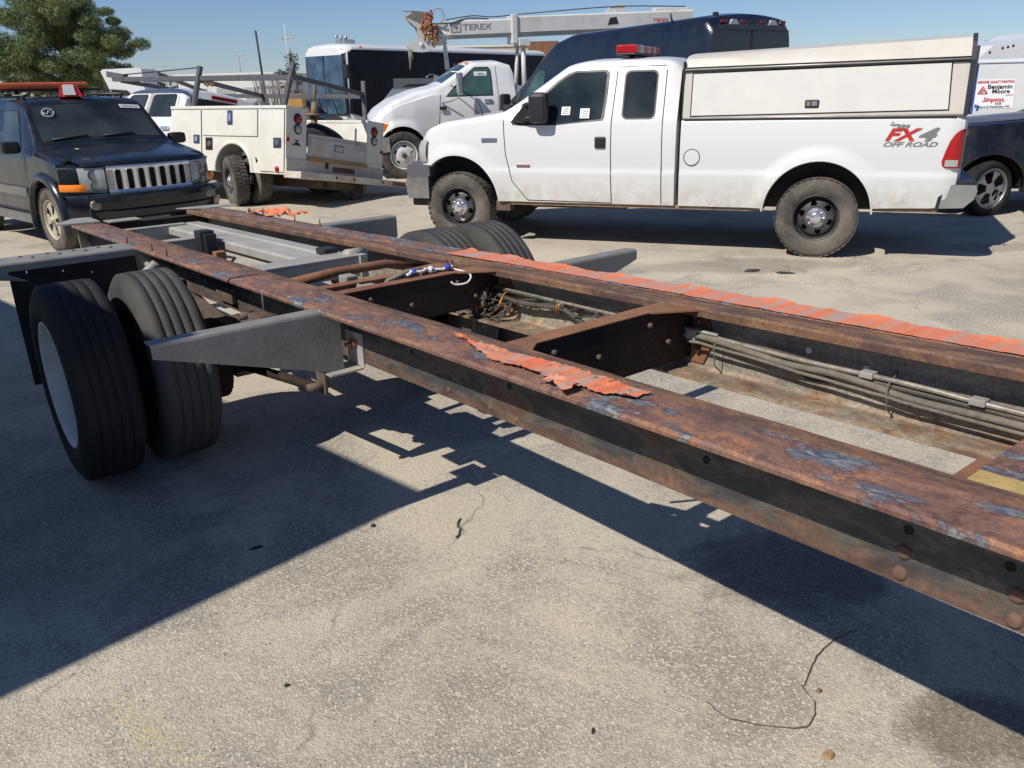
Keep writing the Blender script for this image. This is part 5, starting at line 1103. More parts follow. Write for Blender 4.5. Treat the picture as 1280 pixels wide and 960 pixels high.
for sd in (1, -1):
    P = []
    for t in np.linspace(0, 1, 7):
        yy = 0.515+0.245*t; x = 0.835-0.06*(yy/0.5)**2-0.05*t*t
        P.append([(x-0.02, sd*yy, 0.70+0.02*t), (x+0.004, sd*yy, 0.76), (x+0.004, sd*yy, 0.93), (x-0.015, sd*yy, 0.985)])
    hl = MB().grid(P, 0, True).build('headlight', lens_clear, jp)
    for z, r_ in ((0.905, 0.062), (0.79, 0.050)):
        q = MB(); q.lathe([(r_*0.2, -0.02), (r_*0.9, 0.004), (r_, 0.012), (r_*1.08, 0.006)], (0.725, sd*0.625, z), 'x', 24); q.build('lamp_bowl', M('lamp_bowl_grey', (0.20, 0.20, 0.20), 0.3, 0.4), hl)
    q = MB(); P = []
    for t in np.linspace(0, 1, 6):
        yy = 0.73+0.205*t; x = 0.745-0.24*t*t; P.append([(x, sd*yy, 0.735), (x+0.012, sd*(yy+0.01), 0.77), (x, sd*yy, 0.815)])
    q.grid(P, 0, True); q.build('indicator', amber, jp)
    q = MB(); P = []
    for t in np.linspace(0, 1, 6):
        yy = 0.765+0.16*t; x = 0.72-0.26*t*t; P.append([(x, sd*yy, 0.825), (x+0.004, sd*(yy+0.005), 0.90), (x-0.05, sd*(yy-0.02), 0.965)])
    q = MB(); q.lathe([(0.001, 0.004), (0.050, 0.008), (0.058, 0.0), (0.062, -0.02)], (0.822, sd*0.69, 0.585), 'x', 22); q.build('fog_lamp', M('fog_lens', (0.22, 0.22, 0.20), 0.2, 0.1), jp)
P = []
for yy in np.linspace(-1, 1, 25):
    x = 0.93-0.30*abs(yy)**3.2; y_ = yy*0.93; P.append([(x-0.10, y_, 0.70), (x, y_, 0.69), (x+0.02, y_, 0.66), (x+0.02, y_, 0.61), (x-0.02, y_, 0.60), (x-0.025, y_, 0.52), (x, y_, 0.50), (x-0.03, y_, 0.42), (x-0.12, y_, 0.40)])
MB().grid(P, 0, True).build('front_bumper', jeep_blue, jp, edge=0.5)
q = MB(); q.box(0.50, 0.80, -0.75, 0.75, 0.38, 0.69); q.build('bumper_core', dark_void, jp)
for sd in (1, -1):
    q = MB(); q.bbox(-0.58, -0.42, min(sd*0.93, sd*1.14), max(sd*0.93, sd*1.14), 1.13, 1.27, 0.045); q.build('door_mirror', black_plastic, jp)
for x in (0.0, -2.78):
    for sd in (1, -1): wheel(jp, x, sd*0.80, 0.375, 0.225, 0.24, sd, jeep_rim_mat, 'jeep', rubber_dusty, 0.003, 'lug', name='tyre')
q = MB(); 
for sd in (1, -1): q.tube([(-0.95, sd*0.60, 1.775), (-3.3, sd*0.60, 1.79)], 0.018, 8); [q.tube([(x, sd*0.60, 1.73), (x, sd*0.60, 1.78)], 0.02, 6) for x in (-1.0, -2.1, -3.25)]
q.build('roof_rail', black_plastic, jp)
lb = MB(); lb.bbox(-1.62, -1.36, -0.72, 0.50, 1.83, 1.855, 0.008); lb.tube([(-1.5, -0.5, 1.75), (-1.5, -0.5, 1.83)], 0.025, 8); lb.tube([(-1.5, 0.3, 1.75), (-1.5, 0.3, 1.83)], 0.025, 8); lbo = lb.build('light_bar', black_plastic, jp)
q = MB(); q.bbox(-1.63, -1.35, -1.30, 0.36, 1.856, 1.935, 0.03); q.build('lamp_lens', orange_lens, lbo)
# red flasher box with a white face, standing on the roof
fb_loc = Matrix.Rotation(-0.7416, 4, 'Z') @ Vector((-0.86, -0.10, 0)) + Vector(jp.location)
fb = thing('flasher_box', 'small red box with a white square face standing on the dark SUV roof', 'lamp', (fb_loc.x, fb_loc.y, 1.752), -0.7416-0.25)
q = MB(); q.add([(-0.11, -0.10, 0), (0.11, -0.14, 0), (0.11, 0.14, 0), (-0.11, 0.12, 0), (-0.06, -0.07, 0.16), (0.07, -0.10, 0.16), (0.07, 0.07, 0.16), (-0.06, 0.05, 0.16)], [(0, 1, 2, 3), (4, 5, 6, 7), (0, 1, 5, 4), (1, 2, 6, 5), (2, 3, 7, 6), (3, 0, 4, 7)]); q.build('case', red_paint, fb)
q = MB(); q.add([(0.112, -0.085, 0.022), (0.112, 0.06, 0.022), (0.082, 0.045, 0.145), (0.082, -0.075, 0.145)], [(0, 1, 2, 3)]); q.add([(0.116, -0.085, 0.022), (0.116, 0.06, 0.022), (0.086, 0.045, 0.145), (0.086, -0.075, 0.145)], [(0, 1, 2, 3)]); q.build('white_face', label_white, fb)

# ================================================================ CREAM SERVICE TRUCK, leaning to its right
sq = (-2.832, 13.94, 0.3621); SL, SW, SH = 2.8223, 2.2197, 1.0273
Rs = Matrix.Rotation(2.5575, 3, 'Z') @ Matrix.Rotation(-0.0029, 3, 'Y') @ Matrix.Rotation(0.1659, 3, 'X')
sv = thing('service_truck', 'leaning cream utility body truck with a grey ladder rack and splayed dual wheels', 'service truck')
sv.matrix_world = Matrix.Translation(sq) @ Rs.to_4x4(); svm = sv.matrix_world.copy()
HW = SW/2
def arch_profile(x0, x1, z0, z1, xc, zc, R, n=14):
    pts = [(x0, z0)]
    a0 = math.asin(max(-1, min(1, (z0-zc)/R)))
    pts += [(xc-R*math.cos(a), zc+R*math.sin(a)) for a in np.linspace(a0, math.pi-a0, n)]
    return pts+[(x1, z0), (x1, z1), (x0, z1)]
for sd in (1, -1):
    ya, yb_ = (HW-0.42, HW) if sd > 0 else (-HW, -HW+0.42)
    mb = MB(); mb.prism(arch_profile(0.0, SL, 0.0, SH-0.045, 1.22, 0.0, 0.44), 'y', ya, yb_)
    bx = mb.build('side_box', cream_paint, sv)
    q = MB(); q.bbox(-0.01, SL+0.01, ya-0.012, yb_+0.012, SH-0.045, SH, 0.008); q.build('box_lid', cream_paint, bx)
    yo = sd*HW
    def sp(x0, x1, z0, z1, nm='locker_door'):
        g_ = MB(); g_.box(x0-0.008, x1+0.008, min(yo, yo+sd*0.003), max(yo, yo+sd*0.003), z0-0.008, z1+0.008); g_.build('door_gap', seam_mat, bx)
        g_ = MB(); g_.bbox(x0, x1, min(yo, yo+sd*0.016), max(yo, yo+sd*0.016), z0, z1, 0.008); return g_.build(nm, cream_paint, bx)
    d1 = sp(2.02, 2.80, 0.03, 0.965); d2 = sp(0.64, 1.97, 0.56, 0.965); d3 = sp(0.03, 0.56, 0.03, 0.965)
    def handle(x, z, w_, h_):
        g_ = MB(); g_.bbox(x-w_/2, x+w_/2, min(yo+sd*0.014, yo+sd*0.03), max(yo+sd*0.014, yo+sd*0.03), z-h_/2, z+h_/2, 0.01); o_ = g_.build('door_handle', M('handle_blue_steel', (0.10, 0.13, 0.20), 0.3, 0.6), bx)
        g_ = MB(); g_.bbox(x-w_*0.22, x+w_*0.22, min(yo+sd*0.03, yo+sd*0.036), max(yo+sd*0.03, yo+sd*0.036), z-h_*0.25, z+h_*0.3, 0.006); g_.build('handle_latch', chrome, bx)
    handle(2.13, 0.50, 0.15, 0.14); handle(1.28, 0.845, 0.12, 0.22); handle(0.17, 0.47, 0.17, 0.15)
    # wheel opening rim, fuel filler, round red marker, two latch tabs
    P = []
    for a in np.linspace(0, math.pi, 22): P.append([(1.22-r_*math.cos(a), yo+sd*o_, r_*math.sin(a)) for r_, o_ in ((0.43, 0.0), (0.435, 0.03), (0.475, 0.03), (0.49, 0.0))])
    MB().grid(P, 0, True).build('wheel_arch_rim', cream_paint, bx)
    g_ = MB(); g_.bbox(1.74, 1.92, min(yo, yo+sd*0.006), max(yo, yo+sd*0.006), 0.33, 0.53, 0.02, 0); ff = g_.build('filler_recess', dark_void, bx)
    g_ = MB(); g_.lathe([(0.001, 0.02), (0.05, 0.02), (0.055, 0.0)], (1.82, yo, 0.42), 'y', 16); g_.build('filler_cap', dirty_metal, ff)
    g_ = MB(); disk(g_, (0.17, yo+sd*0.016, 0.075), 0.045, 'y', 18, 0.02, sd); g_.build('side_marker', red_lens, bx)
    g_ = MB(); g_.prism([(1.90, 0.24), (1.94, 0.20), (1.92, 0.16)], 'y', yo, yo+sd*0.02); g_.prism([(0.68, 0.24), (0.64, 0.20), (0.66, 0.16)], 'y', yo, yo+sd*0.02); g_.build('latch_tab', black_plastic, bx)
    # tail panel lamps
    yt = sd*(HW-0.235)
    for z, mm, rr_ in ((0.855, red_lens, 0.065), (0.70, lens_clear, 0.062)):
        g_ = MB(); g_.lathe([(rr_*1.25, 0.0), (rr_*1.25, -0.012), (rr_*1.02, -0.02)], (0, yt, z), 'x', 24); o_ = g_.build('lamp_bezel', black_plastic, bx)
        g_ = MB(); g_.lathe([(0.001, -0.03), (rr_*0.8, -0.026), (rr_*0.95, -0.012)], (0, yt, z), 'x', 22, 0, True); g_.build('tail_lamp', mm, o_)
    g_ = MB(); disk(g_, (0, sd*(HW-0.035), 0.53), 0.035, 'x', 16, 0.015, -1); g_.build('reflector', red_lens, bx)
g_ = MB(); g_.prism([(0.96, 0.475), (0.90, 0.50), (0.87, 0.505), (0.83, 0.475), (0.80, 0.455), (0.99, 0.455)], 'x', -0.006, -0.001); g_.prism([(0.93, 0.535), (0.85, 0.535), (0.87, 0.515), (0.91, 0.505)], 'x', -0.006, -0.001); g_.build('maker_emblem', ink_black, sv)
q = MB(); q.box(0.0, SL, -HW+0.42, HW-0.42, 0.24, 0.29); q.box(SL-0.05, SL, -HW+0.42, HW-0.42, 0.29, SH-0.1); q.build('load_floor', cream_dirty, sv)
q = MB(); q.bbox(-0.03, 0.0, -HW+0.44, HW-0.44, 0.30, 0.66, 0.01); q.bbox(-0.045, -0.03, -HW+0.47, HW-0.47, 0.36, 0.60, 0.01); tg = q.build('tailgate', M('tailgate_grey', (0.56, 0.56, 0.54), 0.5, 0, 0.08, 4, (0.36, 0.24, 0.10), 0.6), sv)
q = MB(); q.box(-0.052, -0.046, -0.10, 0.12, 0.43, 0.54); np_ = q.build('data_plate', ink_grey, tg)
q = MB(); [q.box(-0.0535, -0.0522, -0.08, 0.10, 0.45+0.025*k, 0.462+0.025*k) for k in range(3)]; q.box(-0.0535, -0.0522, -0.58, -0.46, 0.46, 0.48); q.box(-0.0535, -0.0522, -0.58, -0.47, 0.43, 0.45); q.build('plate_print', label_white, tg)
q = MB(); q.bbox(-0.06, 0.01, -HW+0.44, HW-0.44, 0.245, 0.30, 0.01); q.build('tailgate_sill', M('rusty_yellow', (0.42, 0.27, 0.10), 0.7, 0, 0.3, 10, (0.25, 0.12, 0.05), 0.5), sv)
q = MB(); q.box(-0.02, 0.0, -HW, HW, 0.055, 0.245); q.build('tail_panel', cream_dirty, sv)
q = MB(); q.box(-0.028, -0.02, 0.22, 0.29, 0.15, 0.24); q.build('light_socket', black_plastic, sv)
q = MB(); q.bbox(-0.034, -0.02, -0.38, 0.12, 0.11, 0.19, 0.008); q.build('rusty_step', rust_metal, sv)
q = MB(); q.bbox(-0.36, 0.02, -HW-0.24, HW+0.02, -0.05, 0.055, 0.012); bo = q.build('rear_bumper', M('bumper_cream', (0.62, 0.59, 0.52), 0.55, 0, 0.12, 5, (0.30, 0.17, 0.08), 0.6), sv)
q = MB(); q.bbox(-0.366, -0.355, -HW-0.22, -HW+0.12, -0.03, 0.035, 0.004); q.build('rust_patch', rust_metal, bo)
[MB().box(-0.365, -0.359, yy, yy+0.03, -0.01, 0.03).build('bumper_slot', dark_void, bo) for yy in (0.35, -0.05, -0.75)]
q = MB(); q.box(-0.3, 5.6, 0.32, 0.40, -0.16, 0.0); q.box(-0.3, 5.6, -0.40, -0.32, -0.16, 0.0); q.box(-0.15, 0.1, -0.5, 0.5, -0.18, -0.06); q.tube([(1.22, -0.9, -0.08), (1.22, 0.9, -0.10)], 0.06, 12); q.box(-0.15, -0.05, -0.45, -0.25, -0.33, -0.17); q.build('truck_frame', dirty_metal, sv)
# welding mast, spare tyre and bucket in the bed
q = MB(); q.tube([(0.45, 0.10, 0.29), (0.45, 0.10, 1.0)], 0.055, 12); q.tube([(0.45, 0.10, 0.98), (0.45, 0.10, 1.22)], [0.075, 0.05], 12); q.tube([(0.45, 0.10, 1.2), (0.45, 0.11, 1.5)], 0.022, 8); q.lathe([(0.06, 0), (0.13, 0.01), (0.13, 0.05), (0.06, 0.06)], (0.45, 0.10, 0.98), 'z', 16); q.tube([(0.62, 0.34, 0.3), (0.62, 0.34, 0.78), (0.60, 0.25, 0.82), (0.60, 0.15, 0.75), (0.60, 0.14, 0.3)], 0.02, 8)
q.build('vice_stand', M('mast_brown', (0.22, 0.15, 0.10), 0.7, 0.1, 0.3, 9), sv)
spare = MB(); spare.lathe([(0.20, -0.10), (0.24, -0.12), (0.35, -0.11), (0.37, 0), (0.35, 0.11), (0.24, 0.12), (0.20, 0.10)], (0, 0, 0), 'z', 36, closed=True); so_ = spare.build('spare_tyre', rubber_black, None)
so_.matrix_world = svm @ Matrix.Translation((0.45, -0.12, 0.62)) @ Matrix.Rotation(0.5, 4, 'X'); tag(so_, 'black tyre lying in the bed of the cream service truck behind its tailgate', 'tyre')
# ladder rack
q = MB(); rr = 0.032
def bar(a, b, r_=rr, mb=None):
    mb = mb or q
    a, b = Vector(a), Vector(b); d = (b-a).normalized(); u = d.cross(Vector((0, 0, 1))); u = u.normalized() if u.length > 0.05 else Vector((1, 0, 0)); v = u.cross(d).normalized()
    vs = [tuple(p+u*su*r_+v*sv_*r_) for p in (a, b) for su, sv_ in ((-1, -1), (1, -1), (1, 1), (-1, 1))]; mb.add(vs, [(0, 1, 2, 3), (4, 5, 6, 7), (0, 1, 5, 4), (1, 2, 6, 5), (2, 3, 7, 6), (3, 0, 4, 7)], 0, False)
def rbar(a, b, r_=rr): mb = MB(); bar(a, b, r_, mb); return mb.build('rack_bar', rack_grey, sv)
YL, YR = HW-0.10, -HW+0.10
rbar((2.36, YL, SH), (2.20, YL-0.02, 1.68)); rbar((-0.14+0.30, YL, SH), (-0.02, YL-0.02, 1.66)); rbar((0.34, YR, SH-0.03), (0.40, YR+0.02, 1.72)); rbar((2.95, YR, SH), (2.98, YR+0.02, 1.74))
rbar((4.70, YL-0.04, 1.53), (-0.02, YL-0.04, 1.45), 0.036); rbar((4.70, YR+0.04, 1.53), (0.40, YR+0.04, 1.46), 0.034)
rbar((0.0, YL-0.03, 1.46), (0.40, YR+0.03, 1.50), 0.034); rbar((2.24, YL-0.03, 1.46), (2.96, YR+0.03, 1.50), 0.034); rbar((4.45, YL-0.03, 1.50), (4.45, YR+0.03, 1.51), 0.034)
rbar((4.85, YL-0.04, 1.62), (4.35, YL-0.05, 1.56), 0.05); rbar((3.4, YL-0.03, 1.60), (4.3, YR+0.3, 1.55), 0.03)
q = MB(); q.tube([(2.22, YL-0.02, 1.66), (3.3, YL-0.03, 1.63), (4.6, YL-0.04, 1.60)], 0.010, 6); q.build('rack_cable', black_plastic, sv)
q = MB(); 
for k in range(4): q.lathe([(0.02, 0), (0.035, 0.01), (0.02, 0.02)], (1.92+0.06*k, YL-0.05, 1.38+0.02*(k % 2)), 'y', 10)
q.build('brass_fitting', M('brass', (0.45, 0.28, 0.08), 0.4, 0.6), sv)
# rear dual wheels stand upright on the ground although the body leans
def svwheel(lx, ly, toe, camber, z=0.40, st='pickup'):
    t = wheel(sv, 0, 0, 0.395, 0.205, 0.235, 1 if ly > 0 else -1, steel_dark, st, rubber_dusty, 0.010, 'lug', name='tyre')
    wp_ = svm @ Vector((lx, ly, 0)); t.matrix_parent_inverse = svm.inverted(); t.location = (wp_.x, wp_.y, z); t.rotation_euler = (camber, 0, 2.5575+toe); return t
svwheel(1.26, 1.06, -0.42, -0.02); svwheel(1.10, 0.78, -0.22, 0.10); svwheel(1.2, -0.85, 0.02, 0.0, 0.37); svwheel(1.2, -1.10, 0.02, 0.0, 0.37); svwheel(5.35, 0.85, 0, 0, 0.40); svwheel(5.35, -0.85, 0, 0, 0.40)
# crew cab
scS = Shell(zb=[(2.86, -0.05), (6.3, -0.05)], zm=[(2.86, 0.85), (5.0, 0.86), (5.9, 0.78), (6.3, 0.66)],
            zt=[(2.86, 1.22), (2.93, 1.33), (3.2, 1.40), (4.3, 1.38), (4.5, 1.34), (5.15, 0.95), (5.3, 0.92), (6.0, 0.84), (6.3, 0.70)],
            wm=[(2.86, 0.94), (5.2, 0.96), (6.0, 0.90), (6.3, 0.75)], wt=[(2.86, 0.76), (4.4, 0.74), (5.1, 0.82), (6.0, 0.78), (6.3, 0.6)], arches=((5.35, 0.0, 0.50),), tuck=0.05, crown=0.04, rc=0.09, bulge=0.02)
scS.build('crew_cab', white_paint, sv, scS.stations(2.86, 6.3, 0.10), nl=8, nu=4)
for spec in ((3.10, 3.78, 0.90, 1.27, 0.05, 3.10, 3.74), (3.98, 4.75, 0.92, 1.27, 0.05, 3.93, 4.42)): panel_with_seal(scS, spec, sv, 'side_window', glass_dark, 0.016)
q = scS.side_panel([(0.86, 3.82, 3.92), (1.30, 3.76, 3.86)], 1, 0.005, 3); q.build('door_pillar', M('pillar_taupe', (0.40, 0.37, 0.33), 0.4), sv)
q = MB(); q.bbox(2.84, 2.862, -0.70, 0.70, 0.92, 1.24, 0.03); q.build('rear_window', glass_dark, sv)
q = MB(); q.bbox(2.83, 2.855, -0.28, 0.28, 1.262, 1.33, 0.01); q.build('high_brake_lamp', red_lens, sv)
q = MB(); q.bbox(3.14, 3.34, 0.94, 0.975, 0.66, 0.72, 0.012); q.build('door_handle', chrome, sv)
seams(scS, [lin([(3.02, 0.1), (3.02, 0.86), (3.02, 1.25)]), lin([(3.86, 0.0), (3.86, 1.25)])], sv)
scS.top_panel(4.55, 5.10, 0.92, 0.006).build('windscreen', glass_dark, sv)
q = MB(); q.bbox(4.78, 4.95, 1.02, 1.22, 0.90, 1.15, 0.04); q.tube([(4.80, 0.9, 0.95), (4.85, 1.05, 1.0)], 0.025, 6); q.build('door_mirror', black_plastic, sv)

# ================================================================ WHITE CRANE TRUCK (behind the pickup), boom stowed over the cab
tk = thing('crane_truck', 'white truck with a long grey crane boom lettered TEREX stowed over its cab', 'crane truck', (-2.385, 18.4625, 0), R_(195)); tk.scale = (0.935, 1, 1)
tS = Shell(zb=[(-2.62, 0.70), (-0.7, 0.70), (0.45, 0.62), (0.62, 0.75)],
           zm=[(-2.62, 1.60), (-1.0, 1.60), (-0.9, 1.66), (0.0, 1.45), (0.35, 1.28), (0.62, 1.05)],
           zt=[(-2.62, 2.04), (-2.55, 2.18), (-2.3, 2.25), (-1.70, 2.24), (-1.56, 2.17), (-0.95, 1.82), (-0.85, 1.78), (-0.4, 1.70), (0.1, 1.54), (0.42, 1.36), (0.62, 1.15)],
           wm=[(-2.62, 1.0), (-0.9, 1.0), (-0.3, 1.06), (0.2, 1.06), (0.45, 0.98), (0.62, 0.80)],
           wt=[(-2.62, 0.80), (-1.6, 0.78), (-0.95, 0.88), (-0.3, 0.82), (0.4, 0.74), (0.62, 0.6)], arches=((0.0, 0.48, 0.56),), tuck=0.03, crown=0.05, rc=0.12, flare=0.06, bulge=0.03)
tS.build('cab_body', white_paint, tk, tS.stations(-2.62, 0.62, 0.07), nl=12, nu=5)
lm = MB(); arch_liner(lm, 0, 0.48, 0.56, 1.03, 0.42); lm.box(-2.5, 0.5, -0.5, 0.5, 0.6, 0.9); lm.build('wheel_housing', dark_void, tk)
for sd in (1, -1):
    seal = [(1.585, -2.10, -1.02), (1.70, -2.10, -1.14), (1.90, -2.10, -1.38), (2.08, -2.09, -1.62), (2.15, -2.04, -1.72)]; rows = [(1.605, -2.08, -1.06), (1.70, -2.08, -1.17), (1.90, -2.08, -1.42), (2.07, -2.07, -1.65), (2.125, -2.03, -1.72)]
    tS.side_panel(seal, sd, 0.004, 10).build('window_seal', black_plastic, tk); wo = tS.side_panel(rows, sd, 0.007, 10).build('side_window', glass_green, tk)
    if sd > 0:
        tS.side_panel([(1.98, -1.99, -1.70), (2.06, -1.99, -1.70)], 1, 0.011, 2).build('paper_label', label_white, wo)
        ys_l = tS.y(-1.8, 2.0)+0.016
        text_part('label_digits', '1 88061', 0.065, ink_grey, wo, plane_mtx((-1.72, ys_l, 1.995), (-1, 0, 0), (0, -0.35, 1)), width=0.24, bold=0.002)
        ys_l = tS.y(-1.6, 1.76)+0.014
        text_part('chalk_number', '03448', 0.15, ink_yellow, wo, plane_mtx((-1.46, ys_l, 1.73), (-1, 0, 0), (0, -0.35, 1)), width=0.44, bold=0.0)
seams(tS, [lin([(-0.80, 0.75), (-0.86, 1.2), (-0.90, 1.62)]), lin([(-2.22, 0.75), (-2.22, 1.6), (-2.20, 2.16)]), lin([(-0.8, 0.75), (-2.22, 0.75)])], tk, 0.012)
q = MB(); q.bbox(-2.60, -2.30, -0.6, 0.6, 1.7, 2.1, 0.02); 
q = MB(); q.bbox(-1.02, -0.86, 1.02, 1.045, 1.33, 1.40, 0.01); q.build('wing_vent', black_plastic, tk)
q = MB(); q.bbox(-2.06, -1.88, 0.985, 1.02, 1.46, 1.52, 0.01); q.build('door_handle', chrome, tk)
tS.top_panel(-1.55, -0.98, 0.93, 0.006).build('windscreen', glass_green, tk)
q = MB(); q.bbox(-2.66, -2.625, -0.62, 0.62, 1.60, 2.05, 0.04); q.build('rear_window', glass_dark, tk)
for sd in (1, -1):
    q = MB(); q.bbox(-1.34, -1.22, min(sd*1.18, sd*1.36), max(sd*1.18, sd*1.36), 1.62, 2.04, 0.03); q.tube([(-0.98, sd*0.98, 2.0), (-1.1, sd*1.12, 2.06), (-1.24, sd*1.30, 2.06), (-1.24, sd*1.30, 1.56), (-1.1, sd*1.12, 1.50), (-0.92, sd*1.0, 1.46)], 0.014, 6); q.tube([(-1.24, sd*1.30, 1.56), (-1.75, sd*1.06, 1.22)], 0.012, 6); q.build('door_mirror', dull_chrome, tk)
    q = MB(); q.bbox(0.20, 0.44, min(sd*0.96, sd*1.05), max(sd*0.96, sd*1.05), 0.94, 1.10, 0.03); q.build('indicator', amber, tk)
    wheel(tk, 0.0, sd*0.98, 0.47, 0.275, 0.25, sd, white_rim, 'front_hd', rubber, name='tyre').scale = (1/0.935, 1, 1)
    q = MB(); q.bbox(0.50, 0.60, min(sd*0.55, sd*0.9), max(sd*0.55, sd*0.9), 0.92, 1.14, 0.03); q.build('headlight', lens_clear, tk)
for x in (-3.9,):
    for sd in (1, -1):
        wheel(tk, x, sd*1.02, 0.48, 0.28, 0.26, sd, white_rim, 'dish', rubber, name='tyre').scale = (1/0.935, 1, 1)
q = MB(); q.prism([(0.30, 0.55), (0.85, 0.50), (0.86, 0.82), (0.30, 0.84)], 'y', -1.12, 1.12); q.build('front_bumper', chrome, tk)
[MB().bbox(-1.62, -1.56, yy-0.04, yy+0.04, 2.22, 2.255, 0.012).build('roof_marker_lamp', amber, tk) for yy in (-0.5, 0, 0.62)]
q = MB(); q.box(-6.6, 0.4, 0.38, 0.46, 0.62, 0.86); q.box(-6.6, 0.4, -0.46, -0.38, 0.62, 0.86); q.build('truck_frame', dirty_metal, tk)
q = MB(); q.bbox(-6.6, -2.85, -1.15, 1.05, 0.95, 1.45, 0.02); q.bbox(-6.6, -4.6, 0.65, 1.05, 0.9, 1.9, 0.02); q.build('deck_box', white_paint, tk)
boom_mat = M('boom_white', (0.60, 0.60, 0.58), 0.45, 0, 0.06, 2.5, (0.36, 0.33, 0.28), 0.4); boom_under = M('boom_under', (0.33, 0.34, 0.31), 0.6, 0, 0.15, 4)
q = MB(); q.tube([(-3.10, 0.12, 1.4), (-3.08, 0.12, 2.62)], 0.055, 8); q.tube([(-2.95, -0.2, 1.4), (-3.0, -0.05, 2.6)], 0.045, 8); q.box(-3.2, -2.95, -0.2, 0.3, 2.58, 2.70); q.build('boom_rest', boom_mat, tk)
def bz(x): return 0.028*(-x-1.4)
bm_ = MB(); 
def tap(x0, x1, w0, w1, z0, z1, mb, mi=0):
    vs = [(x, yy, zz+bz(x)) for x in (x0, x1) for yy, zz in ((-w0, z0), (w0, z0), (w0, z1-0.03), (w0-0.03, z1), (-w0+0.03, z1), (-w0, z1-0.03))]
    mb.add(vs, [(0, 1, 2, 3, 4, 5), (6, 7, 8, 9, 10, 11)]+[(i, (i+1) % 6, 6+(i+1) % 6, 6+i) for i in range(6)], mi, False)
tap(-2.84, -1.36, 0.15, 0.15, 2.80, 3.08, bm_); bmo = bm_.build('boom_section', boom_mat, tk); bmo['label'] = 'front boom section lettered TEREX'
b2 = MB(); tap(-7.35, -2.90, 0.19, 0.19, 2.80, 3.12, b2); b2.build('boom_section', boom_mat, tk)
b3 = MB(); b3.prism([(-1.36, 2.73), (-2.84, 2.73+0.035), (-2.84, 2.80+0.037), (-1.36, 2.798)], 'y', -0.12, 0.12); b3.prism([(-2.9, 2.72+0.04), (-7.35, 2.72+0.165), (-7.35, 2.798+0.165), (-2.9, 2.798+0.04)], 'y', -0.15, 0.15); b3.build('boom_underside', boom_under, tk)
b3 = MB(); b3.bbox(-2.93, -2.80, -0.23, 0.23, 2.62, 3.20, 0.02); b3.build('boom_collar', boom_mat, tk)
b3 = MB(); b3.prism([(-5.1, 3.2), (-5.75, 3.2), (-5.55, 3.44), (-5.3, 3.36)], 'y', -0.05, 0.05); b3.build('boom_top_guide', boom_mat, tk); MB().bbox(-7.3, -6.4, -0.1, 0.1, 3.24, 3.34, 0.03).build('boom_top_box', boom_mat, tk)
b3 = MB(); b3.tube(path([(-1.3, 0.05, 3.10), (-1.9, 0.06, 3.18), (-2.4, 0.05, 3.16), (-3.2, 0.05, 3.22), (-5.4, 0.05, 3.36), (-7.2, 0.05, 3.36)]), 0.012, 5); b3.tube(path([(-0.9, 0.1, 3.02), (-1.4, 0.17, 3.04), (-1.8, 0.10, 3.13), (-2.3, 0.02, 3.12)]), 0.016, 6); b3.build('boom_cable', hose_black, tk)
text_part('boom_lettering', 'TEREX', 0.16, ink_grey, bmo, plane_mtx((-1.66, 0.152, 2.885+0.01), (-1, 0, 0.028), (0, 0, 1)), width=0.68, bold=0.003)
q = MB()
for a, b in (((-1.40, 2.86), (-1.61, 2.865)), ((-1.61, 2.865), (-1.61, 3.03)), ((-1.61, 3.03), (-1.40, 3.02)), ((-1.40, 3.02), (-1.40, 2.86)), ((-1.45, 2.945), (-1.56, 2.95)), ((-1.505, 2.90), (-1.505, 2.99))): q.tube([(a[0], 0.155, a[1]), (b[0], 0.155, b[1])], 0.006, 4)
q.build('boom_emblem', ink_grey, bmo)
text_part('boom_lettering', 'TEREX', 0.10, ink_red, tk, plane_mtx((-6.30, 0.192, 3.03), (-1, 0, 0.028), (0, 0, 1)), width=0.42, bold=0.002)
q = MB(); q.prism([(-5.15, 2.98), (-5.42, 3.0), (-5.36, 3.14), (-5.2, 3.12)], 'y', 0.191, 0.196); q.build('boom_emblem', ink_black, tk)
# boom tip: sheave plates, jib head, drooping hooks, rusty winch gear and red hoses
q = MB()
for yy in (-0.14, 0.10):
    q.prism([(-0.38, 2.60), (-0.55, 2.50), (-0.80, 2.48), (-1.0, 2.56), (-1.08, 2.66), (-0.95, 2.68), (-0.72, 2.70), (-0.40, 2.68)], 'y', yy, yy+0.04)
    q.prism([(-0.40, 3.22), (-0.42, 3.10), (-0.62, 2.95), (-0.66, 2.70), (-0.82, 2.70), (-0.84, 2.98), (-0.76, 3.14), (-0.60, 3.24)], 'y', yy, yy+0.03)
q.tube([(-0.70, -0.16, 2.62), (-0.70, 0.16, 2.62)], 0.045, 16); q.build('sheave_head', boom_mat, tk)
q = MB(); q.prism([(-0.40, 3.16), (-0.75, 3.02), (-1.0, 3.14), (-0.92, 3.24), (-0.60, 3.27)], 'y', -0.10, 0.14); q.tube([(-0.36, 0, 3.28), (-0.70, 0, 3.26)], 0.015, 6); q.build('jib_head', M('jib_grey', (0.22, 0.19, 0.15), 0.7, 0.1, 0.3, 10), tk)
q = MB(); q.prism([(-0.95, 3.02), (-1.45, 3.06), (-1.40, 2.78), (-1.15, 2.60), (-1.02, 2.62)], 'y', -0.08, 0.10)
for k in range(9): q.tube([(-0.85-0.06*k, 0.12, 3.0-0.02*k), (-1.0-0.05*k, 0.14, 2.62+0.02*k)], 0.017, 6)
q.build('tip_linkage', boom_mat, tk)
q = MB(); 
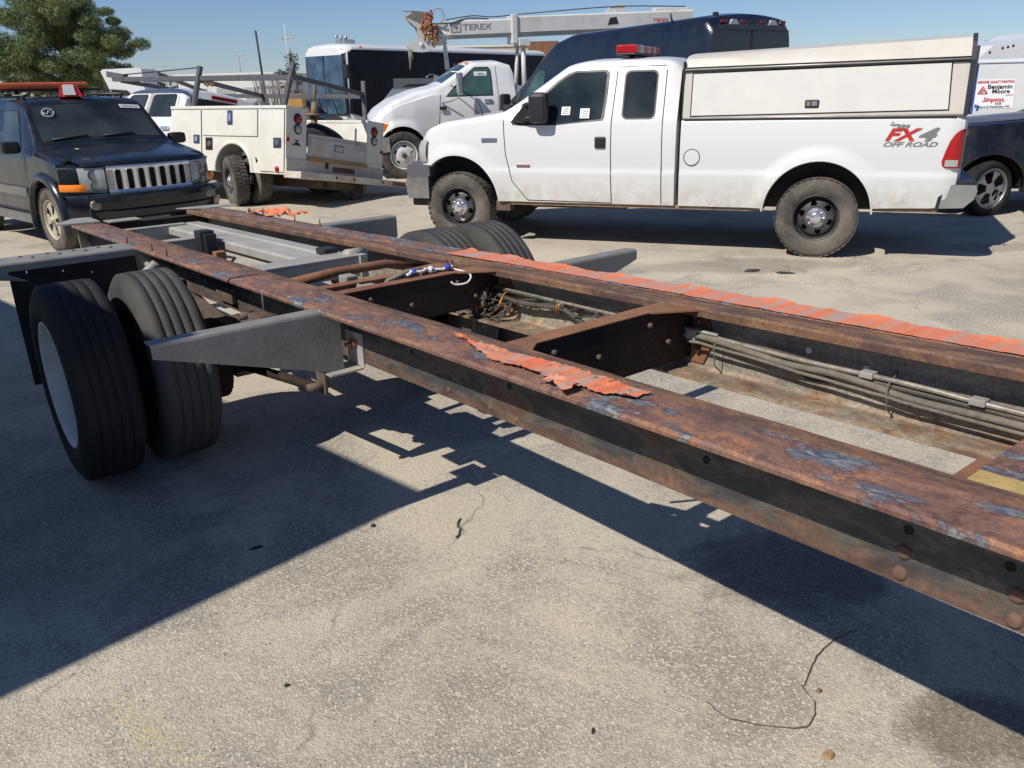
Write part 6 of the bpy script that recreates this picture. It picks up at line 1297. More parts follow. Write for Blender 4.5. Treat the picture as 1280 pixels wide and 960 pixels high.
for k in range(26):
    x, z = -0.86+rng.normal(0, 0.07), 2.88+rng.normal(0, 0.12); rr_ = rng.uniform(0.03, 0.10)
    q.tube([(x+rr_*math.cos(a), 0.16+0.04*math.sin(2*a+k), z+rr_*math.sin(a)) for a in np.linspace(0, rng.uniform(3, 6), 9)], rng.uniform(0.01, 0.022), 5)
q.build('rusty_winch_gear', M('winch_rust', (0.38, 0.16, 0.06), 0.8, 0, 0.5, 20), tk)
q = MB(); q.tube(path([(-0.86, 0.15, 2.95), (-0.90, 0.16, 3.2), (-0.96, 0.14, 3.28), (-1.0, 0.12, 3.1)]), 0.016, 6); q.tube(path([(-0.95, 0.14, 3.1), (-1.05, 0.14, 3.30), (-1.20, 0.14, 3.28), (-1.24, 0.14, 3.12), (-1.12, 0.14, 3.02)]), 0.009, 6); q.tube(path([(-0.90, 0.17, 3.05), (-0.82, 0.17, 3.18), (-0.86, 0.17, 3.24), (-0.93, 0.17, 3.1)]), 0.015, 6); q.build('red_hose', M('red_hose', (0.45, 0.08, 0.06), 0.5), tk)
q = MB(); q.tube([(-0.46, 0.0, 2.52), (-0.45, 0.0, 2.30), (-0.43, 0.0, 2.14)], [0.055, 0.03, 0.012], 8); q.tube([(-0.47, 0.02, 2.5), (-0.50, 0.03, 2.35)], 0.03, 6); q.build('hook_block', M('hook_olive', (0.16, 0.15, 0.10), 0.7), tk)
q = MB(); q.prism([(-1.22, 2.56), (-1.30, 2.56), (-1.34, 2.14), (-1.25, 2.12)], 'y', -0.03, 0.05); q.tube([(-1.25, 0, 2.75), (-1.27, 0.0, 2.52)], 0.05, 8); q.build('hanging_bracket', dull_chrome, tk)

# ================================================================ DARK BLUE HIGH-ROOF VAN
vn = thing('high_roof_van', 'tall dark navy high roof van with red rear marker lamps behind the white pickup', 'van', (2.83, 12.5, 0), R_(122))
vn.location = Vector((2.83, 12.5, 0))+Matrix.Rotation(R_(122), 3, 'Z') @ Vector((0, -1.0, 0))
vS = Shell(zb=[(0, 0.45), (6.4, 0.42)], zm=[(0, 1.45), (4.9, 1.45), (5.5, 1.35), (6.1, 1.05), (6.4, 0.85)],
           zt=[(0, 2.50), (0.08, 2.60), (0.3, 2.63), (3.4, 2.58), (3.9, 2.48), (4.3, 2.28), (5.45, 1.42), (5.6, 1.36), (6.15, 1.15), (6.4, 0.9)],
           wm=[(0, 0.96), (0.1, 1.0), (5.0, 1.0), (5.9, 0.92), (6.4, 0.70)], wt=[(0, 0.80), (0.1, 0.84), (3.9, 0.82), (4.6, 0.78), (5.5, 0.80), (6.4, 0.6)],
           arches=((1.35, 0.36, 0.42), (5.3, 0.36, 0.42)), tuck=0.05, crown=0.06, rc=0.16, bulge=0.02)
vS.build('body', navy_paint, vn, vS.stations(0, 6.4, 0.1), nl=8, nu=6)
panel_with_seal(vS, (4.08, 4.80, 1.52, 2.02, 0.06, 4.08, 4.42), vn, 'side_window', glass_green, 0.03)
panel_with_seal(vS, (4.90, 5.22, 1.45, 1.75, 0.04, 4.86, 4.92), vn, 'quarter_window', glass_dark, 0.015)
vS.top_panel(4.32, 5.42, 0.97, 0.006).build('windscreen', glass_dark, vn)
for sd in (1, -1):
    q = MB(); q.bbox(5.0, 5.14, min(sd*1.06, sd*1.26), max(sd*1.06, sd*1.26), 1.22, 1.62, 0.05); q.tube([(4.95, sd*0.95, 1.4), (5.05, sd*1.1, 1.42)], 0.04, 8); mo = q.build('door_mirror', black_plastic, vn)
    q = MB(); q.bbox(4.99, 5.002, min(sd*1.09, sd*1.24), max(sd*1.09, sd*1.24), 1.26, 1.42, 0.03); q.build('mirror_glass', chrome, mo)
    for x in (1.35, 5.3): wheel(vn, x, sd*0.86, 0.36, 0.2, 0.22, sd, steel_dark, 'pickup', rubber, name='tyre')
    q = MB(); P = [[(x, sd*(vS.y(x, 2.07+dz)+oo), 2.07+dz) for x in np.linspace(0.05, 3.6, 10)] for dz, oo in ((-0.015, 0.0), (-0.008, 0.014), (0.008, 0.014), (0.015, 0.0))]; q.grid(P, 0, True); q.build('roof_rib', navy_paint, vn)
q = MB(); q.box(-0.006, 0.0, -0.75, 0.0-0.004, 0.7, 2.42); 
q2 = MB(); q2.box(-0.012, -0.002, -0.006, 0.006, 0.5, 2.44); q2.box(-0.012, -0.002, -0.80, 0.80, 2.43, 2.44); q2.build('rear_door_gap', seam_mat, vn)
for sd in (1, -1):
    q = MB(); q.bbox(-0.02, 0.0, min(sd*0.08, sd*0.74), max(sd*0.08, sd*0.74), 1.45, 2.02, 0.05); q.build('rear_window', glass_dark, vn)
dull_red = M('dull_red_lens', (0.16, 0.015, 0.02), 0.3)
q = MB(); q.bbox(-0.018, -0.003, -0.35, 0.45, 2.06, 2.14, 0.01); q.build('rear_label', M('label_grey', (0.30, 0.32, 0.36), 0.5), vn)
for yy, mm in ((0.60, dull_red), (0.40, lens_clear), (0.20, dull_red), (0.0, black_plastic), (-0.20, dull_red), (-0.42, lens_clear), (-0.64, dull_red)):
    q = MB(); hh = 0.030
    if mm is lens_clear: q.prism([(yy-0.10, 2.51), (yy+0.10, 2.51), (yy+0.03, 2.58), (yy-0.04, 2.58)], 'x', -0.02, 0.03)
    else: q.bbox(-0.02, 0.02, yy-0.055, yy+0.055, 2.525, 2.575, 0.012)
    q.build('marker_lamp', mm, vn)
q = MB(); q.bbox(0.28, 0.36, 0.42, 0.47, 2.64, 2.70, 0.01); q.tube([(0.9, 0.75, 2.58), (0.92, 0.78, 2.72)], 0.015, 5); q.build('roof_aerial', black_plastic, vn)

# ================================================================ COACH
bu = thing('coach', 'black and white touring coach parked behind the crane truck', 'bus', (-5.9, 33.0, 0), R_(234))
BL = 13.6; BW = 2.55
def coach_sec(x):
    f = max(0, (x+0.5)/0.5); fr = 0.22*f**2
    return fr
P = []
for x in list(np.linspace(-BL, -0.4, 34))+[-0.25, -0.12, -0.04, 0.0]:
    u = max(0, (x+0.4)/0.4); inn = 0.30*u**2.2; drop = 0.16*u**1.8
    P.append([(x, -inn, 0.35), (x, 0.0-inn, 0.8), (x, 0.0-inn, 3.22-drop), (x, -0.05-inn, 3.32-drop), (x, -0.18-inn, 3.40-drop), (x, -0.5, 3.47-drop), (x, -BW/2, 3.50-drop), (x, -BW+0.5, 3.47-drop), (x, -BW+0.18+inn, 3.40-drop), (x, -BW+0.05+inn, 3.32-drop), (x, -BW+inn, 3.22-drop), (x, -BW+inn, 0.8), (x, -BW+inn, 0.35)])
mb = MB(); mb.grid(P, 0, True); 
for row in (P[0], P[-1]): mb.add(row, [tuple(range(len(row)))], 0, False)
mb.build('body', white_paint, bu, edge=0.5)
gm_ = MB(); gm_.prism([(-0.10, 0.95), (-0.55, 0.80), (-1.0, 0.82), (-2.36, 1.84), (-BL+0.1, 1.84), (-BL+0.1, 3.20), (-0.30, 3.24), (-0.16, 3.15)], 'y', -0.20, 0.015); gm_.build('side_glass', glass_black, bu)
gm_ = MB(); gm_.bbox(-5.9, -2.42, 0.012, 0.022, 1.80, 2.20, 0.004); gm_.build('side_panel', M('coach_grey', (0.26, 0.26, 0.26), 0.4), bu)
gm_ = MB(); gm_.prism([(-5.6, 1.86), (-2.9, 1.86), (-3.3, 1.98), (-5.2, 1.98)], 'y', 0.018, 0.030); gm_.build('panel_shadow_strip', black_plastic, bu)  # shadow on the grey panel, laid on as a dark strip
for x in (-1.45, -3.2, -4.9, -6.6, -8.3, -10.0, -11.7):
    gm_ = MB(); gm_.box(x, x+0.02, 0.016, 0.021, 1.86, 3.2); gm_.build('window_gap', seam_mat, bu)
gm_ = MB(); gm_.box(-BL, -1.2, 0.002, 0.012, 0.36, 0.50); gm_.build('lower_skirt', M('coach_skirt', (0.45, 0.45, 0.46), 0.4), bu)
P = []
for t in np.linspace(0, 1, 13):
    yy = -0.26-t*(BW-0.52); P.append([(0.035, yy, 0.95), (0.04, yy, 1.6), (0.035, yy, 2.4), (0.015, yy, 3.06)])
wq = MB().grid(P, 0, True).build('windscreen', glass_blue, bu)
gm_ = MB(); gm_.box(-0.02, 0.04, -BW+0.24, -0.20, 0.88, 0.95); gm_.prism([(-BW/2-0.02, 0.95), (-BW/2+0.02, 0.95), (-BW/2+0.02, 3.06), (-BW/2-0.02, 3.06)], 'x', 0.0, 0.046); gm_.tube([(0.05, -0.7, 0.95), (0.07, -1.1, 1.9)], 0.02, 6); gm_.tube([(0.05, -1.5, 0.95), (0.07, -1.9, 1.9)], 0.02, 6); gm_.box(-0.10, 0.02, -0.27, -0.18, 0.9, 3.1); gm_.build('windscreen_frame', black_plastic, bu)
for yy in (-0.35, -0.62, -1.0, -1.28, -1.56, -2.0, -2.2):
    gm_ = MB(); gm_.bbox(-0.16, -0.05, yy-0.07, yy+0.07, 3.20, 3.27, 0.02); gm_.build('marker_lamp', amber, bu)
gm_ = MB(); gm_.bbox(-0.8, -0.68, 0.0, 0.03, 3.30, 3.36, 0.01); gm_.build('marker_lamp', amber, bu)
gm_ = MB(); gm_.bbox(-1.5, -0.9, -1.5, -1.0, 3.48, 3.66, 0.03); [gm_.tube([(-1.2+0.25*k, -1.2, 3.66), (-1.2+0.25*k, -1.2, 3.80)], 0.06, 8) for k in range(3)]; gm_.build('roof_unit', dull_chrome, bu)
gm_ = MB(); gm_.tube([(0.0, -0.05, 3.1), (0.35, 0.25, 3.0), (0.42, 0.30, 2.7)], 0.03, 8); gm_.bbox(0.34, 0.46, 0.2, 0.42, 2.2, 2.7, 0.04); gm_.build('door_mirror', black_plastic, bu)
for yy in (-0.45, -BW+0.45):
    gm_ = MB(); gm_.bbox(0.0, 0.04, yy-0.22, yy+0.22, 0.60, 0.78, 0.03); gm_.build('headlight', lens_clear, bu)
for x in (-2.3, -9.6, -11.0):
    for yy, sd in ((-0.16, 1), (-BW+0.16, -1)): wheel(bu, x, yy, 0.50, 0.29, 0.28, sd, chrome, 'front_hd', rubber, name='tyre')

# ================================================================ WHITE SIGNED VAN, CAMPER, BLACK SUV at the right edge
wv = thing('signed_van', 'white cargo van with a red and black paint shop sign on its side', 'van', (9.0, 19.5+1.0, 0), 0.0)
wS = Shell(zb=[(0, 0.45), (5.6, 0.42)], zm=[(0, 1.15), (3.8, 1.15), (4.6, 1.08), (5.6, 0.9)], zt=[(0, 2.0), (0.1, 2.06), (3.4, 2.08), (3.7, 2.0), (4.5, 1.32), (4.7, 1.26), (5.5, 1.12), (5.6, 1.0)],
           wm=[(0, 0.98), (0.08, 1.0), (4.8, 1.0), (5.6, 0.9)], wt=[(0, 0.86), (0.1, 0.88), (3.5, 0.86), (4.5, 0.9), (5.6, 0.8)], arches=((0.95, 0.36, 0.42), (4.7, 0.36, 0.42)), crown=0.04, rc=0.06, bulge=0.02)
wS.build('body', white_paint, wv, wS.stations(0, 5.6, 0.1), nl=8, nu=4)
q = MB(); P = [[(x, -(wS.y(x, 1.985+dz)+oo), 1.985+dz) for x in np.linspace(0.05, 3.4, 8)] for dz, oo in ((-0.012, 0.0), (-0.006, 0.012), (0.006, 0.012), (0.012, 0.0))]; q.grid(P, 0, True); q.build('drip_moulding', ink_grey, wv)
panel_with_seal(wS, (3.15, 3.95, 1.20, 1.80, 0.05, 3.15, 3.62), wv, 'side_window', glass_dark, 0.02)
wS.top_panel(3.78, 4.45, 0.93, 0.006).build('windscreen', glass_dark, wv)
for x in (0.95, 4.7):
    for sd in (1, -1): wheel(wv, x, sd*0.86, 0.36, 0.21, 0.22, sd, white_rim, 'pickup', rubber, name='tyre')
sx0, sx1, sz0, sz1 = 1.69, 2.58, 1.02, 1.65
P = [[(sx0+(sx1-sx0)*i/4, -(wS.y(2.1, sz0+(sz1-sz0)*j/4)+0.006), sz0+(sz1-sz0)*j/4) for i in range(5)] for j in range(5)]
sg = MB().grid(P, 0, True).build('door_sign', M('sign_white', (0.84, 0.84, 0.86), 0.5, 0, 0.02), wv)
ysl = lambda z: -(wS.y(2.1, z)+0.012)
def sgt(body, x, z, size, mat, width, **k): text_part('sign_lettering', body, size, mat, sg, plane_mtx((x, ysl(z), z), (1, 0, 0), (0, 0.17, 1)), width=width, **k)
sgt('DESIGNER QUALITY PAINTING', sx0+0.03, sz1-0.085, 0.075, ink_red, 0.83, bold=0.002)
sgt('Benjamin', sx0+0.27, sz1-0.205, 0.125, ink_black, 0.56, bold=0.003)
sgt('Moore', sx0+0.38, sz1-0.305, 0.125, ink_black, 0.40, bold=0.003)
sgt('PAINTS', sx0+0.70, sz1-0.365, 0.045, ink_red, 0.16)
sgt('Simpson,', sx0+0.18, sz1-0.48, 0.13, ink_red, 0.50, shear=0.4, bold=0.003)
sgt('ACE', sx0+0.47, sz1-0.545, 0.06, ink_red, 0.15, bold=0.002)
sgt('Roxboro & Henderson, NC', sx0-0.01+0.02, sz0+0.02, 0.055, ink_black, 0.80, bold=0.001)
q = MB(); 
for a, b in (((sx0+0.06, sz1-0.31), (sx0+0.17, sz1-0.15)), ((sx0+0.17, sz1-0.15), (sx0+0.28, sz1-0.31)), ((sx0+0.28, sz1-0.31), (sx0+0.06, sz1-0.31)), ((sx0+0.10, sz1-0.29), (sx0+0.17, sz1-0.20)), ((sx0+0.17, sz1-0.20), (sx0+0.24, sz1-0.29)), ((sx0+0.14, sz1-0.29), (sx0+0.20, sz1-0.24))): q.tube([(a[0], ysl(a[1]), a[1]), (b[0], ysl(b[1]), b[1])], 0.008, 4)
q.build('sign_triangle', ink_red, sg)
cp = thing('camper', 'white camper roof nose with black rivets above the signed van', 'camper', (12.85, 23.0, 0), 0.05)
q = MB(); q.prism([(-0.30, 1.0), (-0.28, 2.20), (0.02, 2.47), (1.2, 2.66), (1.6, 2.80), (6.5, 2.95), (6.5, 0.6), (-0.2, 0.6)], 'y', 0, 2.2); q.build('body', white_paint, cp)
q = MB(); [q.lathe([(0.001, -0.012), (0.030, -0.008), (0.035, 0.0)], (x, -0.001, z), 'y', 10) for x, z in ((-0.05, 2.30), (0.28, 2.40), (0.42, 2.425), (0.56, 2.45), (0.95, 2.52))]; q.build('rivet', black_plastic, cp)
for k in range(3):
    q = MB(); q.prism([(1.0+0.12*k, 2.2+0.07*k), (1.05+0.12*k, 2.18+0.07*k), (1.5+0.1*k, 2.62), (1.45+0.1*k, 2.64)], 'y', -0.015, -0.003); q.build('vent_slat', ink_grey, cp)
q = MB(); 
for sd in (0, 1): 
    q.lathe([(0.2, 0.0), (0.36, 0.0), (0.36, 0.22), (0.2, 0.22)], (3.4, 0.05+1.9*sd, 0.36), 'y', 28)
q.build('tyre_pair', rubber, cp)
bs_o = Matrix.Rotation(R_(172), 3, 'Z') @ Vector((0, -0.92, 0))
bs = thing('suv', 'black SUV with alloy wheel and open looking bonnet edge at the right side behind the pickup tail', 'SUV', (6.2+bs_o.x, 10.68+bs_o.y, 0), R_(172))
bs['label'] = 'black SUV with a split-spoke alloy wheel at the right edge, behind the pickup tail'
sS = Shell(zb=[(-4.4, 0.40), (-0.5, 0.30), (0.6, 0.30), (0.85, 0.40)], zm=[(-4.4, 1.02), (-0.6, 1.02), (0.3, 0.98), (0.7, 0.88), (0.85, 0.75)], zt=[(-4.4, 1.4), (-4.1, 1.65), (-2.8, 1.72), (-1.85, 1.66), (-0.85, 1.21), (-0.7, 1.19), (0.3, 1.12), (0.7, 1.0), (0.85, 0.85)],
           wm=[(-4.4, 0.85), (-4.0, 0.95), (0.2, 0.95), (0.6, 0.88), (0.85, 0.62)], wt=[(-4.4, 0.6), (-1.85, 0.66), (-0.8, 0.80), (0.3, 0.74), (0.85, 0.5)], arches=((0, 0.36, 0.42), (-2.85, 0.36, 0.42)), tuck=0.05, crown=0.05, rc=0.10, flare=0.03, bulge=0.03)
sS.build('body', suv_black, bs, sS.stations(-4.4, 0.85, 0.07), nl=12, nu=5)
lm = MB(); arch_liner(lm, 0, 0.36, 0.42, 0.92, 0.36); arch_liner(lm, -2.85, 0.36, 0.42, 0.92, 0.36); lm.box(-4.2, 0.7, -0.5, 0.5, 0.30, 0.5); lm.build('wheel_housing', dark_void, bs)
panel_with_seal(sS, (-2.3, -1.25, 1.10, 1.50, 0.05, -2.3, -1.75), bs, 'side_window', glass_dark, 0.016)
panel_with_seal(sS, (-3.3, -2.4, 1.10, 1.58, 0.05, -3.3, -2.4), bs, 'side_window', glass_dark, 0.016)
sS.top_panel(-1.80, -0.89, 0.95, 0.006).build('windscreen', glass_dark, bs)
bnn = sS.top_panel(-0.72, 0.62, 0.90, 0.012, 10).build('bonnet', M('dusty_black', (0.05, 0.047, 0.045), 0.4, 0, 0.2, 5, (0.22, 0.20, 0.18), 0.5, coat=0.3, dlo=0.42), bs)
seams(sS, [lin([(-0.62, 0.35), (-0.60, 1.0)]), lin([(-1.98, 0.35), (-1.98, 1.0)])], bs)
for sd in (1, -1):
    for x in (0, -2.85):
        t = wheel(bs, x, sd*0.83, 0.352, 0.245, 0.24, sd, alloy, 'spoke', rubber_black, name='tyre')
        if x == 0: t.rotation_euler.z = 0.42
q = MB(); P = []
for yy in np.linspace(-1, 1, 17):
    x = 0.93-0.35*abs(yy)**3; P.append([(x-0.12, yy*0.9, 0.75), (x, yy*0.92, 0.70), (x+0.01, yy*0.92, 0.5), (x-0.05, yy*0.9, 0.30), (x-0.2, yy*0.88, 0.25)])
q.grid(P, 0, True); q.build('front_bumper', suv_black, bs)
q = MB(); q.bbox(-1.3, -1.13, 0.98, 1.16, 1.12, 1.26, 0.04); q.build('door_mirror', suv_black, bs)

# ================================================================ BACKGROUND
tn = thing('warehouse', 'tan ribbed metal warehouse roofline showing above the coach', 'building', (-6.5, 72, 0), 0.06)
q = MB(); q.box(0, 11.5, 0, 20, 0, 4.95); wl = q.build('wall', tan_wall, tn)
for k in range(38):
    q = MB(); q.box(0.1+0.3*k, 0.16+0.3*k, -0.04, 0.0-0.002, 0.1, 4.8); o_ = q.build('wall_rib', tan_wall, wl) 
q = MB(); q.box(-0.1, 11.6, -0.08, 20, 4.951, 5.1); q.build('roof_edge', white_wall, tn)
q = MB(); q.box(8.6, 11.0, -0.9, -0.1, 3.9, 5.25); q.build('roof_box', rust_metal, tn)
wh = thing('warehouse', 'long low white warehouse far away at the left behind the ladder rack', 'building', (-31.5, 84, 0), -0.10)
q = MB(); q.box(0, 9.5, 0, 14, 0, 3.55); q.build('wall', white_wall, wh); q = MB(); q.box(-0.2, 9.7, -0.2, 14.2, 3.552, 3.72); q.build('roof_edge', white_wall, wh)
for k in range(3):
    q = MB(); q.box(1+2.8*k, 2.8+2.8*k, -0.05, -0.003, 0.1, 2.4); q.build('loading_door', M('door_grey', (0.35, 0.36, 0.37), 0.6), wh)
cv = thing('box_truck', 'plain white box truck seen edge on between the ladder rack posts', 'truck', (-7.7, 27.0, 0), 0.12)
q = MB(); q.bbox(0, 0.95, 0, 5, 0.9, 2.16, 0.04); q.build('cargo_box', white_wall, cv); q = MB(); q.box(-0.005, 0.955, -0.02, 0.0, 1.92, 1.96); q.box(0.46, 0.50, -0.02, 0.0, 0.92, 2.14); q.build('door_bar', dull_chrome, cv)
q = MB(); [q.lathe([(0.2, 0), (0.42, 0), (0.42, 0.25), (0.2, 0.25)], (x, 0.6, 0.42), 'x', 24) for x in (0.0, 0.7)]; q.build('tyre_pair', rubber, cv)
fr = thing('cab_fairing_truck', 'white truck cab with a rounded roof fairing left of the crew cab', 'truck', (-10.15, 22.0, 0), 0.0)
q = MB(); q.prism([(0.0, 2.36), (0.06, 2.41), (0.95, 2.43), (1.03, 2.40), (1.05, 1.2), (0.55, 0.9), (0.20, 0.9), (0.2, 1.80)], 'y', 0, 0.9); q.build('roof_fairing', white_paint, fr)
q = MB(); q.prism([(0.18, 1.94), (0.6, 1.90), (0.7, 1.78), (0.22, 1.76)], 'y', -0.02, 0.0); q.prism([(0.12, 1.86), (0.05, 1.90), (0.12, 1.72), (0.2, 1.7)], 'y', 0.1, 0.5); q.build('sun_visor', black_plastic, fr)
q = MB(); q.bbox(-0.1, 1.9, 0.1, 2.2, 0.6, 1.76, 0.1); q.build('cab', white_paint, fr)
q = MB(); [q.lathe([(0.2, 0), (0.42, 0), (0.42, 0.25), (0.2, 0.25)], (x, 0.15, 0.42), 'y', 24) for x in (0.3, 1.5)]; q.build('tyre_pair', rubber, fr)
def lamp_post(x, y, h, label, heads=4):
    t = thing('lamp_post', label, 'lamp post', (x, y, 0), 0, 'tall floodlight poles in the distance' if heads == 4 else None)
    q = MB(); q.tube([(0, 0, 0), (0, 0, h)], [0.16, 0.10], 8); q.build('pole', M('pole_grey', (0.25, 0.25, 0.25), 0.6), t)
    if heads == 4:
        for k, (dx, dy) in enumerate(((0.9, 0), (-0.9, 0), (0.35, 0.5), (-0.35, 0.5))):
            q = MB(); q.tube([(0, 0, h-0.1), (dx*0.8, dy*0.8, h)], 0.05, 6); q.bbox(dx-0.32, dx+0.32, dy-0.25, dy+0.25, h-0.12, h+0.14, 0.05); q.build('lamp_head', M('lamp_head_grey', (0.45, 0.45, 0.44), 0.5), t)
    else:
        q = MB(); q.tube(path([(0, 0, h-1.2), (-0.2, 0, h-0.3), (-1.2, 0, h), (-2.0, 0, h-0.1)]), 0.07, 6); q.bbox(-3.4, -1.9, -0.3, 0.3, h-0.35, h-0.02, 0.1); q.build('lamp_head', M('lamp_head_grey', (0.45, 0.45, 0.44), 0.5), t)
lamp_post(-0.2459*150, 150, 10.6, 'tallest floodlight pole, nearest to the coach windscreen'); lamp_post(-0.3016*205, 205, 10.4, 'middle floodlight pole, between two ladder rack posts'); lamp_post(-0.3878*265, 265, 10.5, 'farthest and smallest floodlight pole, above the crew cab')
lamp_post(0.5655*200, 200, 9.5, 'curved street lamp above the camper at the right', 1)
q = MB(); q.tube([(-6.90, 25, 1.4), (-6.97, 25, 3.42)], [0.035, 0.028], 8); tag(q.build('thin_pole', ink_black, None), 'thin dark pole leaning left above the ladder rack', 'pole')
q = MB(); q.tube([(-6.15, 25.2, 1.2), (-6.20, 25.2, 3.6)], 0.010, 6); tag(q.build('aerial', white_wall, None), 'thin pale aerial beside the coach windscreen', 'aerial')
# clutter behind the rack: two parked cars, an orange crate, junk pipes and scrub
def small_car(x, y, rz, paint, label, h=1.45):
    t = thing('parked_car', label, 'car', (x, y, 0), rz)
    s_ = Shell(zb=[(-2.2, 0.3), (2.2, 0.3)], zm=[(-2.2, 0.85), (2.2, 0.8)], zt=[(-2.2, 0.9), (-1.7, 1.0), (-1.2, h), (0.4, h), (1.0, 0.98), (2.0, 0.86), (2.2, 0.7)], wm=[(-2.2, 0.7), (-1.9, 0.86), (1.8, 0.86), (2.2, 0.65)], wt=[(-2.2, 0.55), (0.5, 0.62), (1.1, 0.72), (2.2, 0.5)], arches=((1.35, 0.33, 0.36), (-1.3, 0.33, 0.36)), crown=0.03, rc=0.08)
    s_.build('body', paint, t, s_.stations(-2.2, 2.2, 0.12), nl=6, nu=4)
    panel_with_seal(s_, (-1.3, 0.55, 0.92, h-0.12, 0.05, -1.05, 0.25), t, 'side_window', glass_dark, 0.02); s_.top_panel(0.45, 0.95, 0.92, 0.006).build('windscreen', glass_dark, t); s_.top_panel(-1.65, -1.25, 0.92, 0.006).build('rear_window', glass_dark, t)
    for xx in (1.35, -1.3):
        for sd in (1, -1):
            q = MB(); q.lathe([(0.001, sd*0.02), (0.2, sd*0.02), (0.21, sd*0.05), (0.32, sd*0.05), (0.32, -sd*0.15), (0.001, -sd*0.15)], (xx, sd*0.80, 0.32), 'y', 24); q.build('tyre', rubber, t)
    return t
small_car(-8.0, 30.0, R_(165), suv_black, 'black car half hidden behind the ladder rack, left of the coach', 1.50)
small_car(-7.6, 21.5, R_(170), white_paint, 'white car behind the ladder rack, left of the black one', 1.52)
small_car(-11.5, 33, R_(15), M('grey_car', (0.25, 0.26, 0.27), 0.35, 0.3), 'grey car far behind the crew cab', 1.45)
q = MB(); q.bbox(-6.02, -5.62, 24.0, 24.4, 1.35, 1.72, 0.02); q.box(-6.05, -5.6, 24.0, 24.6, 0.2, 1.34); tag(q.build('tool_cabinet', M('cabinet_orange', (0.50, 0.27, 0.08), 0.5), None), 'small orange and tan cabinet left of the coach windscreen', 'cabinet')
jk = MB()
for k in range(22): x = -6.95+0.042*k; jk.tube([(x, 24.6+0.1*(k % 3), 0.6), (x-0.10-0.2*rng.random(), 24.6, 1.9+0.35*rng.random())], 0.014+0.012*(k % 2), 5)
jk.box(-7.0, -6.0, 24.5, 24.9, 0.5, 1.15)
tag(jk.build('pipe_bundle', M('bundle_grey', (0.22, 0.19, 0.17), 0.8, 0, 0.5, 9), None), 'upright bundle of grey and white poles behind the ladder rack', 'pole bundle')
rng = np.random.default_rng(42)
def leaf_cloud(mb, c, r, n, size, squash=0.7, needle=0.3):
    for _ in range(n):
        d = rng.normal(0, 1, 3); d /= np.linalg.norm(d); rad = r*rng.random()**0.38; p = Vector((c[0]+d[0]*rad, c[1]+d[1]*rad, c[2]+d[2]*rad*squash))
        a = Vector(rng.normal(0, 1, 3)).normalized(); b = a.cross(Vector(rng.normal(0, 1, 3))).normalized(); s_ = size*rng.uniform(0.6, 1.4)
        mb.add([p-a*s_, p+b*s_*needle, p+a*s_, p-b*s_*needle], [(0, 1, 2, 3)])
jt = thing('scrub_tree', 'scruffy dark green bush poking above the pole bundle', 'bush', (-6.25, 26.0, 0))
q = MB(); q.tube([(0, 0, 0), (0.05, 0, 2.2), (-0.05, 0, 3.0)], [0.06, 0.03, 0.01], 6); q.build('stem', bark, jt)
q = MB(); [leaf_cloud(q, (0.25*rng.normal(), 0.2*rng.normal(), z), 0.22, 90, 0.06) for z in (1.7, 1.9, 2.1, 2.3, 2.5, 2.7)]; q.build('leaves', far_green, jt)
# pine
pine = thing('pine_tree', 'tall pine tree with ragged needle clumps at the upper left', 'tree', (-0.5015*56, 56, 0))
px_x = 56/1080.0
trunk = MB(); trunk.tube([(0, 0, 0), (0.05, 0.1, 3.0), (0.15, 0, 6.0), (0.0, 0.1, 9.0), (-0.2, 0, 12.5)], [0.32, 0.28, 0.22, 0.14, 0.04], 10)
trunk.tube([(0.1, 0, 4.5), (-0.8, 0.1, 5.4), (-2.6, 0.2, 5.8)], [0.12, 0.08, 0.03], 6); trunk.tube([(0.1, 0, 3.6), (1.5, -0.3, 4.0), (3.0, -0.2, 4.6)], [0.10, 0.07, 0.03], 6); trunk.tube([(0.1, 0, 5.2), (1.6, 0.3, 6.2), (2.8, 0.2, 7.0)], [0.12, 0.08, 0.03], 6); trunk.tube([(0.05, 0, 3.4), (-1.6, 0.4, 3.6), (-2.8, 0.1, 4.0)], [0.10, 0.07, 0.03], 6)
trunk.build('trunk', bark, pine)
cl = [(8, 42, 26), (-10, 55, 24), (38, 24, 22), (45, 50, 30), (60, 12, 28), (85, 25, 30), (108, 12, 22), (95, -8, 26), (70, -20, 28), (30, -5, 20), (72, 52, 26), (100, 50, 24), (125, 45, 18), (138, 52, 22), (130, 68, 22), (150, 58, 16), (141, 18, 11), (148, 33, 11), (154, 30, 7), (172, 58, 8), (162, 66, 9), (25, 86, 20), (48, 82, 24), (75, 80, 20), (100, 78, 20), (120, 88, 20), (145, 86, 14), (60, 100, 22), (35, 100, 18), (95, 102, 22), (8, 95, 12), (-5, 82, 10), (115, 30, 14), (55, 68, 18), (20, 60, 16)]
crown = MB(); crown2 = MB()
for (u, v_, r_) in cl:
    xw = (u-82)*px_x*1.02; zw = 1.72+(121-v_)*px_x*0.97; rw = r_*px_x*0.95
    for k in range(4 if r_ > 12 else 2):
        dy = rng.uniform(-2.2, 2.2) if r_ > 12 else rng.uniform(-0.6, 0.6); ox, oz = rng.normal(0, rw*0.45), rng.normal(0, rw*0.32)
        tgt = crown2 if (u > 100 and 40 < v_ < 60 and k == 0) else crown
        leaf_cloud(tgt, (xw+ox, dy, zw+oz), rw*0.82, int(1000*(rw/1.2)**1.7)+80, 0.15, 0.62, 0.11)
crown.build('crown', pine_green, pine, fix=False); crown2.build('crown', leaf_yellow, pine, fix=False)
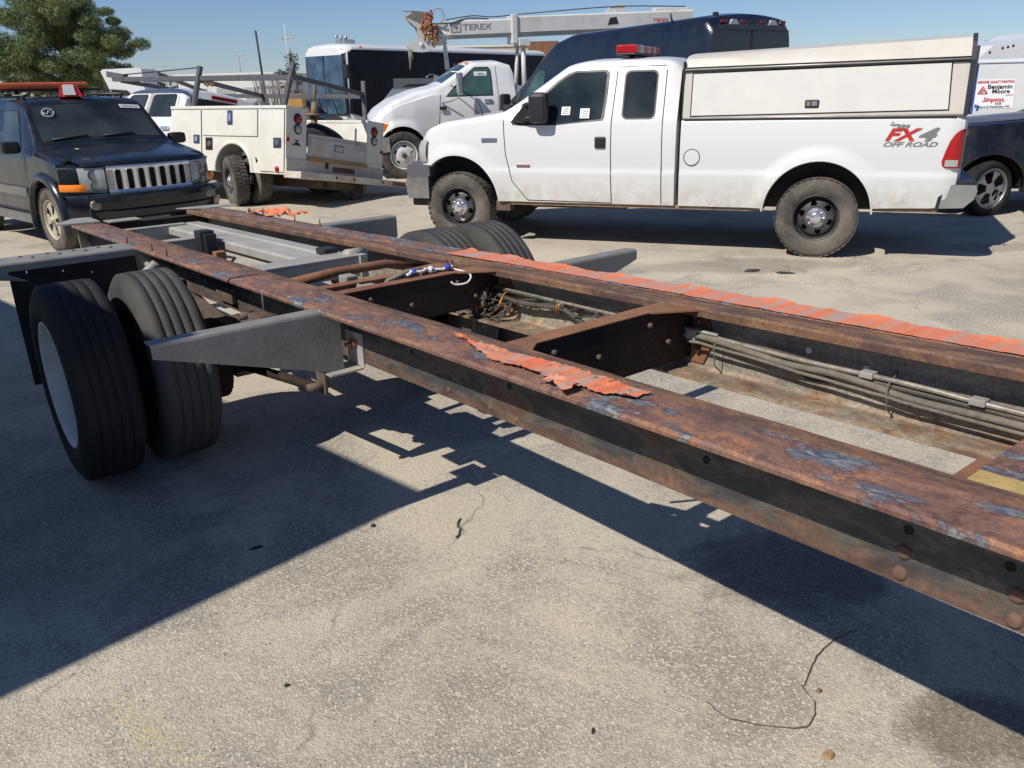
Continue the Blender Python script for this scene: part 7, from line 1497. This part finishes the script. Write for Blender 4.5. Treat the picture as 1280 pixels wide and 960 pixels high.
# distant tree line and hills as one mass
fw = MB()
for k in range(520):
    x = rng.uniform(-330, 330); y = 300+rng.uniform(0, 50); h = rng.uniform(2.2, 3.6) if x > -125 else rng.uniform(6.5, 9.5)
    for j in range(34):
        zz_ = h*rng.random()**0.8; p = Vector((x+rng.normal(0, 2.6)*(1.25-zz_/h), y+rng.normal(0, 2), zz_)); a = Vector(rng.normal(0, 1, 3)).normalized(); b = a.cross(Vector(rng.normal(0, 1, 3))).normalized(); s_ = rng.uniform(0.5, 1.2)
        fw.add([p-a*s_, p+b*s_, p+a*s_, p-b*s_], [(0, 1, 2, 3)])
tag(fw.build('distant_woodland', far_green, None, fix=False), 'low line of trees along the horizon', None, kind='stuff')

# ================================================================ LITTER ON THE YARD
def twig(pts, r, label, nm='twig', cat='twig', mat=bark):
    q = MB(); q.tube(path(pts, 0.0015), r, 5); return tag(q.build(nm, mat, None), label, cat)
def gpt(u, v, z=0.004):   # ground position measured from the photograph
    xx, yy = (u-640)/F_PX, (480-v)/F_PX; a = xx*_cr+yy*_sr; b = -xx*_sr+yy*_cr; d = Vector((a, _c+b*_s, -_s+b*_c)); t = (z-CAM_H)/d.z; return (d.x*t, d.y*t, z)
# (positions below are plain ground coordinates)
tw = [('thin curled root lying on the sunlit sand, right of centre', [(0.55, 1.93), (0.60, 1.86), (0.70, 1.83), (0.80, 1.82), (0.86, 1.90), (0.85, 1.99)], 0.0014),
      ('straight dry stem running from the sunlit sand into the rail shadow', [(0.86, 1.99), (0.93, 2.10), (1.03, 2.20), (1.12, 2.24)], 0.0018),
      ('short bent twig near the tip of the big shadow', [(-0.235, 3.06), (-0.245, 3.0), (-0.23, 2.96), (-0.243, 2.90)], 0.0038),
      ('thin dark stem on the wet stain at the lower right', [(1.32, 1.50), (1.42, 1.58), (1.55, 1.62)], 0.0025)]
for lb_, pts, r_ in tw: twig([(x, y, 0.004+0.003*(i % 2)) for i, (x, y) in enumerate(pts)], r_, lb_)
def chip(x, y, s, lab, mat, nm='rubble_chip', cat='chip', el=1.0, rz=0.0, h=0.4):
    q = MB(); k = rng.uniform(0.7, 1.1, 7); c_, s_ = math.cos(rz), math.sin(rz)
    ring = [(s*el*k[i]*math.cos(i*0.898), s*k[i]*math.sin(i*0.898)) for i in range(7)]
    lo = [(x+a*c_-b*s_, y+a*s_+b*c_, 0.001) for a, b in ring]; hi = [(x+0.75*(a*c_-b*s_), y+0.75*(a*s_+b*c_), s*h*rng.uniform(0.8, 1.2)) for a, b in ring]
    q.add(lo+hi, [(i, (i+1) % 7, 7+(i+1) % 7, 7+i) for i in range(7)]+[tuple(range(7, 14))]); return tag(q.build(nm, mat, None), lab, cat)
dkm = M('dark_chip', (0.035, 0.032, 0.03), 0.8); lfm = M('dry_leaf', (0.30, 0.20, 0.09), 0.8)
chip(0.205, 1.83, 0.007, 'narrow black rubber scrap beside the lens-bright patch of asphalt, lower centre', dkm, 'rubber_scrap', 'scrap', 2.4, 1.4)
tag(bpy.data.objects['rubber_scrap'], 'narrow black rubber scrap on the grey asphalt at the lower centre', 'scrap')
chip(-1.05, 2.87, 0.012, 'long dark splinter inside the big shadow', dkm, 'splinter', 'splinter', 3.0, 0.5)
chip(0.83, 1.72, 0.017, 'curled brown leaf on the sand, right of the rubber scrap', lfm, 'dry_leaf', 'leaf', 1.3, 0.3, 0.5)
chip(0.895, 1.965, 0.010, 'brown pebble beside the dry stem', M('brown_pebble', (0.22, 0.15, 0.09), 0.8), 'pebble', 'pebble', 1, 0, 0.9)
chip(-0.60, 3.02, 0.012, 'round black pebble inside the big shadow', dkm, 'pebble', 'pebble', 1, 0, 0.7)
chip(1.53, 1.62, 0.014, 'flat grey pebble on the wet stain', M('grey_pebble', (0.12, 0.12, 0.11), 0.8), 'pebble', 'pebble', 1.7, 0.2, 0.5)
chip(2.35, 7.75, 0.06, 'left of the two black scraps on the sunny ground behind the far rail', dkm, 'rubber_scrap', 'scrap', 1.9, 0.2, 0.25)
chip(2.62, 7.62, 0.05, 'right of the two black scraps on the sunny ground behind the far rail', dkm, 'rubber_scrap', 'scrap', 2.2, -0.3, 0.25)
chip(-0.72, 2.05, 0.009, 'small black pebble on the sunlit asphalt, lower left of centre', dkm, 'pebble', 'pebble', 1, 0, 0.7)
for o in list(bpy.data.objects):
    if o.type == 'EMPTY' and not o.children: bpy.data.objects.remove(o)
